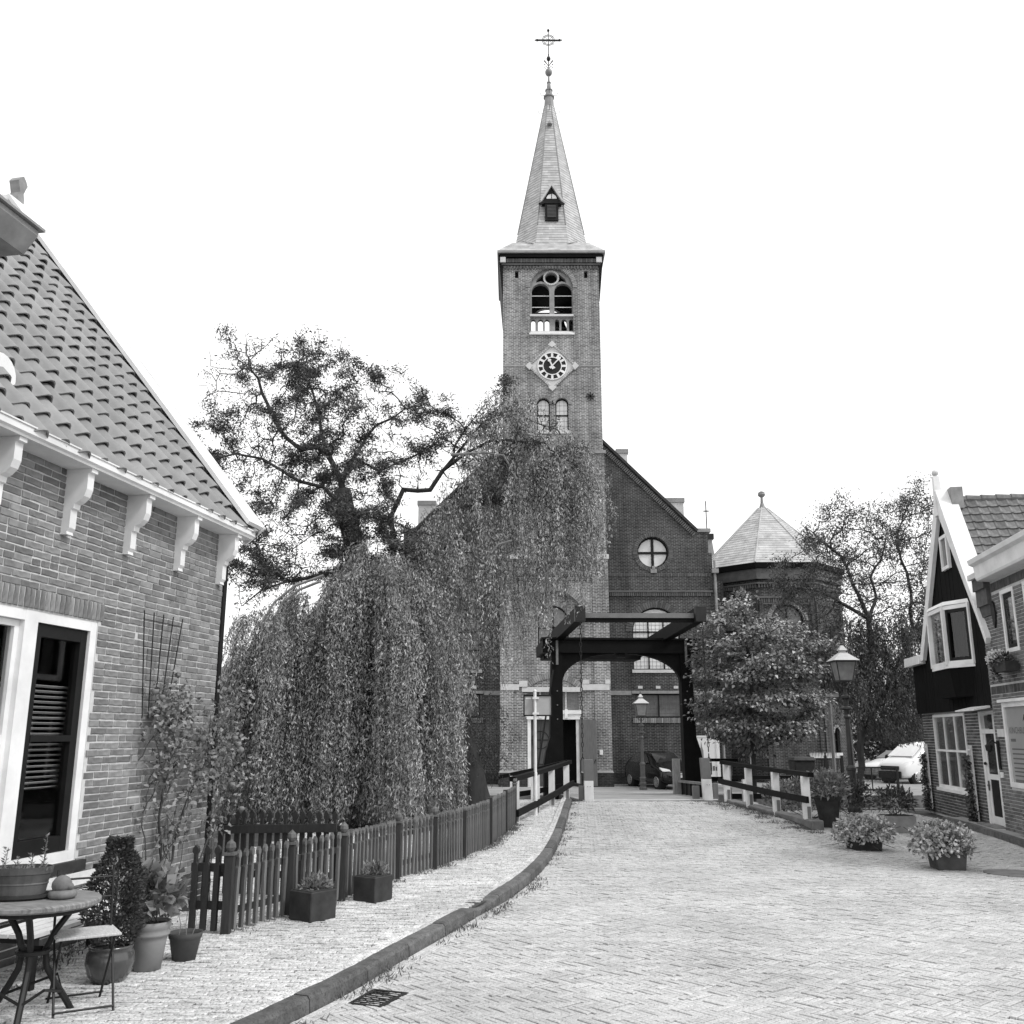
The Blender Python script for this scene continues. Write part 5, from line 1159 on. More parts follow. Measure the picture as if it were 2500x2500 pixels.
# pantiles
SL = R(51); cs_, sn_ = math.cos(SL), math.sin(SL)
def roofp(x, s, n=0.0): return (x, .19 - s * cs_ + n * sn_, 3.925 + s * sn_ + n * cs_)
rf = MB(); rf.add([roofp(-.2, .05, -.02), roofp(8, .05, -.02), roofp(8, 5.75, -.02), roofp(-.2, 5.75, -.02)], [(0, 1, 2, 3)]); rf.add([roofp(-.2, 5.75, -.02), roofp(8, 5.75, -.02), (8, -7.1, 3.95), (-.2, -7.1, 3.95)], [(0, 1, 2, 3)]); roof = rf.build('roof', 'planter_dark', lh, recalc=False)
TW, TE, TLn = .262, .305, .36
prof = [(-.025, .03), (.0, .012), (.035, .0), (.075, .002), (.11, .02), (.145, .05), (.18, .075), (.215, .082), (.245, .068), (.268, .042), (.285, .022)]
pv, pf_ = [], []
for (yy, lift) in ((0, .045), (TLn, .0)):
    for u, h in prof: pv.append((u, yy, h + lift))
for u, h in prof: pv.append((u, 0, h + .045 - .015))
n = len(prof)
for i in range(n - 1): pf_ += [(i, i + 1, n + i + 1, n + i), (2*n + i, 2*n + i + 1, i + 1, i)]
for i in range(n): pv.append((prof[i][0], TLn * .5, prof[i][1] + .0))
for i in range(n - 1): pf_.append((3*n + i, 3*n + i + 1, 2*n + i + 1, 2*n + i))
pme = bpy.data.meshes.new('roof_tile'); pme.from_pydata(pv, [], pf_); finish(pme, smooth=True); pme.materials.append(MATS['pantile'])
try: pme.set_sharp_from_angle(angle=R(50))
except Exception: pass
rest_t = []
cnt = 0
rotm = Matrix(((-1, 0, 0), (0, 1, 0), (0, 0, 1)))
for c in range(30):
    for r_ in range(19):
        x = -.16 + (c + 1) * TW; s = r_ * TE + random.gauss(0, .009) - .02; x += random.gauss(0, .004)
        p = roofp(x, s, .012)
        if c <= 15 and cnt < 299: 
            o = inst('roof_tile', pme, roof, p, (SL + random.gauss(0, .006), random.gauss(0, .008), R(180)))
            cnt += 1
        else: rest_t.append((x, s))
# tile axes: x runs against the wall direction, y up the slope
for o in [k_ for k_ in roof.children]:
    o.rotation_euler = (Matrix(((-1, 0, 0), (0, -cs_, sn_), (0, sn_, cs_))).to_euler()); o.rotation_euler.y += random.gauss(0, .014); o.rotation_euler.x += random.gauss(0, .01); o.rotation_euler.z += random.gauss(0, .012)
if rest_t:
    b = MB()
    for x, s in rest_t:
        b.add([roofp(x - u, s + yy, h + .012) for u, yy, h in pv], pf_)
    b.build('roof_tiles_beyond', 'pantile', roof, kind='stuff', recalc=False, smooth=True)
vb = MB(); vb.hexa([roofp(-.23, .02, .135), roofp(.11, .02, .135), roofp(.11, 5.74, .135), roofp(-.23, 5.74, .135)], [roofp(-.23, .02, .18), roofp(.11, .02, .18), roofp(.11, 5.74, .18), roofp(-.23, 5.74, .18)]); vb.build('verge_board', 'white_paint', lh)
vb = MB(); vb.hexa([roofp(-.26, .0, -.1), roofp(-.232, .0, -.1), roofp(-.232, 5.74, -.1), roofp(-.26, 5.74, -.1)], [roofp(-.26, .0, .19), roofp(-.232, .0, .19), roofp(-.232, 5.74, .19), roofp(-.26, 5.74, .19)]); vb.build('barge_board', 'white_paint', lh)
vb = MB(); vb.prism([(-3.05, 8.1), (-3.3, 8.52), (-3.55, 8.55), (-3.8, 8.2)], lambda a, b, t: (t, a, b), -.34, .05); vb.build('ridge_end', 'white_worn', lh)
vb = MB(); vb.prism([(-.06, 0), (.06, 0), (.06, .12), (.035, .2), (.07, .3), (.09, .34), (.05, .4), (0, .44), (-.05, .4), (-.09, .34), (-.07, .3), (-.035, .2), (-.06, .12)], lambda a, b, t: (-.2 + a, -3.42 + t, 8.5 + b), -.07, .07); vb.build('gable_finial', 'stone_grey', lh)
# dormer whose cornice just enters the picture
dm = MB(); dm.box(3.38, 5.4, -2.6, -.95, 4.6, 5.86); dmo = dm.build('dormer', 'white_paint', lh)
dm = MB(); dm.prism([(-.93, 5.86), (-.82, 5.86), (-.8, 5.98), (-2.6, 5.98), (-2.6, 5.86)], lambda a, b, t: (t, a, b), 3.1, 5.7); dm.build('dormer_frieze', 'white_worn', dmo)
dm = MB(); dm.prism([(-.9, 6.0), (-.78, 6.0), (-.66, 6.17), (-.66, 6.22), (-2.6, 6.3), (-2.6, 6.0)], lambda a, b, t: (t, a, b), 2.72, 6.0); dm.build('dormer_cornice', 'stone_grey', dmo)
dm = MB(); dm.box(2.68, 6.04, -2.6, -.62, 6.225, 6.25); dm.build('dormer_roof_edge', 'lead', dmo)
dm = MB(); dm.prism([(3.57 + .17 * math.cos(R(a)), 4.47 + .17 * math.sin(R(a))) for a in range(0, 360, 18)], lambda a, b, t: (a, t, b), -.3, -.14); dm.build('dormer_scroll', 'white_paint', dmo)
dp = MB(); dp.tube([(-.08, -.05, 3.86), (-.08, -.05, .05)], .05, 8); dp.build('downpipe', 'black_paint', lh)
# fan trellis
tr = thing('fan_trellis', 'thin wire fan trellis fixed to the brick wall above the rose', 'trellis', (-3.19, 10.35, 0), LR)
for i, (xa, xb) in enumerate(((1.62, 1.5), (1.45, 1.4), (1.28, 1.3), (1.1, 1.2), (.92, 1.1))):
    t_ = MB(); t_.tube([(xa, .06, 2.88), (xb, .06, 1.9)], .006, 5); t_.build('rod', 'iron', tr)
for zz, x0, x1 in ((2.55, 1.0, 1.58), (2.8, .95, 1.62)):
    t_ = MB(); t_.tube([(x0, .066, zz), (x1, .066, zz)], .004, 4); t_.build('cross_wire', 'iron', tr)

# ------------------------------------------------------------------ houses on the right
RR = math.atan2(-.9889, -.1483)
RO = (9.72, 23.14, 0)
def yi(a, b, t): return (a, t, b)
bh = thing('gabled_house', 'black boarded house with white verges and a bay window on the right', 'house', RO, RR)
GP = [(0, 2.25), (5.33, 2.25), (5.36, 3.5), (3.52, 6.6), (1.08, 3.47), (0, 3.47)]
bw = MB()
nb = 44
def gz(x): return 3.47 if x < 1.08 else (3.47 + (x - 1.08) / 2.44 * 3.13 if x < 3.52 else 6.6 - (x - 3.52) / 1.84 * 3.1)
bw.prism(GP, yi, .02, .12); gwall = bw.build('gable_wall', 'tar_wood', bh)
bd = MB()
for i in range(nb):
    x0, x1 = 5.33 * i / nb + .004, 5.33 * (i + 1) / nb - .004
    P = [(x0, 2.24), (x1, 2.24), (x1, gz(x1))] + ([(3.52, 6.6)] if x0 < 3.52 < x1 else []) + [(x0, gz(x0))]
    bd.prism(P, yi, random.uniform(-.004, .002), .019)
bd.build('boards', 'tar_wood', gwall, kind='stuff')
gf = MB(); DZ = [(.98, 3.25, .62, 2.2), (4.2, 5.06, .1, 2.22)]
gf.sheet(rectp(0, 5.33, -.05, 2.25), [rectp(*d) for d in DZ], lambda a, b, t: (a, .1 + t, b), .12)
gf.add([(0, .1, -.05), (0, 7, -.05), (0, 7, 3.4), (0, .1, 3.4)], [(0, 1, 2, 3)])
gfl = gf.build('ground_floor_wall', 'mortar_grey', bh, recalc=False)
def brickwall(name, x0, x1, z0, z1, holes, m, parent, y0, bl=.205, bh_=.0613):
    S = []; z = z0 + .03; row = 0
    while z < z1 - .02:
        x = x0 - (0 if row % 2 else bl / 2)
        while x < x1:
            a, b = max(x, x0), min(x + bl, x1)
            for hx0, hx1, hz0, hz1 in holes:
                if hz0 - .03 < z < hz1 + .03:
                    if a < hx0 < b: b = hx0 - .004
                    elif a < hx1 < b: a = hx1 + .004
                    elif a >= hx0 and b <= hx1: b = a
            if b - a > .03: S.append(((a + b) / 2, z, b - a))
            x += bl + .011
        z += bh_; row += 1
    return wall_boxes(name, S, m, parent, sgn=-1.0, y0=y0)
brickwall('bricks', 0, 5.33, .02, 2.22, DZ, 'old_brick', gfl, .1)
def frame_window(parent, x0, x1, z0, z1, y, cols, rows, fm='white_paint', w=.06, glass='glass_clear', label=None, name='window'):
    m_ = MB()
    m_.box(x0, x0 + w, y, y + .08, z0, z1); m_.box(x1 - w, x1, y, y + .08, z0, z1); m_.box(x0 + w, x1 - w, y, y + .08, z1 - w, z1); m_.box(x0 + w, x1 - w, y, y + .08, z0, z0 + w)
    for i in range(1, cols): x = x0 + (x1 - x0) * i / cols; m_.box(x - .02, x + .02, y + .015, y + .07, z0 + w, z1 - w)
    for zz in rows: m_.box(x0 + w, x1 - w, y + .012, y + .072, zz - .022, zz + .022)
    o = m_.build(name, fm, parent, label=label)
    g_ = MB(); g_.box(x0 + .01, x1 - .01, y + .035, y + .045, z0 + .01, z1 - .01); g_.build('pane', glass, o)
    return o
wo = frame_window(bh, .98, 3.25, .62, 2.2, .07, 3, (1.42,), label='white six-light window with a picture on its sill')
s_ = MB(); s_.box(.93, 3.3, .02, .19, .55, .618); s_.build('sill', 'white_paint', wo)
c_ = MB()
for k in range(10): c_.box(1.03 + k * .034, 1.05 + k * .034, .3 + (k % 2) * .03, .32 + (k % 2) * .03, .65, 2.2)
for k in range(6): c_.box(2.95 + k * .034, 2.97 + k * .034, .3 + (k % 2) * .03, .32 + (k % 2) * .03, .65, 2.2)
c_.build('curtain', 'curtain_light', wo, kind='stuff')
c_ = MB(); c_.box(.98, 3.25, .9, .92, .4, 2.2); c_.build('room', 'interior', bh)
c_ = MB(); c_.hexa([(1.75, .26, .66), (2.05, .26, .66), (2.05, .3, .66), (1.75, .3, .66)], [(1.75, .32, 1.0), (2.05, .32, 1.0), (2.05, .36, 1.0), (1.75, .36, 1.0)]); pf2 = c_.build('picture_frame', 'white_worn', wo)
c_ = MB(); c_.hexa([(1.8, .254, .72), (2.0, .254, .72), (2.0, .258, .72), (1.8, .258, .72)], [(1.8, .304, .94), (2.0, .304, .94), (2.0, .308, .94), (1.8, .308, .94)]); c_.build('picture', 'print_mid', pf2) if False else None
# door with a little canopy
m_ = MB(); m_.box(4.2, 4.32, .06, .2, .1, 2.2); m_.box(4.98, 5.06, .06, .2, .1, 2.2); m_.box(4.32, 4.98, .06, .2, 1.78, 1.86); m_.box(4.32, 4.98, .06, .2, 2.14, 2.2); df = m_.build('door_frame', 'white_paint', bh)
m_ = MB(); m_.box(4.32, 4.98, .1, .15, .12, 1.78); dd = m_.build('door', 'black_paint', bh)
m_ = MB(); m_.box(4.32, 4.98, .085, .1, .93, 1.03); m_.box(4.32, 4.42, .086, .1, .12, .93); m_.box(4.42, 4.98, .087, .1, .12, .26); m_.box(4.32, 4.4, .086, .1, 1.03, 1.78); m_.build('door_rail', 'white_paint', dd, each=True)
m_ = MB(); m_.box(4.42, 4.96, .094, .099, 1.06, 1.76); m_.build('door_pane', 'glass_dark', dd); m_ = MB(); m_.box(4.34, 4.96, .12, .13, 1.88, 2.12); m_.build('fanlight', 'glass_dark', df)
m_ = MB(); m_.box(4.33, 4.4, .05, .075, .8, .83); m_.box(4.345, 4.375, .06, .08, .72, .9); m_.build('handle', 'zinc', dd); m_ = MB(); m_.ball((4.35, .05, 1.22), .03, 6); m_.build('knob', 'iron', dd)
m_ = MB(); m_.hexa([(4.0, -.3, 2.2), (5.15, -.3, 2.2), (5.15, .06, 2.26), (4.0, .06, 2.26)], [(4.0, -.3, 2.225), (5.15, -.3, 2.225), (5.15, .06, 2.31), (4.0, .06, 2.31)]); m_.build('door_canopy', 'white_paint', bh)
m_ = MB(); m_.box(4.1, 5.15, -.15, .1, .0, .11); m_.build('door_step', 'concrete', bh)
# verges, gutter end, finial
for nm, P in (('verge_board', [(1.02, 3.42), (1.3, 3.42), (3.56, 6.42), (3.52, 6.82)]), ('verge_board', [(5.62, 3.42), (5.46, 3.85), (3.62, 6.82), (3.52, 6.82), (3.5, 6.4)][::-1])):
    m_ = MB(); m_.prism(P, yi, -.1, -.02); m_.build(nm, 'white_paint', bh)
m_ = MB(); m_.hexa([(5.65, -.12, 3.4), (5.72, -.12, 3.5), (3.62, -.12, 6.86), (3.54, -.12, 6.8)], [(5.65, .25, 3.4), (5.72, .25, 3.5), (3.62, .25, 6.86), (3.54, .25, 6.8)]); m_.build('verge_cap', 'white_paint', bh)
m_ = MB(); m_.box(-.22, 1.12, -.14, .0, 3.36, 3.56); m_.build('gutter_end', 'white_paint', bh)
m_ = MB(); m_.hexa([(3.44, -.14, 6.3), (3.62, -.14, 6.3), (3.62, .04, 6.3), (3.44, .04, 6.3)], [(3.48, -.12, 7.18), (3.58, -.12, 7.18), (3.58, .0, 7.18), (3.48, .0, 7.18)]); fin = m_.build('gable_finial', 'white_paint', bh); m_ = MB(); m_.ball((3.53, -.06, 7.26), .07, 8); m_.build('finial_ball', 'stone', fin)
m_ = MB(); m_.box(3.62, 3.86, .12, .36, 6.4, 6.86); m_.build('chimney', 'stone_grey', bh)
aw = frame_window(bh, 3.28, 3.78, 5.15, 5.88, -.06, 1, (), w=.07, glass='glass_grey', label='small white attic window high in the black gable')
# bay window on a black apron
BP = [(2.5, .02), (2.95, -.32), (4.0, -.32), (4.56, .02)]
m_ = MB(); m_.hexa([(x, y, 2.5) for x, y in [(2.62, .018), (3.0, -.24), (3.95, -.24), (4.4, .018)]], [(x, y, 3.06) for x, y in BP]); m_.build('bay_apron', 'tar_wood', bh)
m_ = MB(); m_.hexa([(x + (x - 3.5) * .05, y - .05 if y < 0 else y - .001, 4.32) for x, y in BP], [(x, y, 4.4) for x, y in BP]); m_.build('bay_roof', 'white_paint', bh)
m_ = MB(); m_.hexa([(x + (x - 3.5) * .04, y - .04 if y < 0 else y - .001, 3.062) for x, y in BP], [(x + (x - 3.5) * .04, y - .04 if y < 0 else y - .001, 3.12) for x, y in BP]); m_.build('bay_sill', 'white_paint', bh)
bay = MB()
for x, y in BP: bay.bar((x, y - .01, 3.12), (x, y - .01, 4.32), .09, .09, (0, 1, 0))
for a, b in zip(BP, BP[1:]):
    for zz in (3.16, 4.27): bay.bar((a[0], a[1] - .005, zz), (b[0], b[1] - .005, zz), .06, .08)
bayo = bay.build('bay_window', 'white_paint', bh, label='white bay window jutting from the black gable')
for k, (a, b) in enumerate(zip(BP, BP[1:])):
    a_, b_ = Vector((*a, 0)), Vector((*b, 0)); d = (b_ - a_).normalized()
    if k == 2:
        sb = MB(); 
        for u in (.09, (b_ - a_).length - .09): sb.bar(a_ + d * u + Vector((0, .0, 3.2)), a_ + d * u + Vector((0, .0, 4.23)), .07, .05, d)
        for zz in (3.23, 4.2): sb.bar(a_ + d * .1 + Vector((0, 0, zz)), b_ - d * .1 + Vector((0, 0, zz)), .05, .07)
        sb.build('sash', 'black_paint', bayo)
    g_ = MB(); g_.bar(a_ + d * .04 + Vector((0, .02, 3.715)), b_ - d * .04 + Vector((0, .02, 3.715)), .008, 1.05); g_.build('pane', 'glass_clear', bayo)
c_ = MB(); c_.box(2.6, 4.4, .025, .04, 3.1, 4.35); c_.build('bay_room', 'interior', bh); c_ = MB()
for k in range(9): c_.box(3.05 + k * .045, 3.075 + k * .045, -.16 - (k % 2) * .02, -.14 - (k % 2) * .02, 3.15, 4.3)
c_.build('curtain', 'curtain_light', bayo, kind='stuff')
# roof of the gabled house, tiles on the slope towards the camera
s0, s1 = Vector((5.62, 0, 3.45)), Vector((3.54, 0, 6.66)); sl = (s1 - s0); SLn = sl.length; sl.normalize(); nr = Vector((sl.z, 0, -sl.x)); nr = nr if nr.z > 0 else -nr
rf = MB(); rf.add([s0 + Vector((0, .2, 0)), s0 + Vector((0, 9, 0)), s1 + Vector((0, 9, 0)), s1 + Vector((0, .2, 0))], [(0, 1, 2, 3)]); rf.add([s1 + Vector((0, .1, 0)), s1 + Vector((0, 9, 0)), Vector((1.0, 9, 3.4)), Vector((1.0, .1, 3.4))], [(0, 1, 2, 3)]); rf.add([(0, .1, 3.42), (0, 9, 3.42), (1.1, 9, 3.52), (1.1, .1, 3.52)], [(0, 1, 2, 3)]); rroof = rf.build('roof', 'planter_dark', bh, recalc=False)
tw, te, tl = .205, .222, .3
P2 = [(0, .0), (.03, .022), (.055, .02), (.075, .004), (.13, .0), (.19, .006), (.215, .012)]
tv, tf = [], []
for yy, lift in ((0, .034), (tl, 0)):
    for u, h in P2: tv.append((u, yy, h + lift))
for u, h in P2: tv.append((u, 0, h + .012))
for u, h in P2: tv.append((u, tl * .6, h))
n = len(P2)
for i in range(n - 1): tf += [(i, i + 1, n + i + 1, n + i), (2*n+i, 2*n+i+1, i+1, i), (3*n+i, 3*n+i+1, 2*n+i+1, 2*n+i)]
tme = bpy.data.meshes.new('roof_tile'); tme.from_pydata(tv, [], tf); finish(tme); tme.materials.append(MATS['tile_mossy'])
Mx = Matrix((( 0, sl.x, nr.x), (1, 0, 0), (0, sl.z, nr.z)))
for c in range(16):
    for r_ in range(int(SLn / te)):
        p = s0 + sl * (r_ * te - .02) + Vector((0, .22 + c * tw, 0)) + nr * .012
        o = inst('roof_tile', tme, rroof, p); e_ = Mx.to_euler(); o.rotation_euler = (e_.x + random.gauss(0, .006), e_.y + random.gauss(0, .006), e_.z + random.gauss(0, .01))
for c in range(14):
    rt = MB(); y0 = .2 + c * .3; rt.tube([s1 + Vector((0, y0, -.02)), s1 + Vector((0, y0 + .33, -.035))], [.105, .095], 10); rt.build('ridge_tile', 'tile_mossy', rroof)
# trellis panels with ivy stand against the ground floor (the ivy is planted below)
for x0, lab in ((.2, 'white trellis with ivy at the left corner of the black house'), (3.45, 'white trellis with ivy left of the black house door')):
    tt = thing('ivy_trellis', lab, 'trellis', RO, RR)
    for dx in (0, .1, .2):
        m_ = MB(); m_.box(x0 + dx, x0 + dx + .025, .02, .045, .1, 1.55); m_.build('upright', 'white_worn', tt)
    for k in range(6):
        m_ = MB(); m_.box(x0, x0 + .225, .005, .018, .35 + k * .22, .375 + k * .22); m_.build('slat', 'white_worn', tt)
# brick shop next door
sh = thing('brick_shop', 'brick shop with white cornice and film-covered window at the right edge', 'shop', RO, RR)
HS = [(6.42, 7.06, 3.16, 4.26), (7.5, 8.14, 3.16, 4.26), (5.86, 8.9, .86, 2.32)]
m_ = MB(); m_.sheet(rectp(5.34, 11.5, -.05, 4.5), [rectp(*h) for h in HS], lambda a, b, t: (a, -.02 + t, b), .12); m_.add([(5.34, -.02, 2.2), (5.34, 3, 2.2), (5.34, 3, 4.9), (5.34, -.02, 4.9)], [(0, 1, 2, 3)]); sw = m_.build('wall', 'mortar_grey', sh, recalc=False)
brickwall('bricks', 5.34, 11.5, .02, 4.28, HS + [(5.3, 11.6, 2.48, 2.62)], 'shop_brick', sw, -.02)
S = [(5.4 + i * .066, 2.55, .05) for i in range(92)]; wall_boxes('soldier_bricks', S, 'old_brick', sw, .14, sgn=-1.0, y0=-.024)
S = [(5.4 + i * .066, 4.38, .05) for i in range(92)]; wall_boxes('soldier_bricks', S, 'old_brick', sw, .15, sgn=-1.0, y0=-.03)
m_ = MB(); m_.prism([(-.02, 4.5), (-.24, 4.52), (-.26, 4.56), (-.28, 4.78), (-.36, 4.82), (-.38, 4.9), (.3, 4.9), (.3, 4.5)], lambda a, b, t: (t, a, b), 5.95, 11.6); m_.build('cornice', 'white_paint', sh)
for x0, x1, y, z0, z1 in ((5.36, 5.95, -.06, 3.9, 4.1), (5.36, 5.95, -.1, 4.1, 4.4), (5.34, 5.95, -.14, 4.4, 4.62)):
    m_ = MB(); m_.box(x0, x1, y, .05, z0, z1); m_.build('corner_corbel', 'old_brick', sh)
m_ = MB(); m_.box(5.3, 5.97, -.2, .1, 4.622, 4.72); m_.build('corbel_cap', 'stone', sh)
for (x0, x1, z0, z1), gl in zip(HS, ('glass_clear', 'glass_clear', 'shop_film')):
    o = frame_window(sh, x0, x1, z0, z1, -.04, 1, (), w=.07 if gl != 'shop_film' else .085, glass=gl, label='shop window covered with printed film' if gl == 'shop_film' else None)
    if gl == 'glass_clear':
        s_ = MB(); s_.box(x0 + .07, x0 + .13, -.01, .05, z0 + .07, z1 - .07); s_.box(x1 - .13, x1 - .07, -.01, .05, z0 + .07, z1 - .07); s_.box(x0 + .13, x1 - .13, -.01, .05, z1 - .14, z1 - .07); s_.box(x0 + .13, x1 - .13, -.01, .05, z0 + .07, z0 + .14); s_.build('sash', 'black_paint', o)
        c_ = MB()
        for k in range(3): c_.box(x0 + .17 + k * .04, x0 + .19 + k * .04, .12, .14, z0, z1); c_.box(x1 - .19 - k * .04, x1 - .17 - k * .04, .12, .14, z0, z1)
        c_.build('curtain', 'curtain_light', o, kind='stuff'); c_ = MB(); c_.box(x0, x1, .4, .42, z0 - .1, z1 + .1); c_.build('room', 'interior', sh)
    else:
        m_ = MB(); m_.box(x0 - .06, x1 + .06, -.09, .0, z1, z1 + .05); m_.build('window_head', 'white_paint', o)
        fc = bpy.data.curves.new('lettering', 'FONT'); fc.body = 'KINCHBURT'; fc.size = .155; fc.space_character = 1.05
        to = bpy.data.objects.new('lettering', fc); dg = bpy.context.evaluated_depsgraph_get(); COL.objects.link(to); me = bpy.data.meshes.new_from_object(to.evaluated_get(bpy.context.evaluated_depsgraph_get())); COL.objects.unlink(to); bpy.data.objects.remove(to)
        lo = link('lettering', me, 'print_grey', o); lo.location = (x0 + .16, -.008, 1.78); lo.rotation_euler = (R(90), 0, 0)
        p_ = MB(); p_.box(x0 + .18, x0 + .42, -.008, -.006, 1.64, 1.69)
        for k, (zz, L) in enumerate(((1.5, 1.2), (1.42, .9), (1.34, .55), (1.26, .55), (1.18, .8), (1.12, .7), (1.05, .6))): p_.box(x0 + .2, x0 + .2 + L, -.008, -.006, zz, zz + .025)
        p_.box(x0 + .2, x1 - .2, -.008, -.006, .95, 1.0); p_.build('printed_lines', 'print_grey', o, kind='stuff')
        p_ = MB(); p_.prism([(.95, 1.62), (1.05, 1.75), (1.03, 1.9), (.98, 2.02), (.9, 1.98), (.98, 2.1), (1.03, 2.06), (1.08, 2.08), (1.12, 1.98), (1.22, 1.9), (1.15, 1.85), (1.13, 1.74), (1.25, 1.62), (1.18, 1.6), (1.08, 1.68), (1.0, 1.58)], lambda a, b, t: (x0 + a - .05, -.008 + t, b), 0, .002); p_.build('printed_figure', 'print_dark', o)
m_ = MB(); m_.box(5.5, 5.85, -.045, -.03, 1.72, 1.86); m_.build('stone_tablet', 'stone', sh)
m_ = MB(); m_.prism([(6.05, 3.92), (6.12, 4.05), (6.14, 4.2), (6.1, 4.36), (6.05, 4.42), (6.0, 4.36), (5.96, 4.2), (5.98, 4.05)], lambda a, b, t: (a, t, b - .28), -.06, -.03); m_.build('wall_anchor', 'iron', sh)
wlp = thing('wall_lamp', 'small black lamp bracket beside the black house door', 'lamp', RO, RR)
m_ = MB(); m_.box(5.42, 5.5, -.06, -.03, 1.15, 1.65); m_.build('back_plate', 'iron', wlp); m_ = MB(); m_.tube([(5.46, -.06, 1.6), (5.46, -.14, 1.66), (5.46, -.2, 1.6)], .015, 5); m_.lathe([(.02, 0), (.07, -.03), (.06, -.12), (.02, -.15)], (5.46, -.2, 1.6), 8); m_.build('lamp_head', 'iron', wlp)
m_ = MB(); m_.box(5.42, 5.56, -.05, -.03, 1.0, 1.1); tag(link('house_number', m_.build('house_number', 'white_paint', bh).data, 'white_paint'), 'small white number plate beside the black house door', 'plate') if False else m_.build('number_plate', 'white_paint', sh)
# ------------------------------------------------------------------ picket fence
fence = thing('picket_fence', 'grey picket fence with pointed pales along the pavement', 'fence', (-2.46, 8.72, .09), world=True)
def picket_mesh(h, m='fence_wood'):
    w, d = .0165, .016
    P = [(-w, 0), (w, 0), (w, h - .155), (w * .55, h - .135), (w * .55, h - .075), (w * 1.15, h - .055), (w * 1.15, h - .03), (0, h), (-w * 1.15, h - .03), (-w * 1.15, h - .055), (-w * .55, h - .075), (-w * .55, h - .135), (-w, h - .155)]
    mb = MB(); mb.prism(P, lambda a, b, t: (a, t, b), -d, d); me = bpy.data.meshes.new('picket'); me.from_pydata(mb.v, [], mb.f)
    bm = bmesh.new(); bm.from_mesh(me); bmesh.ops.recalc_face_normals(bm, faces=bm.faces); bm.to_mesh(me); bm.free(); finish(me); me.materials.append(MATS[m]); return me
PK = picket_mesh(.66); PK_SHADE = picket_mesh(.66, 'fence_post')  # second mesh: camera-facing pales, their shade put into a darker colour
FL = resample(FENCE, .001)
def fpt(s): i = min(len(FL) - 2, max(0, int(s / .001))); return FL[i], (FL[i + 1] - FL[i]).normalized()
tot = sum(((Vector(a) - Vector(b)).length for a, b in zip(FENCE, FENCE[1:])))
post_y = [8.72, 9.55, 10.40, 11.83, 12.75, 13.77, 15.3, 16.9, 18.2]
def s_of(y):
    for i, p in enumerate(FL):
        if p.y >= y: return i * .001
    return len(FL) * .001
post_s = [s_of(y) for y in post_y]
def ground_f(p): return float(zwalk(p.x, p.y))
def fpost(p, z, ball=True, h=.74, parent=fence, w=.075):
    b = MB(); b.box(p.x - w/2, p.x + w/2, p.y - w/2, p.y + w/2, z - .03, z + h - .1); o = b.build('post', 'fence_post', parent, bevel=.004)
    if ball:
        b = MB(); b.box(p.x - w*.62, p.x + w*.62, p.y - w*.62, p.y + w*.62, z + h - .1, z + h - .075); b.lathe([(.02, 0), (.03, .01), (.046, .04), (.04, .075), (.012, .1), (.004, .11)], (p.x, p.y, z + h - .075), 8); b.build('post_cap', 'fence_wood', o)
for i, (s, y) in enumerate(zip(post_s, post_y)):
    p, d = fpt(s); fpost(p, ground_f(p), i < 5 or i == 8, .74 if i < 6 else .80)
for s0, s1 in zip(post_s, post_s[1:]):
    p0, d0 = fpt(s0); p1, d1 = fpt(s1); n_ = Vector((-d0.y, d0.x, 0)) * .03
    for hh in (.17, .50):
        b = MB(); b.bar(p0 + n_ + Vector((0, 0, ground_f(p0) + hh)), p1 + n_ + Vector((0, 0, ground_f(p1) + hh)), .03, .055); b.build('rail', 'fence_post', fence)
    k = max(1, round((s1 - s0) / .1))
    for j in range(1, k):
        p, d = fpt(s0 + (s1 - s0) * j / k); z = ground_f(p)
        o = inst('picket', PK, fence, (p.x - fence.location.x, p.y - fence.location.y, z + .02 - fence.location.z), (random.gauss(0, .01), random.gauss(0, .012), math.atan2(d.y, d.x)), (1, 1, random.uniform(.99, 1.015)))
# short return to the house and the gate section standing behind
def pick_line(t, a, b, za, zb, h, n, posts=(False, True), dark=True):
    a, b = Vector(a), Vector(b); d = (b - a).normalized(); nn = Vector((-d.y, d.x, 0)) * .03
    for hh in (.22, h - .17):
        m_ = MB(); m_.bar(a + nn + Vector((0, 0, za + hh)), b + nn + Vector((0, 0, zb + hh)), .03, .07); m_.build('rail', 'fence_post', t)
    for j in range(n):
        p = a.lerp(b, (j + .5) / n); inst('picket', PK_SHADE, t, (p.x - t.location.x, p.y - t.location.y, za + .02 - t.location.z), (0, random.gauss(0, .01), math.atan2(d.y, d.x)), (1.5, 1, h / .66))
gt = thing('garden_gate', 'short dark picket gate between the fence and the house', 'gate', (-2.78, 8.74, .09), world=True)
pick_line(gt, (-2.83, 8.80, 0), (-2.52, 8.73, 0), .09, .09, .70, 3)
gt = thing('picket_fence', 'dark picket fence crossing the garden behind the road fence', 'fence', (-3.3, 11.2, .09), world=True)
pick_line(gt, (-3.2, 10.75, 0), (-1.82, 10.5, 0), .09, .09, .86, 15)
b = MB(); b.bar((-3.15, 10.70, .76), (-1.85, 10.46, .80), .035, .085); b.build('top_rail', 'fence_post', gt)

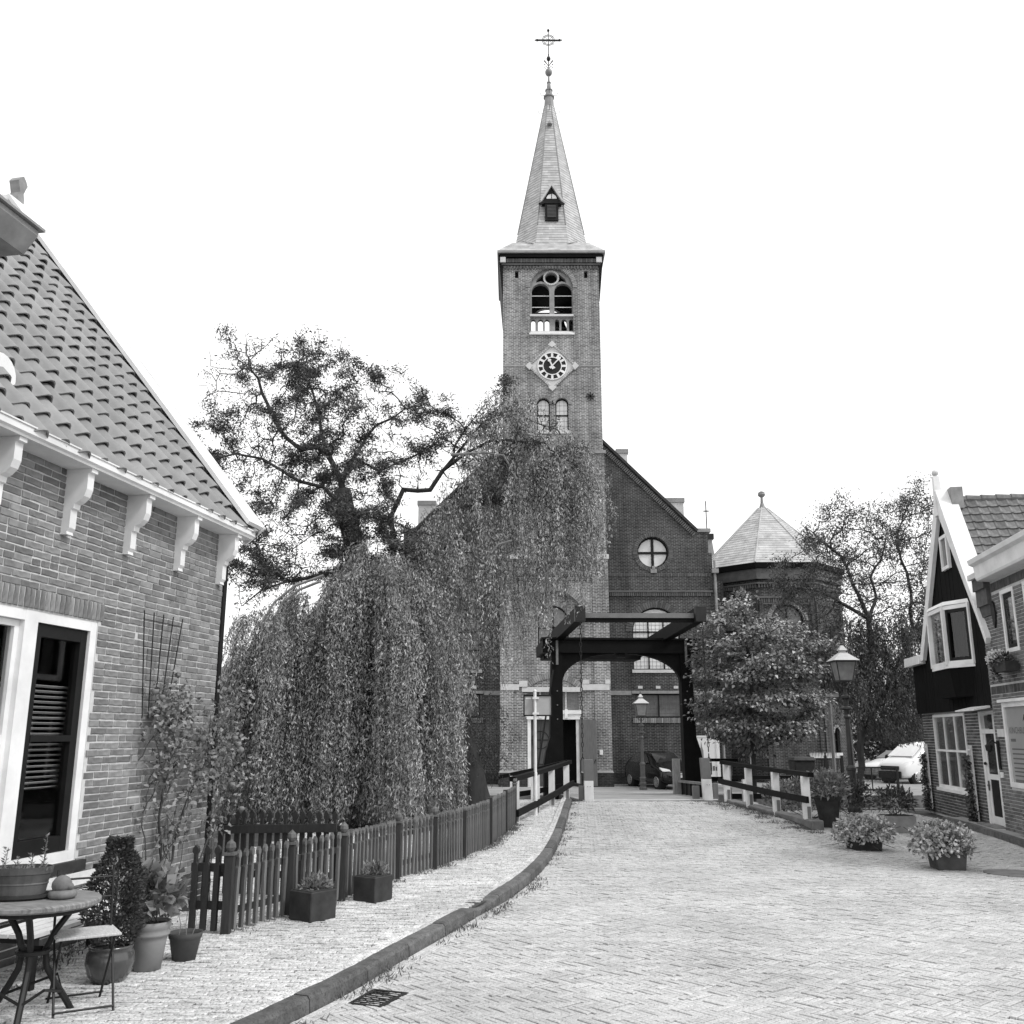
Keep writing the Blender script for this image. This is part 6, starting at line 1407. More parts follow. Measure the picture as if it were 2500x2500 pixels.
# ------------------------------------------------------------------ trees
def inpoly(px, py, poly):
    c = np.zeros(len(px), bool); n = len(poly)
    for i in range(n):
        x0, y0 = poly[i]; x1, y1 = poly[(i + 1) % n]
        k = ((y0 > py) != (y1 > py)); t = (x1 - x0) * (py - y0) / (y1 - y0 + 1e-12) + x0
        c ^= k & (px < t)
    return c
def sample_crown(poly, n, Yc, th, clump=0, seedr=None):
    """points in the volume whose face-on outline is poly (as read at distance Yc), th thick"""
    poly = np.array(poly, float); lo, hi = poly.min(0), poly.max(0); P = []
    cen = poly.mean(0)
    while len(P) < n:
        q = rng.uniform(lo, hi, (n, 2)); q = q[inpoly(q[:, 0], q[:, 1], poly)]
        P += list(q)
    P = np.array(P[:n]); e = np.clip(1 - np.max(np.abs((P - cen) / (hi - lo) * 2), axis=1) ** 2, .12, 1)
    Yd = rng.uniform(-1, 1, n) * th * np.sqrt(e)
    base = np.array([at(x, y, Yc) for x, y in P]); base[:, 1] += Yd
    return base
def colonize(limbs, attract, step=.22, infl=1.6, kill=.4, iters=70, wig=.25):
    nodes, par = [], []
    for path, pidx in limbs:
        prev = pidx
        for i, p in enumerate(path):
            if i == 0 and pidx is not None: continue
            nodes.append(np.array(p, float)); par.append(-1 if prev is None else prev); prev = len(nodes) - 1
    A = np.array(attract); alive = np.ones(len(A), bool)
    for it in range(iters):
        kd = kdtree.KDTree(len(nodes))
        for i, p in enumerate(nodes): kd.insert(p, i)
        kd.balance(); pull = {}
        for ai in np.nonzero(alive)[0]:
            co, idx, d = kd.find(A[ai])
            if d < kill: alive[ai] = False
            elif d < infl * (1 + it * .06): pull.setdefault(idx, []).append((A[ai] - nodes[idx]) / d)
        if not pull: break
        for idx, ds in pull.items():
            d = np.mean(ds, 0) + rng.normal(0, wig, 3) * .5; d /= np.linalg.norm(d) + 1e-9
            nodes.append(nodes[idx] + d * step); par.append(idx)
    return np.array(nodes), np.array(par)
def limb(pts, Y, step=.3, wob=.06):
    """limb read off the photograph: (px, py[, dY]) resampled with a little kink"""
    W_ = [at(p[0], p[1], Y + (p[2] if len(p) > 2 else 0)) for p in pts]; out = [W_[0]]
    for a, b in zip(W_, W_[1:]):
        k = max(1, int(np.linalg.norm(b - a) / step))
        for i in range(1, k + 1): out.append(a + (b - a) * i / k + rng.normal(0, wob, 3) * (i < k))
    return out
def grow(limbs, attract, tree, tip=.006, expo=2.3, rmax=.34, bark='bark', name='trunk', **kw):
    N_, par = colonize(limbs, attract, **kw)
    n = len(N_); r = np.zeros(n); kids = np.zeros(n, int)
    for i in range(n):
        if par[i] >= 0: kids[par[i]] += 1
    acc = np.where(kids == 0, tip ** expo, 0.)
    for i in range(n - 1, -1, -1):
        if par[i] >= 0: acc[par[i]] += acc[i]
    r = np.minimum(acc ** (1 / expo), rmax)
    e = np.nonzero(par >= 0)[0]
    big = r[e] > .022
    tubes(name, N_[par[e[big]]], N_[e[big]], r[par[e[big]]] * .5 + r[e[big]] * .5, r[e[big]], bark, tree, 7)
    tubes('branches', N_[par[e[~big]]], N_[e[~big]], np.minimum(r[par[e[~big]]], .022), r[e[~big]], 'twig', tree, 4, kind='stuff')
    return N_, par, r
def tip_leaves(name, N_, par, r, tree, m, per, L, Wd, rmax=.016, spread=.16, droop=.5, up=None, flat=None):
    idx = np.nonzero((r < rmax) & (par >= 0))[0]
    I = np.repeat(idx, per); u = rng.random(len(I))[:, None]
    P = N_[par[I]] * (1 - u) + N_[I] * u + rng.normal(0, spread, (len(I), 3)) * np.array([1, 1, .75])
    D = rng.normal(0, 1, (len(I), 3)); D[:, 2] -= droop
    return leaves(name, P, D, rng.uniform(.65, 1.35, len(I)) * L, rng.uniform(.7, 1.3, len(I)) * Wd, m, tree, up=None if flat is None else np.tile(np.array([flat]), (len(I), 1)))
def strands(tree, S, T, sway, nleaf, L, Wd, m, name, rtw=.005, twigm='twig', jit=.05, side=.06, bunch=None):
    """hanging shoots from S down by length T, drifting along sway; leaves all along"""
    S = np.asarray(S, float); n = len(S); K = 9
    tt = np.linspace(0, 1, K)[None, :, None]
    sw = np.asarray(sway, float)[:, None, :]
    path = S[:, None, :] + np.array([0, 0, -1.])[None, None] * (np.asarray(T)[:, None, None] * tt) + sw * (np.sqrt(tt) * .9 + .1 * tt) + np.cumsum(rng.normal(0, jit, (n, K, 3)) * np.array([1, 1, .3]), 1) * (tt > 0)
    E0, E1 = path[:, :-1].reshape(-1, 3), path[:, 1:].reshape(-1, 3)
    tubes(name + '_shoots', E0, E1, np.full(len(E0), rtw), np.full(len(E0), rtw * .7), twigm, tree, 3, kind='stuff')
    cnt = np.maximum(6, (np.asarray(T) * nleaf)).astype(int); I = np.repeat(np.arange(n), cnt)
    u = rng.random(len(I)) * (K - 1); k = np.minimum(u.astype(int), K - 2); f = (u - k)[:, None]
    P = path[I, k] * (1 - f) + path[I, k + 1] * f + rng.normal(0, side, (len(I), 3))
    D = rng.normal(0, .55, (len(I), 3)); D[:, 2] -= 1.0
    sb = rng.random(n) if bunch is None else .5 * rng.random(n) + .5 * rng.random(int(bunch.max()) + 1)[bunch]
    shade = np.clip(rng.random(len(I)) * .5 + np.repeat(sb, cnt) * .55, 0, 1)
    return leaves(name, P, D, rng.uniform(.6, 1.35, len(I)) * L, rng.uniform(.7, 1.3, len(I)) * Wd, m, tree, r=shade)

# big willow between the fence and the church
b0 = at(1165, 1975, 20.3)
wil = thing('willow_tree', 'big old willow with a leaning trunk, open crown and hanging curtains', 'tree', (b0[0], 20.3, .0), world=False)
wil.location = (0, 0, 0)
YW = 19.5
trunk = limb([(1175, 2010, .8), (1150, 1930, .8), (1128, 1840, .7), (1105, 1740, .6), (1060, 1640, .4), (985, 1540, .2), (910, 1460, 0), (872, 1390, 0), (858, 1310, 0), (845, 1245, 0), (832, 1170, 0), (800, 1110, 0)], YW, .25, .03)
def nearest(path, px, py):
    q = at(px, py, YW); return min(range(len(path)), key=lambda i: abs(path[i][0] - q[0]) + abs(path[i][2] - q[2]))
limbs = [(trunk, None)]
offs_ = [0]; total = len(trunk)
def add_limb(pts, from_idx, base_pts):
    global total
    p = [base_pts] + list(limb(pts, YW, .3, .05)); limbs.append((p, from_idx)); i0 = total; total += len(p) - 1; return p, i0
e = len(trunk) - 1
l1, i1 = add_limb([(775, 1092), (735, 1098, -.2), (700, 1070, -.3), (665, 1010, -.3), (640, 960, -.2), (610, 900, -.2)], e, trunk[-1])
l2, i2 = add_limb([(785, 1060, .3), (770, 980, .4), (745, 920, .5), (760, 860, .5)], e, trunk[-1])
k = nearest(trunk, 848, 1255)
l3, i3 = add_limb([(790, 1190, -.5), (730, 1175, -.8), (690, 1150, -.9), (640, 1120, -1.), (575, 1108, -1.), (515, 1122, -1.1)], k, trunk[k])
k = nearest(trunk, 835, 1180)
l4, i4 = add_limb([(880, 1125, .4), (925, 1150, .6), (985, 1125, .7), (1060, 1085, .8), (1120, 1045, .8)], k, trunk[k])
l4b, i4b = add_limb([(900, 1060, .5), (960, 1020, .6), (1030, 990, .7)], k, trunk[k])
k = nearest(trunk, 985, 1540)
l5, i5 = add_limb([(960, 1440, .2), (962, 1340, .3), (950, 1270, .3), (985, 1195, .2), (1020, 1198, .2), (1050, 1196, .2), (1080, 1150, .2), (1110, 1090, .2), (1135, 1050, .2), (1185, 985, .2), (1225, 945, .2)], k, trunk[k])
l6, i6 = add_limb([(1065, 1470, -.3), (1058, 1400, -.4), (1056, 1310, -.5), (1075, 1270, -.5), (1120, 1240, -.5)], nearest(trunk, 1060, 1640), trunk[nearest(trunk, 1060, 1640)])
m5 = min(range(len(l5)), key=lambda i: abs(l5[i][0] - at(1080, 1150, YW)[0]) + abs(l5[i][2] - at(1080, 1150, YW)[2]))
l7, i7 = add_limb([(1140, 1105, -.3), (1200, 1075, -.5), (1260, 1075, -.6), (1330, 1085, -.6), (1400, 1130, -.6), (1440, 1190, -.6)], i5 + m5 - 1, l5[m5])
l8, i8 = add_limb([(1180, 1030, .2), (1260, 1000, .3), (1330, 1040, .4), (1390, 1090, .4)], i5 + m5 - 1, l5[m5])
l9, i9 = add_limb([(700, 1420, -.8), (640, 1440, -1.2), (590, 1480, -1.4)], nearest(trunk, 872, 1400), trunk[nearest(trunk, 872, 1400)])
UP = [(475, 990), (510, 905), (545, 880), (545, 805), (575, 815), (600, 860), (650, 838), (700, 850), (745, 835), (780, 870), (860, 838), (868, 900), (930, 925), (985, 940), (1030, 950), (1085, 962), (1110, 1000), (1130, 1040), (1100, 1085), (1080, 1100), (1095, 1150), (1000, 1180), (960, 1240), (990, 1330), (1080, 1385), (1060, 1440), (900, 1430), (760, 1400), (600, 1440), (560, 1370), (600, 1260), (640, 1240), (560, 1200), (500, 1130), (470, 1050)]
attr = np.concatenate([sample_crown(UP, 2200, YW, 2.0), sample_crown([(560, 1370), (600, 1260), (680, 1230), (800, 1260), (960, 1250), (1000, 1330), (1080, 1385), (1060, 1460), (900, 1450), (760, 1420), (600, 1450)], 700, YW - .6, 1.8)])
attr2 = sample_crown([(1130, 1060), (1190, 960), (1240, 915), (1290, 960), (1330, 1040), (1430, 1080), (1470, 1180), (1440, 1260), (1300, 1250), (1180, 1220), (1090, 1200)], 330, YW, 1.3)
N_, par, r = grow(limbs, np.concatenate([attr, attr2]), wil, tip=.0055, expo=2.15, rmax=.36, step=.19, infl=1.3, kill=.27, iters=60, wig=.55)
b = MB(); tt_ = trunk[:-3]; b.tube(tt_, [max(.17, .40 - .23 * (i_ / len(tt_)) ** .7 + .025 * math.sin(i_ * 1.7)) * (1.25 if i_ == 0 else 1) for i_ in range(len(tt_))], 14); b.build('trunk', 'bark', wil, smooth=True)
# leaf sprays: dense clumps at some twig ends, bare twigs between
idx = np.nonzero((r < .02) & (par >= 0))[0]
fld = np.sin(N_[idx] @ np.array([1.9, 1.1, .7]) + 1) + np.sin(N_[idx] @ np.array([-.8, 1.3, 2.1])) + rng.normal(0, .55, len(idx))
per = np.where(fld > .55, 95, np.where(fld > -.2, 24, 4))
I = np.repeat(idx, per); u = rng.random(len(I))[:, None]
P = N_[par[I]] * (1 - u) + N_[I] * u + rng.normal(0, .062, (len(I), 3)) * np.array([1.6, 1.3, .7]); Dd = rng.normal(0, 1, (len(I), 3)); Dd[:, 0] += .5; Dd[:, 2] -= .2
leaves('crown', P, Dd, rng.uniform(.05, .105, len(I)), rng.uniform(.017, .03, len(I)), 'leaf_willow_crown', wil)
# curtain in front: shoots hanging from a dome to the ground
def dome(n, cx, cy, rx, ry, zt, zdrop, zb):
    a = rng.uniform(0, 2 * math.pi, n); q = np.sqrt(rng.random(n)) ** .8
    X, Y = cx + rx * q * np.cos(a), cy + ry * q * np.sin(a)
    Z = zt - zdrop * q ** 2.2 + rng.normal(0, .16, n)
    return X, Y, Z, q, a
def fan(n, nb, c, r0, reach, zt, ang=(0, 360), name='curtain', low=.62, zmin=.15):
    """fountain of hanging shoots in nb bunches from around c, sweeping outwards by reach"""
    ba = np.radians(rng.uniform(ang[0], ang[1], nb)); bq = np.sqrt(rng.random(nb)); bz = zt - .55 * bq ** 2 + rng.normal(0, .28, nb)
    bx, by = c[0] + r0[0] * bq * np.cos(ba), c[1] + r0[1] * bq * np.sin(ba); br = rng.uniform(.35, 1.0, nb) * bq
    k = rng.integers(0, nb, n); S = np.stack([bx[k], by[k], bz[k]], 1) + rng.normal(0, .075, (n, 3))
    full = rng.random(n) < low
    T = np.where(full, S[:, 2] - zmin - rng.uniform(0, 1.3, nb)[k] * rng.random(n), rng.uniform(.7, 2.4, n)); T = np.minimum(T, S[:, 2] - zmin)
    sw = np.stack([np.cos(ba[k]) * br[k] * reach[0], np.sin(ba[k]) * br[k] * reach[1], np.zeros(n)], 1) + rng.normal(0, .075, (n, 3)) * np.array([1, 1, 0])
    ex = S[:, 0] + sw[:, 0]; fl = np.interp(S[:, 1] + sw[:, 1], fy, fx) - .3; sw[:, 0] -= np.maximum(ex - np.minimum(fl, -1.0), 0)
    strands(wil, S, T, sw, 62, .075, .022, 'leaf_willow', name, .005, side=.036, bunch=k, jit=.035)
fan(880, 46, (-2.62, 17.9), (.9, .8), (1.5, .9), 4.8, name='curtain')
fan(430, 26, (-4.5, 18.3), (.65, .8), (1.0, .8), 3.85, name='curtain')
fan(260, 18, (-1.75, 18.6), (.5, .6), (.35, .5), 4.3, name='curtain', low=.3, zmin=.6)
fan(170, 20, (-3.5, 18.9), (1.7, .6), (.8, .3), 4.9, name='curtain', low=.2)
# the outer hanging shoots that veil the tower on the right
n = 620; px = rng.uniform(1035, 1448, n)
ytop = np.interp(px, [1035, 1100, 1180, 1240, 1290, 1340, 1420, 1460, 1480], [1260, 1160, 985, 930, 975, 1062, 1082, 1150, 1240])
ylow = np.interp(px, [1035, 1150, 1200, 1260, 1300, 1340, 1400, 1450, 1480], [1780, 1760, 1700, 1670, 1600, 1500, 1440, 1385, 1320])
f_ = rng.random(n) ** 1.25; ys = ytop + (ylow - ytop - 90) * f_ * .82
S = np.array([at(x_, y_, YW) for x_, y_ in zip(px, ys)]); S[:, 1] += rng.uniform(-1.1, .9, n)
zl = np.array([at(x_, y_, YW)[2] for x_, y_ in zip(px, ylow)]); T = np.clip(np.minimum(rng.uniform(.7, 2.3, n), S[:, 2] - zl + rng.normal(0, .15, n)), .25, 3)
strands(wil, S, T, np.stack([rng.uniform(-.05, .24, n), rng.uniform(-.1, .1, n), np.zeros(n)], 1), 66, .075, .022, 'leaf_willow', 'veil', .005, side=.042)
# left flank beside the house and the wispy twigs at the right of the trunk
n = 260; px = rng.uniform(548, 720, n); ys = np.interp(px, [548, 600, 720], [1560, 1480, 1420]) + rng.random(n) * 330
S = np.array([at(x_, y_, 19.0) for x_, y_ in zip(px, ys)]); S[:, 1] += rng.uniform(-.6, 1.2, n)
strands(wil, S, np.minimum(rng.uniform(.8, 2.2, n), np.maximum(.3, S[:, 2] - .3)), np.stack([rng.uniform(-.2, .1, n), rng.uniform(-.1, .1, n), np.zeros(n)], 1), 60, .075, .022, 'leaf_willow', 'flank', .005, side=.042)
n = 90; px = rng.uniform(1110, 1230, n); ys = rng.uniform(1690, 1850, n); S = np.array([at(x_, y_, 20.2) for x_, y_ in zip(px, ys)]); S[:, 1] += rng.uniform(-.4, .4, n)
strands(wil, S, rng.uniform(.25, .7, n), np.stack([rng.uniform(-.1, .25, n), rng.uniform(-.1, .1, n), np.zeros(n)], 1), 30, .07, .02, 'leaf_dark', 'wisps', .004)
# pale arching boughs above the curtain
for pts in ([(790, 1405), (720, 1430), (670, 1470), (640, 1520), (636, 1580)], [(780, 1420), (730, 1440), (690, 1470), (668, 1510), (668, 1600)], [(875, 1400), (865, 1440), (862, 1480)], [(1100, 1110), (1180, 1105), (1230, 1112), (1262, 1170)], [(1250, 1320), (1215, 1330), (1200, 1350), (1160, 1340)]):
    W_ = [at(x_, y_, 17.6 if pts[0][0] < 900 else 18.6) for x_, y_ in pts]; b = MB(); b.tube(W_, [.028, .026, .022, .018, .012][:len(W_)], 6); b.build('bough', 'twig_pale', wil)

# willow on the far bank at the right
w2 = thing('willow_tree', 'tall airy willow in front of the chapel behind the black house', 'tree', (0, 0, 0))
YR = 36.5; total = 0; limbs = []
tr2 = limb([(2096, 1935), (2102, 1800), (2115, 1660), (2124, 1560), (2120, 1510)], YR, .5, .06); limbs.append((tr2, None)); total = len(tr2); YWs = YW; YW = YR
add_limb([(2095, 1450), (2065, 1380), (2030, 1340), (1985, 1300)], total - 1, tr2[-1]); e2 = len(tr2) - 1
add_limb([(2140, 1460, 1), (2125, 1410, 1), (2150, 1370, 1), (2165, 1300, 1)], e2, tr2[-1])
add_limb([(2225, 1560, 1), (2225, 1470, 1), (2215, 1400, 1), (2190, 1330, 1), (2215, 1230, 1)], 4, tr2[4])
add_limb([(2260, 1480, 1.5), (2250, 1400, 1.5), (2268, 1300, 1.5)], 4, tr2[4])
add_limb([(2050, 1470, -.5), (1990, 1440, -1), (1930, 1430, -1.2), (1900, 1400, -1.2)], e2, tr2[-1])
YW = YWs
UP2 = [(1855, 1450), (1885, 1390), (1905, 1345), (1960, 1330), (1985, 1260), (2030, 1215), (2060, 1195), (2085, 1250), (2120, 1265), (2160, 1225), (2205, 1185), (2235, 1168), (2265, 1210), (2290, 1215), (2310, 1400), (2290, 1560), (2200, 1600), (2120, 1600), (2060, 1580), (1980, 1560), (1900, 1480)]
N2, par2, r2 = grow(limbs, sample_crown(UP2, 1200, YR, 2.6), w2, tip=.012, expo=2.2, rmax=.3, step=.34, infl=2.3, kill=.5, iters=50, wig=.5)
idx = np.nonzero((r2 < .03) & (par2 >= 0))[0]; fld = np.sin(N2[idx] @ np.array([1.3, .7, .9])) + np.sin(N2[idx] @ np.array([-.6, 1.1, 1.5])) + rng.normal(0, .5, len(idx))
per = np.where(fld > .1, 62, np.where(fld > -.8, 36, 10)); I = np.repeat(idx, per); u = rng.random(len(I))[:, None]
P = N2[par2[I]] * (1 - u) + N2[I] * u + rng.normal(0, .19, (len(I), 3)); Dd = rng.normal(0, 1, (len(I), 3)); Dd[:, 2] -= .6
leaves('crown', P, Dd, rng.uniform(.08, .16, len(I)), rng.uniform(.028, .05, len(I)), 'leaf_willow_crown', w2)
n = 560; px = rng.uniform(1985, 2275, n); yt = np.interp(px, [1985, 2060, 2275], [1540, 1500, 1480]); yl = np.interp(px, [1985, 2050, 2080, 2120, 2160, 2200, 2240, 2275], [1640, 1720, 1775, 1800, 1812, 1812, 1780, 1740])
ys = yt + (yl - yt - 40) * rng.random(n); S = np.array([at(x_, y_, YR) for x_, y_ in zip(px, ys)]); S[:, 1] += rng.uniform(-1.6, 1.2, n)
zl = np.array([at(x_, y_, YR)[2] for x_, y_ in zip(px, yl)]); T = np.clip(np.minimum(rng.uniform(.8, 3, n), S[:, 2] - zl), .3, 4)
strands(w2, S, T, np.stack([rng.uniform(-.15, .3, n), rng.uniform(-.2, .2, n), np.zeros(n)], 1), 44, .13, .038, 'leaf_willow_crown', 'curtain', .008, side=.07)

# young broad-leaved tree right of the bridge
t3 = thing('lime_tree', 'young broad-leaved tree with layered foliage right of the drawbridge', 'tree', (0, 0, 0))
Y3 = 27.5; YW = Y3; total = 0; limbs = []
tr3 = limb([(1842, 1990), (1840, 1900), (1838, 1800), (1835, 1700), (1828, 1600), (1815, 1500), (1808, 1450)], Y3, .3, .02); limbs.append((tr3, None)); YW = YWs
UP3 = [(1808, 1428), (1830, 1455), (1848, 1480), (1875, 1500), (1885, 1530), (1920, 1555), (1965, 1545), (2005, 1530), (2022, 1560), (2030, 1600), (1998, 1640), (2025, 1690), (2000, 1740), (1985, 1780), (1930, 1812), (1870, 1850), (1835, 1850), (1790, 1800), (1745, 1812), (1700, 1770), (1672, 1700), (1690, 1640), (1668, 1600), (1700, 1565), (1705, 1500), (1750, 1482), (1780, 1490)]
A3 = sample_crown(UP3, 760, Y3, 1.9)
N3, par3, r3 = grow(limbs, A3, t3, tip=.008, expo=2.3, rmax=.12, step=.2, infl=1.4, kill=.32, iters=45, wig=.3)
idx = np.nonzero((r3 < .016) & (par3 >= 0))[0]
# leaves lie in flat drooping sprays, bright side up
I = np.repeat(idx, 38); u = rng.random(len(I))[:, None]
P = N3[par3[I]] * (1 - u) + N3[I] * u + rng.normal(0, .13, (len(I), 3)) * np.array([1.3, 1.3, .55])
tc = np.array([at(1838, 1680, Y3)[0], Y3, 3.2]); out = P - tc; out[:, 2] *= .2; out /= np.linalg.norm(out, axis=1, keepdims=True)
Dd = out + rng.normal(0, .6, P.shape); Dd[:, 2] -= .5; Un = out * .5 + np.array([0, 0, 1.])
leaves('crown', P, Dd, rng.uniform(.08, .15, len(I)), rng.uniform(.06, .105, len(I)), 'leaf_lime', t3, up=Un)

# ------------------------------------------------------------------ planters and garden plants
def leafball(name, c, rad, n, L, Wd, m, parent, shell=.55, flat=.0, upb=.35):
    d = rng.normal(0, 1, (n, 3)); d /= np.linalg.norm(d, axis=1, keepdims=True); d[:, 2] = np.where(d[:, 2] < -.55, -d[:, 2], d[:, 2])
    q = (shell + (1 - shell) * rng.random(n) ** .6)[:, None]
    lump = 1 + .12 * np.sin(d @ np.array([5., 3, 2]) * 1.7) + .08 * np.sin(d @ np.array([-3., 6, 4]) * 1.9)
    P = np.array(c) + d * q * np.array(rad) * lump[:, None]
    D = d * (.5 if upb < .3 else 1) + rng.normal(0, .55, (n, 3)); D[:, 2] += upb
    return leaves(name, P, D, rng.uniform(.6, 1.3, n) * L, rng.uniform(.7, 1.3, n) * Wd, m, parent, up=d * .6 + np.array([0, 0, .5]))
def stems(name, c, rad, n, parent, m='twig', r0=.006):
    E0 = np.tile(np.array([c]), (n, 1)) + rng.normal(0, .05, (n, 3)) * np.array([1, 1, 0]); E1 = np.array(c) + rng.normal(0, .45, (n, 3)) * np.array(rad) + np.array([0, 0, rad[2] * .6])
    return tubes(name, E0, E1, np.full(n, r0), np.full(n, r0 * .6), m, parent, 4, kind='stuff')
def tub(label, loc, rot, size, m, plant, name='planter', taper=.9):
    t = thing(name, label, 'planter', loc, rot, group='planters along the street')
    w, d, h = size; b = MB(); k = taper
    b.hexa([(-w/2*k, -d/2*k, 0), (w/2*k, -d/2*k, 0), (w/2*k, d/2*k, 0), (-w/2*k, d/2*k, 0)], [(-w/2, -d/2, h), (w/2, -d/2, h), (w/2, d/2, h), (-w/2, d/2, h)]); b.build('tub', m, t, bevel=.008)
    b = MB(); b.box(-w/2 + .02, w/2 - .02, -d/2 + .02, d/2 - .02, h + .001, h + .006); b.build('soil', 'earth', t)
    plant(t, h); return t
def bush(n, c, rad, L, Wd, m):
    def f(t, h): leafball('foliage', (c[0], c[1], h + c[2]), rad, n, L, Wd, m, t, .45, upb=.05 if m == 'leaf_glossy' else .35); stems('stems', (c[0] * .5, c[1] * .5, h * .8), rad, 30, t)
    return f
tub('dark stone tub with a big glossy round bush, nearest on the right', (5.86, 13.45, .0), R(-4), (.42, .36, .25), 'planter_grey', bush(2800, (-.05, .03, .07), (.40, .38, .27), .06, .04, 'leaf_glossy'), taper=.86)
b = MB(); b.box(5.48, 5.62, 13.5, 13.75, 0, .2); 
tub('low tub with a wide glossy bush in front of the ramp wall', (5.5, 15.55, .0), R(8), (.46, .36, .2), 'planter_dark', bush(2600, (0, 0, .06), (.47, .4, .26), .055, .036, 'leaf_glossy'))
tub('concrete block planter with upright shrub near the quay', (7.15, 18.4, .0), R(3), (.55, .45, .3), 'stone_grey', bush(700, (0, 0, .22), (.38, .3, .25), .1, .03, 'leaf_dark'), taper=.98)
tub('tub with a leafy plant cut by the right edge of the picture', (7.42, 13.6, .0), 0, (.36, .36, .25), 'planter_dark', bush(900, (0, 0, .22), (.3, .3, .32), .12, .035, 'leaf_mid'))
def urn_plant(t, h): leafball('foliage', (0, 0, h + .22), (.42, .4, .32), 1000, .09, .045, 'leaf_mid', t, .3); stems('stems', (0, 0, h * .8), (.4, .4, .4), 24, t)
t = thing('plant_urn', 'tall dark urn with a leafy plant behind the ramp wall end', 'planter', (6.18, 19.3, 0), group='planters along the street')
b = MB(); b.lathe([(.15, 0), (.16, .03), (.24, .5), (.28, .56), (.26, .58), (.22, .54)], n=18); b.build('urn', 'planter_dark', t); urn_plant(t, .52)
for i, (x, y, rx, ry, h_, n, m, lab) in enumerate(((6.4, 21.2, .75, .5, .45, 1300, 'leaf_mid', 'leafy shrub behind the middle of the right ramp railing'), (7.5, 21.8, .5, .4, .4, 700, 'leaf_dark', 'small dark shrub at the foot of the quay lamp'), (6.2, 22.6, .45, .4, .38, 700, 'leaf_mid', 'low shrub between the right ramp railing and the quay'))):
    t = thing('shrub', lab, 'shrub', (x, y, 0), group='shrubs beside the ramp'); leafball('foliage', (0, 0, h_ * .9), (rx, ry, h_), n, .1, .05, m, t, .25); stems('stems', (0, 0, 0), (rx, ry, h_), 24, t)
def posy(t, h): leafball('foliage', (.03, 0, h + .03), (.13, .12, .08), 420, .05, .02, 'leaf_mid', t, .2, upb=.8)
tub('dark square wooden planter with small plants, nearer of the two by the fence', (-1.86, 9.42, .085), R(52), (.31, .31, .26), 'planter_dark', posy, taper=1.0)
tub('dark square wooden planter with small plants, farther of the two by the fence', (-1.44, 10.42, .085), R(58), (.29, .29, .25), 'planter_dark', posy, taper=1.0)
# flower box under the shop's upper window
t = thing('flower_box', 'dark flower box with white blossoms under the shop upper window', 'flower box', RO, RR)
b = MB(); b.box(6.4, 7.0, -.28, -.06, 2.82, 2.98); b.build('box', 'planter_dark', t); leafball('foliage', (6.6, -.2, 3.0), (.32, .16, .13), 350, .07, .035, 'leaf_dark', t, .2)
leafball('blossoms', (6.5, -.24, 3.06), (.28, .15, .13), 420, .04, .04, 'petal_white', t, .5); leafball('trailing_leaves', (6.45, -.26, 2.75), (.06, .06, .2), 120, .06, .03, 'leaf_dark', t, .2)
# ivy on the two trellises
for x0, lab in ((.3, 'dark ivy climbing the trellis at the corner of the black house'), (3.55, 'dark ivy climbing the trellis beside the black house door')):
    t = thing('ivy', lab, 'ivy', RO, RR)
    n = 800; zz = .1 + 1.25 * rng.random(n) ** 1.5; P = np.stack([x0 + rng.normal(0, .06 + .04 * (1 - zz), n), -.04 + rng.normal(0, .03, n), zz], 1); D = rng.normal(0, 1, (n, 3)); D[:, 2] -= .3
    leaves('foliage', P, D, rng.uniform(.04, .08, n), rng.uniform(.03, .055, n), 'leaf_dark', t, up=np.tile(np.array([[0, -1., .3]]), (n, 1))); b = MB(); b.tube([(x0, -.02, .05), (x0 + .03, -.02, .6), (x0 - .02, -.02, 1.3)], [.015, .01, .006], 5); b.build('stem', 'twig', t)

# climbing rose on the left house wall
rs = thing('rose_bush', 'climbing rose with bare canes and fading blooms on the brick wall', 'rose', (-3.19, 10.35, 0), LR)
cn = MB(); tips = []
def cane(pts, r0):
    P = [Vector(p) for p in pts]; Q = []
    for a, b_ in zip(P, P[1:]):
        for i in range(4): Q.append(a.lerp(b_, i / 4) + Vector((random.gauss(0, .012), random.gauss(0, .008), random.gauss(0, .01))))
    Q.append(P[-1]); cn.tube(Q, [r0 * (1 - .7 * i / len(Q)) for i in range(len(Q))], 5); tips.extend(Q[len(Q) // 3:]); return Q
cane([(.95, .12, .1), (1.0, .1, .6), (1.1, .08, 1.0), (1.02, .08, 1.35), (.98, .1, 1.7), (1.05, .1, 2.05)], .016)
cane([(.98, .13, .1), (.9, .1, .5), (.8, .12, .9), (.62, .12, 1.2), (.4, .15, 1.5), (.3, .15, 1.75)], .014)
cane([(.9, .13, .1), (1.25, .1, .5), (1.38, .08, .95), (1.3, .08, 1.3)], .01); cane([(.85, .15, .1), (.55, .2, .5), (.3, .25, .9), (.1, .3, 1.2), (-.1, .3, 1.45)], .012)
for k in range(26):
    b_ = random.choice(tips); cane([b_, b_ + Vector((random.gauss(-.1, .12), random.gauss(.04, .04), random.uniform(.1, .25))), b_ + Vector((random.gauss(-.15, .2), random.gauss(.06, .06), random.uniform(.2, .5)))], .006)
for k in range(10):
    x = random.uniform(.1, 1.2); cane([(x, .15, .1), (x + random.gauss(0, .1), .15, .5), (x + random.gauss(0, .2), .17, random.uniform(.8, 1.2))], .006)
cn.build('canes', 'twig', rs, kind='stuff')
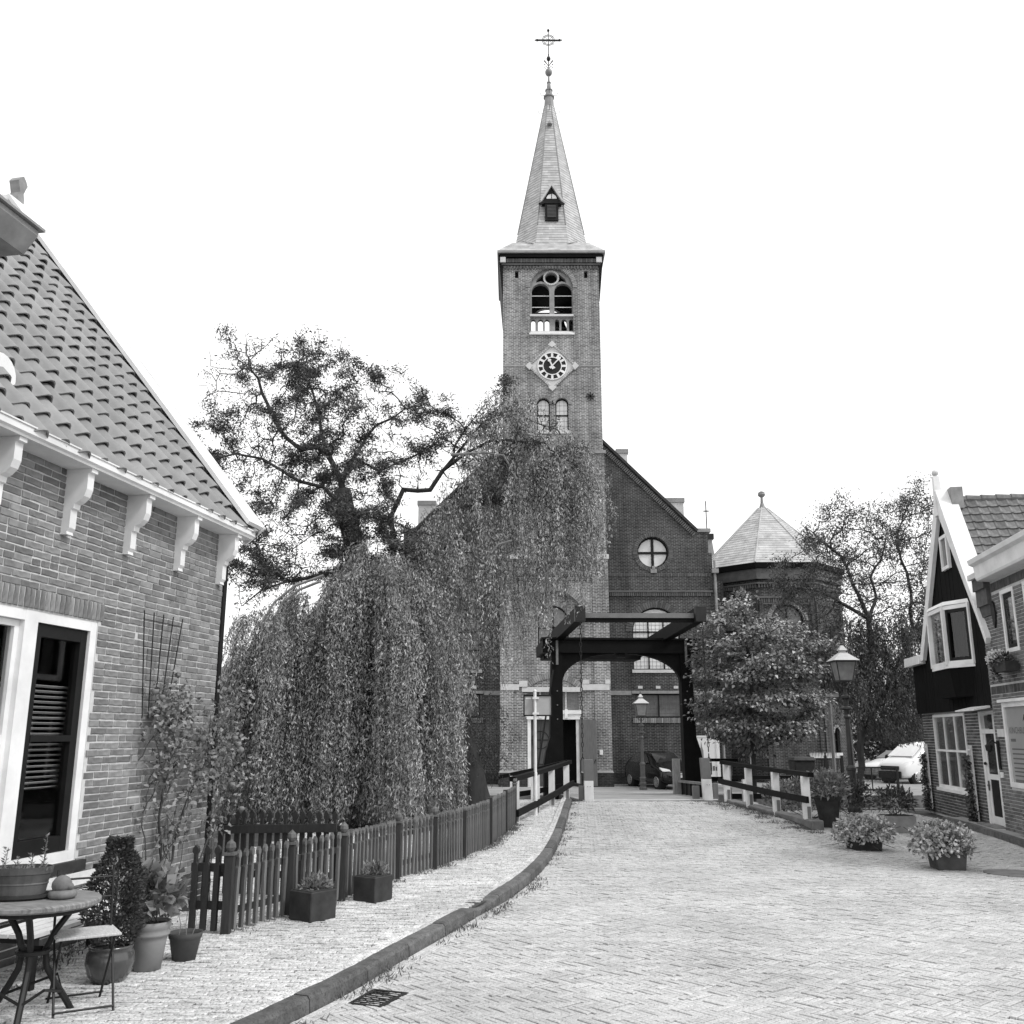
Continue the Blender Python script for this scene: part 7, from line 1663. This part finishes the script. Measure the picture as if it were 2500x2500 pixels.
I = rng.integers(0, len(tips), 1300); P = np.array([tuple(tips[i]) for i in I]) + rng.normal(0, .06, (1300, 3)); P = P[P[:, 2] > .75]; P = np.concatenate([P, np.array([1.1, .14, 1.95]) + rng.normal(0, 1, (600, 3)) * np.array([.19, .05, .15]), np.array([.25, .2, 1.55]) + rng.normal(0, 1, (700, 3)) * np.array([.28, .08, .26])])
D = rng.normal(0, 1, P.shape); D[:, 2] -= .4
leaves('foliage', P, D, rng.uniform(.035, .07, len(P)), rng.uniform(.025, .045, len(P)), 'leaf_mid', rs)
for x, y, z in ((1.42, .12, 2.15), (1.36, .16, 2.1), (1.22, .12, 2.08), (1.0, .15, 2.05), (.78, .14, 1.98), (.3, .25, 1.72), (.1, .3, 1.72), (.02, .3, 1.66), (-.05, .3, 1.6), (.12, .32, 1.25), (-.1, .33, 1.0), (.9, .15, 1.75), (.6, .2, 1.72)):
    b = MB(); rr = random.uniform(.03, .042); b.lathe([(.006, -rr), (rr * .7, -rr * .7), (rr, -.005), (rr * .9, rr * .4), (rr * .5, rr * .62), (.002, rr * .5)], (x, y, z), 9); b.build('bloom', 'petal', rs, smooth=True)
# ------------------------------------------------------------------ furniture and pots on the pavement
tb = thing('bistro_table', 'round weathered bistro table on curved iron legs', 'table', (-2.95, 6.28, .075))
b = MB(); b.lathe([(.355, .645), (.365, .655), (.365, .675), (.355, .685), (.001, .688)], n=36, cap=False); b.lathe([(.001, .644), (.355, .645)], n=36, cap=False); b.build('tabletop', 'table_wood', tb)
b = MB(); b.lathe([(.30, .615), (.31, .62), (.31, .642), (.29, .642)], n=30, cap=False); b.build('table_rim', 'iron', tb)
for k in range(3):
    a = R(-75 + 120 * k); u = (math.cos(a), math.sin(a)); P = [(.26, .63), (.20, .58), (.12, .48), (.075, .38), (.09, .28), (.15, .18), (.22, .08), (.27, .0)]
    b = MB(); b.tube([(u[0] * r_, u[1] * r_, z_) for r_, z_ in P], .02, 7); o = b.build('leg', 'iron', tb)
    a2 = R(-15 + 120 * k); v = (math.cos(a2), math.sin(a2)); b = MB(); b.tube([(u[0] * .2, u[1] * .2, .12), ((u[0] + v[0]) * .14, (u[1] + v[1]) * .14, .2), (math.cos(R(45 + 120 * k)) * .2, math.sin(R(45 + 120 * k)) * .2, .12)], .009, 5); b.build('stretcher', 'iron', tb)
b = MB(); b.lathe([(.09, .365), (.1, .37), (.1, .39), (.085, .395)], n=20, cap=False); b.lathe([(.001, .366), (.09, .366)], n=20, cap=False); b.build('collar', 'iron', tb)
ch = thing('folding_chair', 'slatted folding chair with thin iron legs beside the bistro table', 'chair', (-2.72, 6.48, .09), R(32))
for k in range(6):
    b = MB(); y0 = -.16 + k * .054; b.box(-.19, .19, y0, y0 + .046, .425, .442); b.build('seat_slat', 'seat_wood', ch, bevel=.004)
for s in (-1, 1):
    b = MB(); b.tube([(s * .17, -.2, .0), (s * .17, -.02, .3), (s * .17, .12, .42), (s * .17, .2, .80)], .008, 6); b.build('leg', 'iron', ch)
    b = MB(); b.tube([(s * .155, .2, .0), (s * .155, .0, .25), (s * .155, -.13, .42)], .008, 6); b.build('leg', 'iron', ch)
for y, z in ((-.2, .03), (.19, .03)):
    b = MB(); b.tube([(-.17, y, z), (.17, y, z)], .007, 5); b.build('foot_bar', 'iron', ch)
for z in (.62, .74):
    b = MB(); b.tube([(-.17, .2 - (.8 - z) * .2, z), (.17, .2 - (.8 - z) * .2, z)], .007, 5); b.build('back_bar', 'iron', ch)
bn = thing('garden_bench', 'pale slatted garden bench against the brick wall under the window', 'bench', (-3.19, 10.35, 0), LR)
for z0, z1, y in ((.60, .69, .16), (.48, .56, .18)):
    b = MB(); b.box(2.02, 3.5, y, y + .03, z0, z1); b.build('back_slat', 'bench_wood', bn)
for k in range(4):
    b = MB(); b.box(2.02, 3.5, .24 + k * .095, .32 + k * .095, .42, .445); b.build('seat_slat', 'bench_wood', bn)
for x in (2.1, 3.4):
    b = MB(); b.box(x, x + .05, .13, .17, .09, .72); b.box(x, x + .05, .55, .59, .09, .42); b.box(x, x + .05, .17, .55, .38, .419); b.build('frame', 'iron', bn)
# zinc trough on its saucer, sprigs in it
tr = thing('zinc_trough', 'oval zinc tub with young sprigs on a saucer on the bistro table', 'planter', (-3.07, 6.25, .763), R(10))
b = MB()
def oval(prof, n=26):
    vs, fs = [], []
    for r_, z_ in prof:
        for k in range(n): t_ = 2 * math.pi * k / n; vs.append((r_ * math.cos(t_), r_ * .62 * math.sin(t_), z_))
    for i in range(len(prof) - 1):
        for k in range(n): fs.append((i*n+k, i*n+(k+1) % n, (i+1)*n+(k+1) % n, (i+1)*n+k))
    return vs, fs
b.add(*oval([(.001, .022), (.155, .022), (.16, .03), (.17, .085), (.174, .088), (.174, .094), (.171, .097), (.186, .145), (.192, .15), (.195, .19), (.186, .19), (.182, .165), (.001, .165)])); b.build('tub', 'zinc', tr)
b = MB(); b.add(*oval([(.001, .0), (.17, .0), (.2, .012), (.205, .03), (.195, .03), (.18, .016), (.001, .014)])); b.build('saucer', 'planter_dark', tr)
P, D = [], []
for sx, sy, hh in ((.13, .0, .20), (-.1, .02, .13), (.05, .03, .09), (-.02, -.03, .07)):
    b = MB(); b.tube([(sx, sy, .16), (sx + .01, sy, .17 + hh)], [.004, .002], 5); b.build('sprig', 'leaf_mid', tr)
    for k in range(int(hh * 260)): z_ = random.uniform(.17, .17 + hh); P.append((sx, sy, z_)); a_ = random.uniform(0, 6.3); D.append((math.cos(a_), math.sin(a_), .6))
for k in range(120): P.append((random.gauss(0, .08), random.gauss(0, .045), .165)); D.append((random.gauss(0, .5), random.gauss(0, .5), 1))
leaves('foliage', P, D, rng.uniform(.02, .04, len(P)), rng.uniform(.006, .013, len(P)), 'leaf_mid', tr)
# curled stone figure
b = MB(); me = None
hd = thing('stone_ornament', 'small curled stone ornament on the bistro table', 'ornament', (-2.80, 6.27, .764), R(20))
b.lathe([(.001, 0), (.07, 0), (.083, .012), (.085, .03), (.074, .045), (.06, .05), (.001, .05)], n=20, cap=False); b.build('base', 'stone_head', hd, smooth=True)
b = MB(); b.lathe([(.001, .04), (.05, .045), (.06, .07), (.057, .095), (.04, .12), (.018, .132), (.001, .135)], (-.008, 0, 0), 16, cap=False); b.ball((.042, -.025, .07), .022, 8); b.build('head', 'stone_head', hd, smooth=True, kind='stuff')
# pots by the wall
def pot(label, loc, prof, m, rim_z):
    t = thing('plant_pot', label, 'plant pot', loc, group='pots by the brick house wall'); b = MB(); b.lathe(prof, n=26, cap=False); b.build('pot', m, t, smooth=True); b = MB(); b.lathe([(.001, rim_z - .025), (prof[-1][0] + .01, rim_z - .025)], n=20, cap=False); b.build('soil', 'earth', t); return t
t = pot('round glazed pot with a dense cone-shaped box tree', (-2.80, 7.12, .085), [(.001, 0), (.1, 0), (.14, .05), (.165, .13), (.158, .19), (.14, .215), (.148, .225), (.15, .24), (.138, .24), (.13, .22)], 'glazed', .235)
n = 5200; z_ = rng.random(n) ** .9; a_ = rng.uniform(0, 6.283, n); rr = (.225 * np.sin(np.clip(z_ * 1.0 + .12, 0, 1) * math.pi * .92) ** .55 * (1 - z_ * .32)) * (.55 + .45 * rng.random(n) ** .4) * (1 + .12 * np.sin(a_ * 3 + z_ * 9))
P = np.stack([rr * np.cos(a_), rr * np.sin(a_), .25 + z_ * .70], 1); D = np.stack([np.cos(a_), np.sin(a_), np.full(n, .5)], 1) + rng.normal(0, .5, (n, 3)); leaves('foliage', P, D, rng.uniform(.02, .04, n), rng.uniform(.013, .022, n), 'leaf_dark', t); b = MB(); b.tube([(0, 0, .2), (0, 0, .8)], [.015, .006], 6); b.build('stem', 'twig', t)
t = pot('terracotta pot with large-leaved hydrangea', (-2.66, 7.46, .085), [(.001, 0), (.095, 0), (.12, .2), (.128, .235), (.14, .24), (.143, .255), (.132, .265), (.14, .285), (.148, .3), (.148, .335), (.135, .335), (.13, .31)], 'terracotta', .33)
leafball('foliage', (0, .02, .5), (.2, .18, .19), 330, .1, .07, 'leaf_mid', t, .3); stems('stems', (0, 0, .3), (.15, .15, .2), 10, t, 'twig', .004)
t = pot('dark plastic pot with bare twigs, farthest of the three', (-2.50, 7.78, .085), [(.001, 0), (.085, 0), (.115, .15), (.118, .155), (.122, .16), (.13, .2), (.122, .2), (.115, .17)], 'terracotta_dark', .195)
b = MB()
for dx, dy in ((-.05, 0), (0, .02), (.05, -.01)): b.tube([(dx, dy, .17), (dx + random.gauss(0, .02), dy, .25), (dx * 1.4, dy, .34)], [.004, .003, .002], 5)
b.build('twigs', 'twig_pale', t, kind='stuff')
P = [(float(wallX(y)) + random.uniform(.12, .5), y, .095) for y in [random.uniform(6.3, 7.9) for _ in range(16)]]
o = tufts('seedlings', P, None, 9, .07, 'leaf_mid', .03); o['label'] = 'seedlings growing between the pavement bricks by the pots'; o['category'] = 'weeds'

# ------------------------------------------------------------------ parked vehicles
def car(name, label, cat, loc, heading, body, stations, m, glass_from, glass_to, wheel_r, wb, group='parked cars', width=1.75):
    """stations: (x, z_sill, z_belt, z_roof, half width at belt, half width at roof), nose first; heading = direction of travel"""
    t = thing(name, label, cat, loc, heading, group=group)
    rings = []
    for x, zs, zb, zr, wb_, wr in stations:
        half = [(wb_ * .90, zs), (wb_ * 1.0, zs + .12), (wb_ * 1.02, (zs + zb) / 2 + .05), (wb_ * .985, zb), (wr * 1.02, max(zr - .05, zb + .001)), (wr * .8, max(zr, zb + .002)), (wr * .35, max(zr + .015, zb + .006))]
        rings.append([(x, y, z) for y, z in half] + [(x, -y, z) for y, z in half[::-1]])
    b = MB(); n = len(rings[0]); vs = [p for r_ in rings for p in r_]; fs = []
    for i in range(len(rings) - 1):
        for k in range(n): fs.append((i*n+k, i*n+(k+1) % n, (i+1)*n+(k+1) % n, (i+1)*n+k))
    fs += [tuple(range(n)), tuple(range((len(rings)-1)*n, len(rings)*n))[::-1]]
    b.add(vs, fs); bo = b.build('body', m, t, smooth=True)
    md = bo.modifiers.new('sub', 'SUBSURF'); md.levels = 2; md.render_levels = 2
    return t, rings
def wheels(t, xs, half, r_, m_rim='alloy'):
    for x in xs:
        for s in (-1, 1):
            b = MB(); b.tube([(x, s * (half - .2), r_), (x, s * (half - .17), r_), (x, s * half, r_), (x, s * (half + .015), r_)], [r_ * .9, r_, r_, r_ * .93], 20); w_ = b.build('wheel', 'tyre', t)
            b = MB()
            for k in range(9):
                a_ = 2 * math.pi * k / 9; b.bar((x + .05 * math.cos(a_), s * (half + .025), r_ + .05 * math.sin(a_)), (x + r_ * .6 * math.cos(a_), s * (half + .02), r_ + r_ * .6 * math.sin(a_)), .05, .03, (0, 1, 0))
            b.tube([(x + r_ * .63 * math.cos(2 * math.pi * k / 20), s * (half + .018), r_ + r_ * .63 * math.sin(2 * math.pi * k / 20)) for k in range(21)], .02, 5, cap=False); b.tube([(x, s * (half + .0), r_), (x, s * (half + .035), r_)], .055, 10); b.build('rim', m_rim, w_)
            b = MB(); b.tube([(x, s * (half - .26), r_ + .01), (x, s * (half - .012), r_ + .01)], r_ * 1.17, 22); b.build('wheel_arch', 'tyre', t)
def face(t, name, pts, m, th=.012, parent=None):
    P = [Vector(p) for p in pts]; nrm = (P[1] - P[0]).cross(P[2] - P[0]).normalized() * th
    b = MB(); b.hexa([p - nrm for p in P], [p + nrm for p in P]); return b.build(name, m, parent or t)
# black hatchback in front of the church (local +x is the nose)
hb = [(2.02, .28, .52, .55, .50, .40), (1.95, .22, .62, .66, .72, .6), (1.7, .2, .74, .79, .83, .7), (1.15, .2, .88, .95, .86, .68), (.75, .2, .93, 1.08, .86, .62), (.1, .2, .95, 1.40, .86, .60), (-.6, .2, .96, 1.47, .86, .60), (-1.3, .2, .98, 1.40, .85, .58), (-1.75, .22, .97, 1.18, .82, .55), (-1.92, .28, .90, .95, .74, .52), (-1.97, .34, .6, .65, .6, .45)]
cb, _ = car('parked_car', 'black hatchback parked in front of the church', 'car', (6.15, 40.55, -.36), R(-72), 0, hb, 'car_black', 0, 0, .3, 2.5)
wheels(cb, (1.3, -1.2), .83, .3)
for s in (-1, 1):
    face(cb, 'headlight', [(1.93, s * .42, .60), (1.70, s * .76, .70), (1.50, s * .80, .84), (1.74, s * .48, .76)], 'lamp_lens', .03)
    face(cb, 'side_window', [(.62, s * .80, 1.0), (.05, s * .66, 1.36), (-.95, s * .66, 1.38), (-1.3, s * .79, 1.02)], 'glass_dark', .02)
    b = MB(); b.ball((.62, s * .96, 1.02), .09, 8, .8); b.build('mirror', 'car_black', cb, smooth=True)
    face(cb, 'fog_lamp', [(1.96, s * .5, .36), (1.95, s * .62, .36), (1.94, s * .62, .42), (1.95, s * .5, .42)], 'alloy', .02)
face(cb, 'windscreen', [(.90, .60, 1.02), (.90, -.60, 1.02), (.22, -.52, 1.38), (.22, .52, 1.38)], 'glass_dark', .02)
face(cb, 'grille', [(2.03, .35, .38), (2.03, -.35, .38), (2.02, -.35, .46), (2.02, .35, .46)], 'tyre', .02); face(cb, 'number_plate', [(2.05, .26, .48), (2.05, -.26, .48), (2.04, -.26, .58), (2.04, .26, .58)], 'stone', .01); face(cb, 'bumper_trim', [(2.04, .3, .60), (2.04, -.3, .60), (2.0, -.3, .64), (2.0, .3, .64)], 'alloy', .012)
# white van and the white car behind it
vn = [(2.05, .3, .58, .62, .55, .45), (1.98, .24, .75, .8, .80, .68), (1.6, .22, .98, 1.04, .9, .76), (1.15, .22, 1.10, 1.22, .91, .74), (.45, .22, 1.12, 1.74, .91, .74), (-.3, .22, 1.14, 1.83, .91, .78), (-1.5, .22, 1.14, 1.84, .91, .8), (-2.15, .25, 1.12, 1.80, .9, .79), (-2.25, .3, .9, 1.2, .85, .75)]
v0 = at(2216, 1910, 43.5)
vt, _ = car('parked_van', 'white small van parked beyond the quay at the right', 'van', (v0[0] + 1.15, 44.6, -.37), R(207), 0, vn, 'car_white', 0, 0, .32, 2.7)
wheels(vt, (1.32, -1.35), .88, .32)
for s in (-1, 1):
    face(vt, 'headlight', [(1.97, s * .5, .70), (1.62, s * .86, .86), (1.45, s * .88, 1.0), (1.78, s * .58, .9)], 'lamp_lens', .025)
    face(vt, 'side_window', [(1.0, s * .90, 1.14), (.45, s * .82, 1.62), (-.25, s * .85, 1.64), (-.25, s * .93, 1.14)], 'glass_dark', .04)
    face(vt, 'side_strip', [(.9, s * .935, .52), (-1.0, s * .935, .52), (-1.0, s * .935, .62), (.9, s * .935, .62)], 'tyre', .01)
    b = MB(); b.ball((1.0, s * 1.02, 1.14), .11, 8, 1.1); b.build('mirror', 'tyre', vt, smooth=True)
face(vt, 'windscreen', [(1.34, .68, 1.2), (1.34, -.68, 1.2), (.56, -.64, 1.70), (.56, .64, 1.70)], 'glass_sky', .015)
face(vt, 'grille', [(2.07, .5, .62), (2.07, -.5, .62), (2.03, -.5, .78), (2.03, .5, .78)], 'tyre', .02); face(vt, 'bumper', [(2.08, .62, .26), (2.08, -.62, .26), (2.08, -.62, .56), (2.08, .62, .56)], 'tyre', .03)
v1 = at(2140, 1905, 48)
wt, _ = car('parked_car', 'white car partly hidden behind the white van', 'car', (v1[0] + 1.35, 48.4, -.37), R(205), 0, [(a, b_, c, d * .97, e_, f__) for a, b_, c, d, e_, f__ in hb], 'car_white', 0, 0, .3, 2.5)
wheels(wt, (1.3, -1.2), .83, .3)
face(wt, 'windscreen', [(.90, .60, 1.02), (.90, -.60, 1.02), (.22, -.52, 1.36), (.22, .52, 1.36)], 'glass_dark', .02)
for s in (-1, 1): face(wt, 'side_window', [(.62, s * .80, 1.0), (.05, s * .66, 1.34), (-.95, s * .66, 1.36), (-1.3, s * .79, 1.02)], 'glass_dark', .02); face(wt, 'headlight', [(1.93, s * .42, .60), (1.70, s * .76, .70), (1.50, s * .80, .84), (1.74, s * .48, .76)], 'lamp_lens', .03)

# ------------------------------------------------------------------ houses far behind
def far_house(label, x, y, w, d, h, rz, m, roof_h, wins):
    t = thing('far_house', label, 'house', (x, y, -.4), rz); b = MB(); b.box(-w/2, w/2, 0, d, 0, h); b.build('wall', m, t)
    b = MB(); b.prism([(-w/2 - .2, h), (w/2 + .2, h), (0, h + roof_h)], lambda a, b_, t_: (a, t_, b_), -.2, d + .2); b.build('roof', 'slate', t)
    for k in range(wins):
        for z_ in (1.0, 3.6):
            if z_ + 1.4 > h: continue
            xx = -w/2 + w * (k + .5) / wins; b = MB(); b.box(xx - .5, xx + .5, -.04, .02, z_, z_ + 1.4); f_ = b.build('window', 'white_paint', t); b = MB(); b.box(xx - .42, xx + .42, -.06, -.042, z_ + .08, z_ + 1.32); b.build('pane', 'glass_dark', f_)
far_house('white rendered house beyond the white van', 27.6, 62, 9, 8, 4.6, R(4), 'far_white', 2.2, 4)
far_house('grey house far right behind the willow', 36.5, 66, 8, 8, 5.4, R(-6), 'far_wall', 3, 3)
far_house('pale house far left behind the big willow', -16, 58, 8, 8, 4.5, R(10), 'far_white', 2.6, 3)
far_house('grey house far left between the willow and the brick house', -25.5, 55, 9, 8, 5, R(14), 'far_wall', 3, 3)
for i, (x, y, rx, h_, lab) in enumerate(((-9.5, 33, 2.6, 2.6, 'dark hedge bush on the far bank left of the church'), (-13.8, 31, 2.8, 2.9, 'dark hedge bush on the far bank behind the brick house'), (20.5, 52, 2.5, 2.4, 'dark shrub beyond the parked van'), (14.9, 52, 1.6, 2.2, 'dark shrub behind the white car'))):
    t = thing('hedge_bush', lab, 'bush', (x, y, -.2), group='dark bushes on the far bank'); leafball('foliage', (0, 0, h_ * .55), (rx, rx * .7, h_ * .6), 2600, .3, .17, 'leaf_dark', t, .25); stems('stems', (0, 0, 0), (rx, rx, h_), 20, t, 'twig', .03)

# stand every composed thing's own origin at its foot
bpy.context.view_layer.update()
kids = {}
for o in bpy.data.objects:
    if o.parent is not None: kids.setdefault(o.parent.name, []).append(o)
for o in [k for k in bpy.data.objects if k.type == 'EMPTY' and k.parent is None]:
    lo, hi = Vector((1e9,) * 3), Vector((-1e9,) * 3)
    for ch_ in kids.get(o.name, []):
        if ch_.type != 'MESH' or not len(ch_.data.vertices): continue
        for cr_ in ch_.bound_box:
            p = ch_.matrix_basis @ Vector(cr_)
            lo = Vector(map(min, lo, p)); hi = Vector(map(max, hi, p))
    if hi.x < lo.x or o.scale.x != 1: continue
    d = Vector(((lo.x + hi.x) / 2, (lo.y + hi.y) / 2, lo.z))
    if d.length < .6: continue
    o.location = o.location + Matrix.Rotation(o.rotation_euler.z, 3, 'Z') @ d
    for ch_ in kids.get(o.name, []): ch_.location = ch_.location - d
for _o in bpy.data.objects:
    if '_w' in _o: del _o['_w']
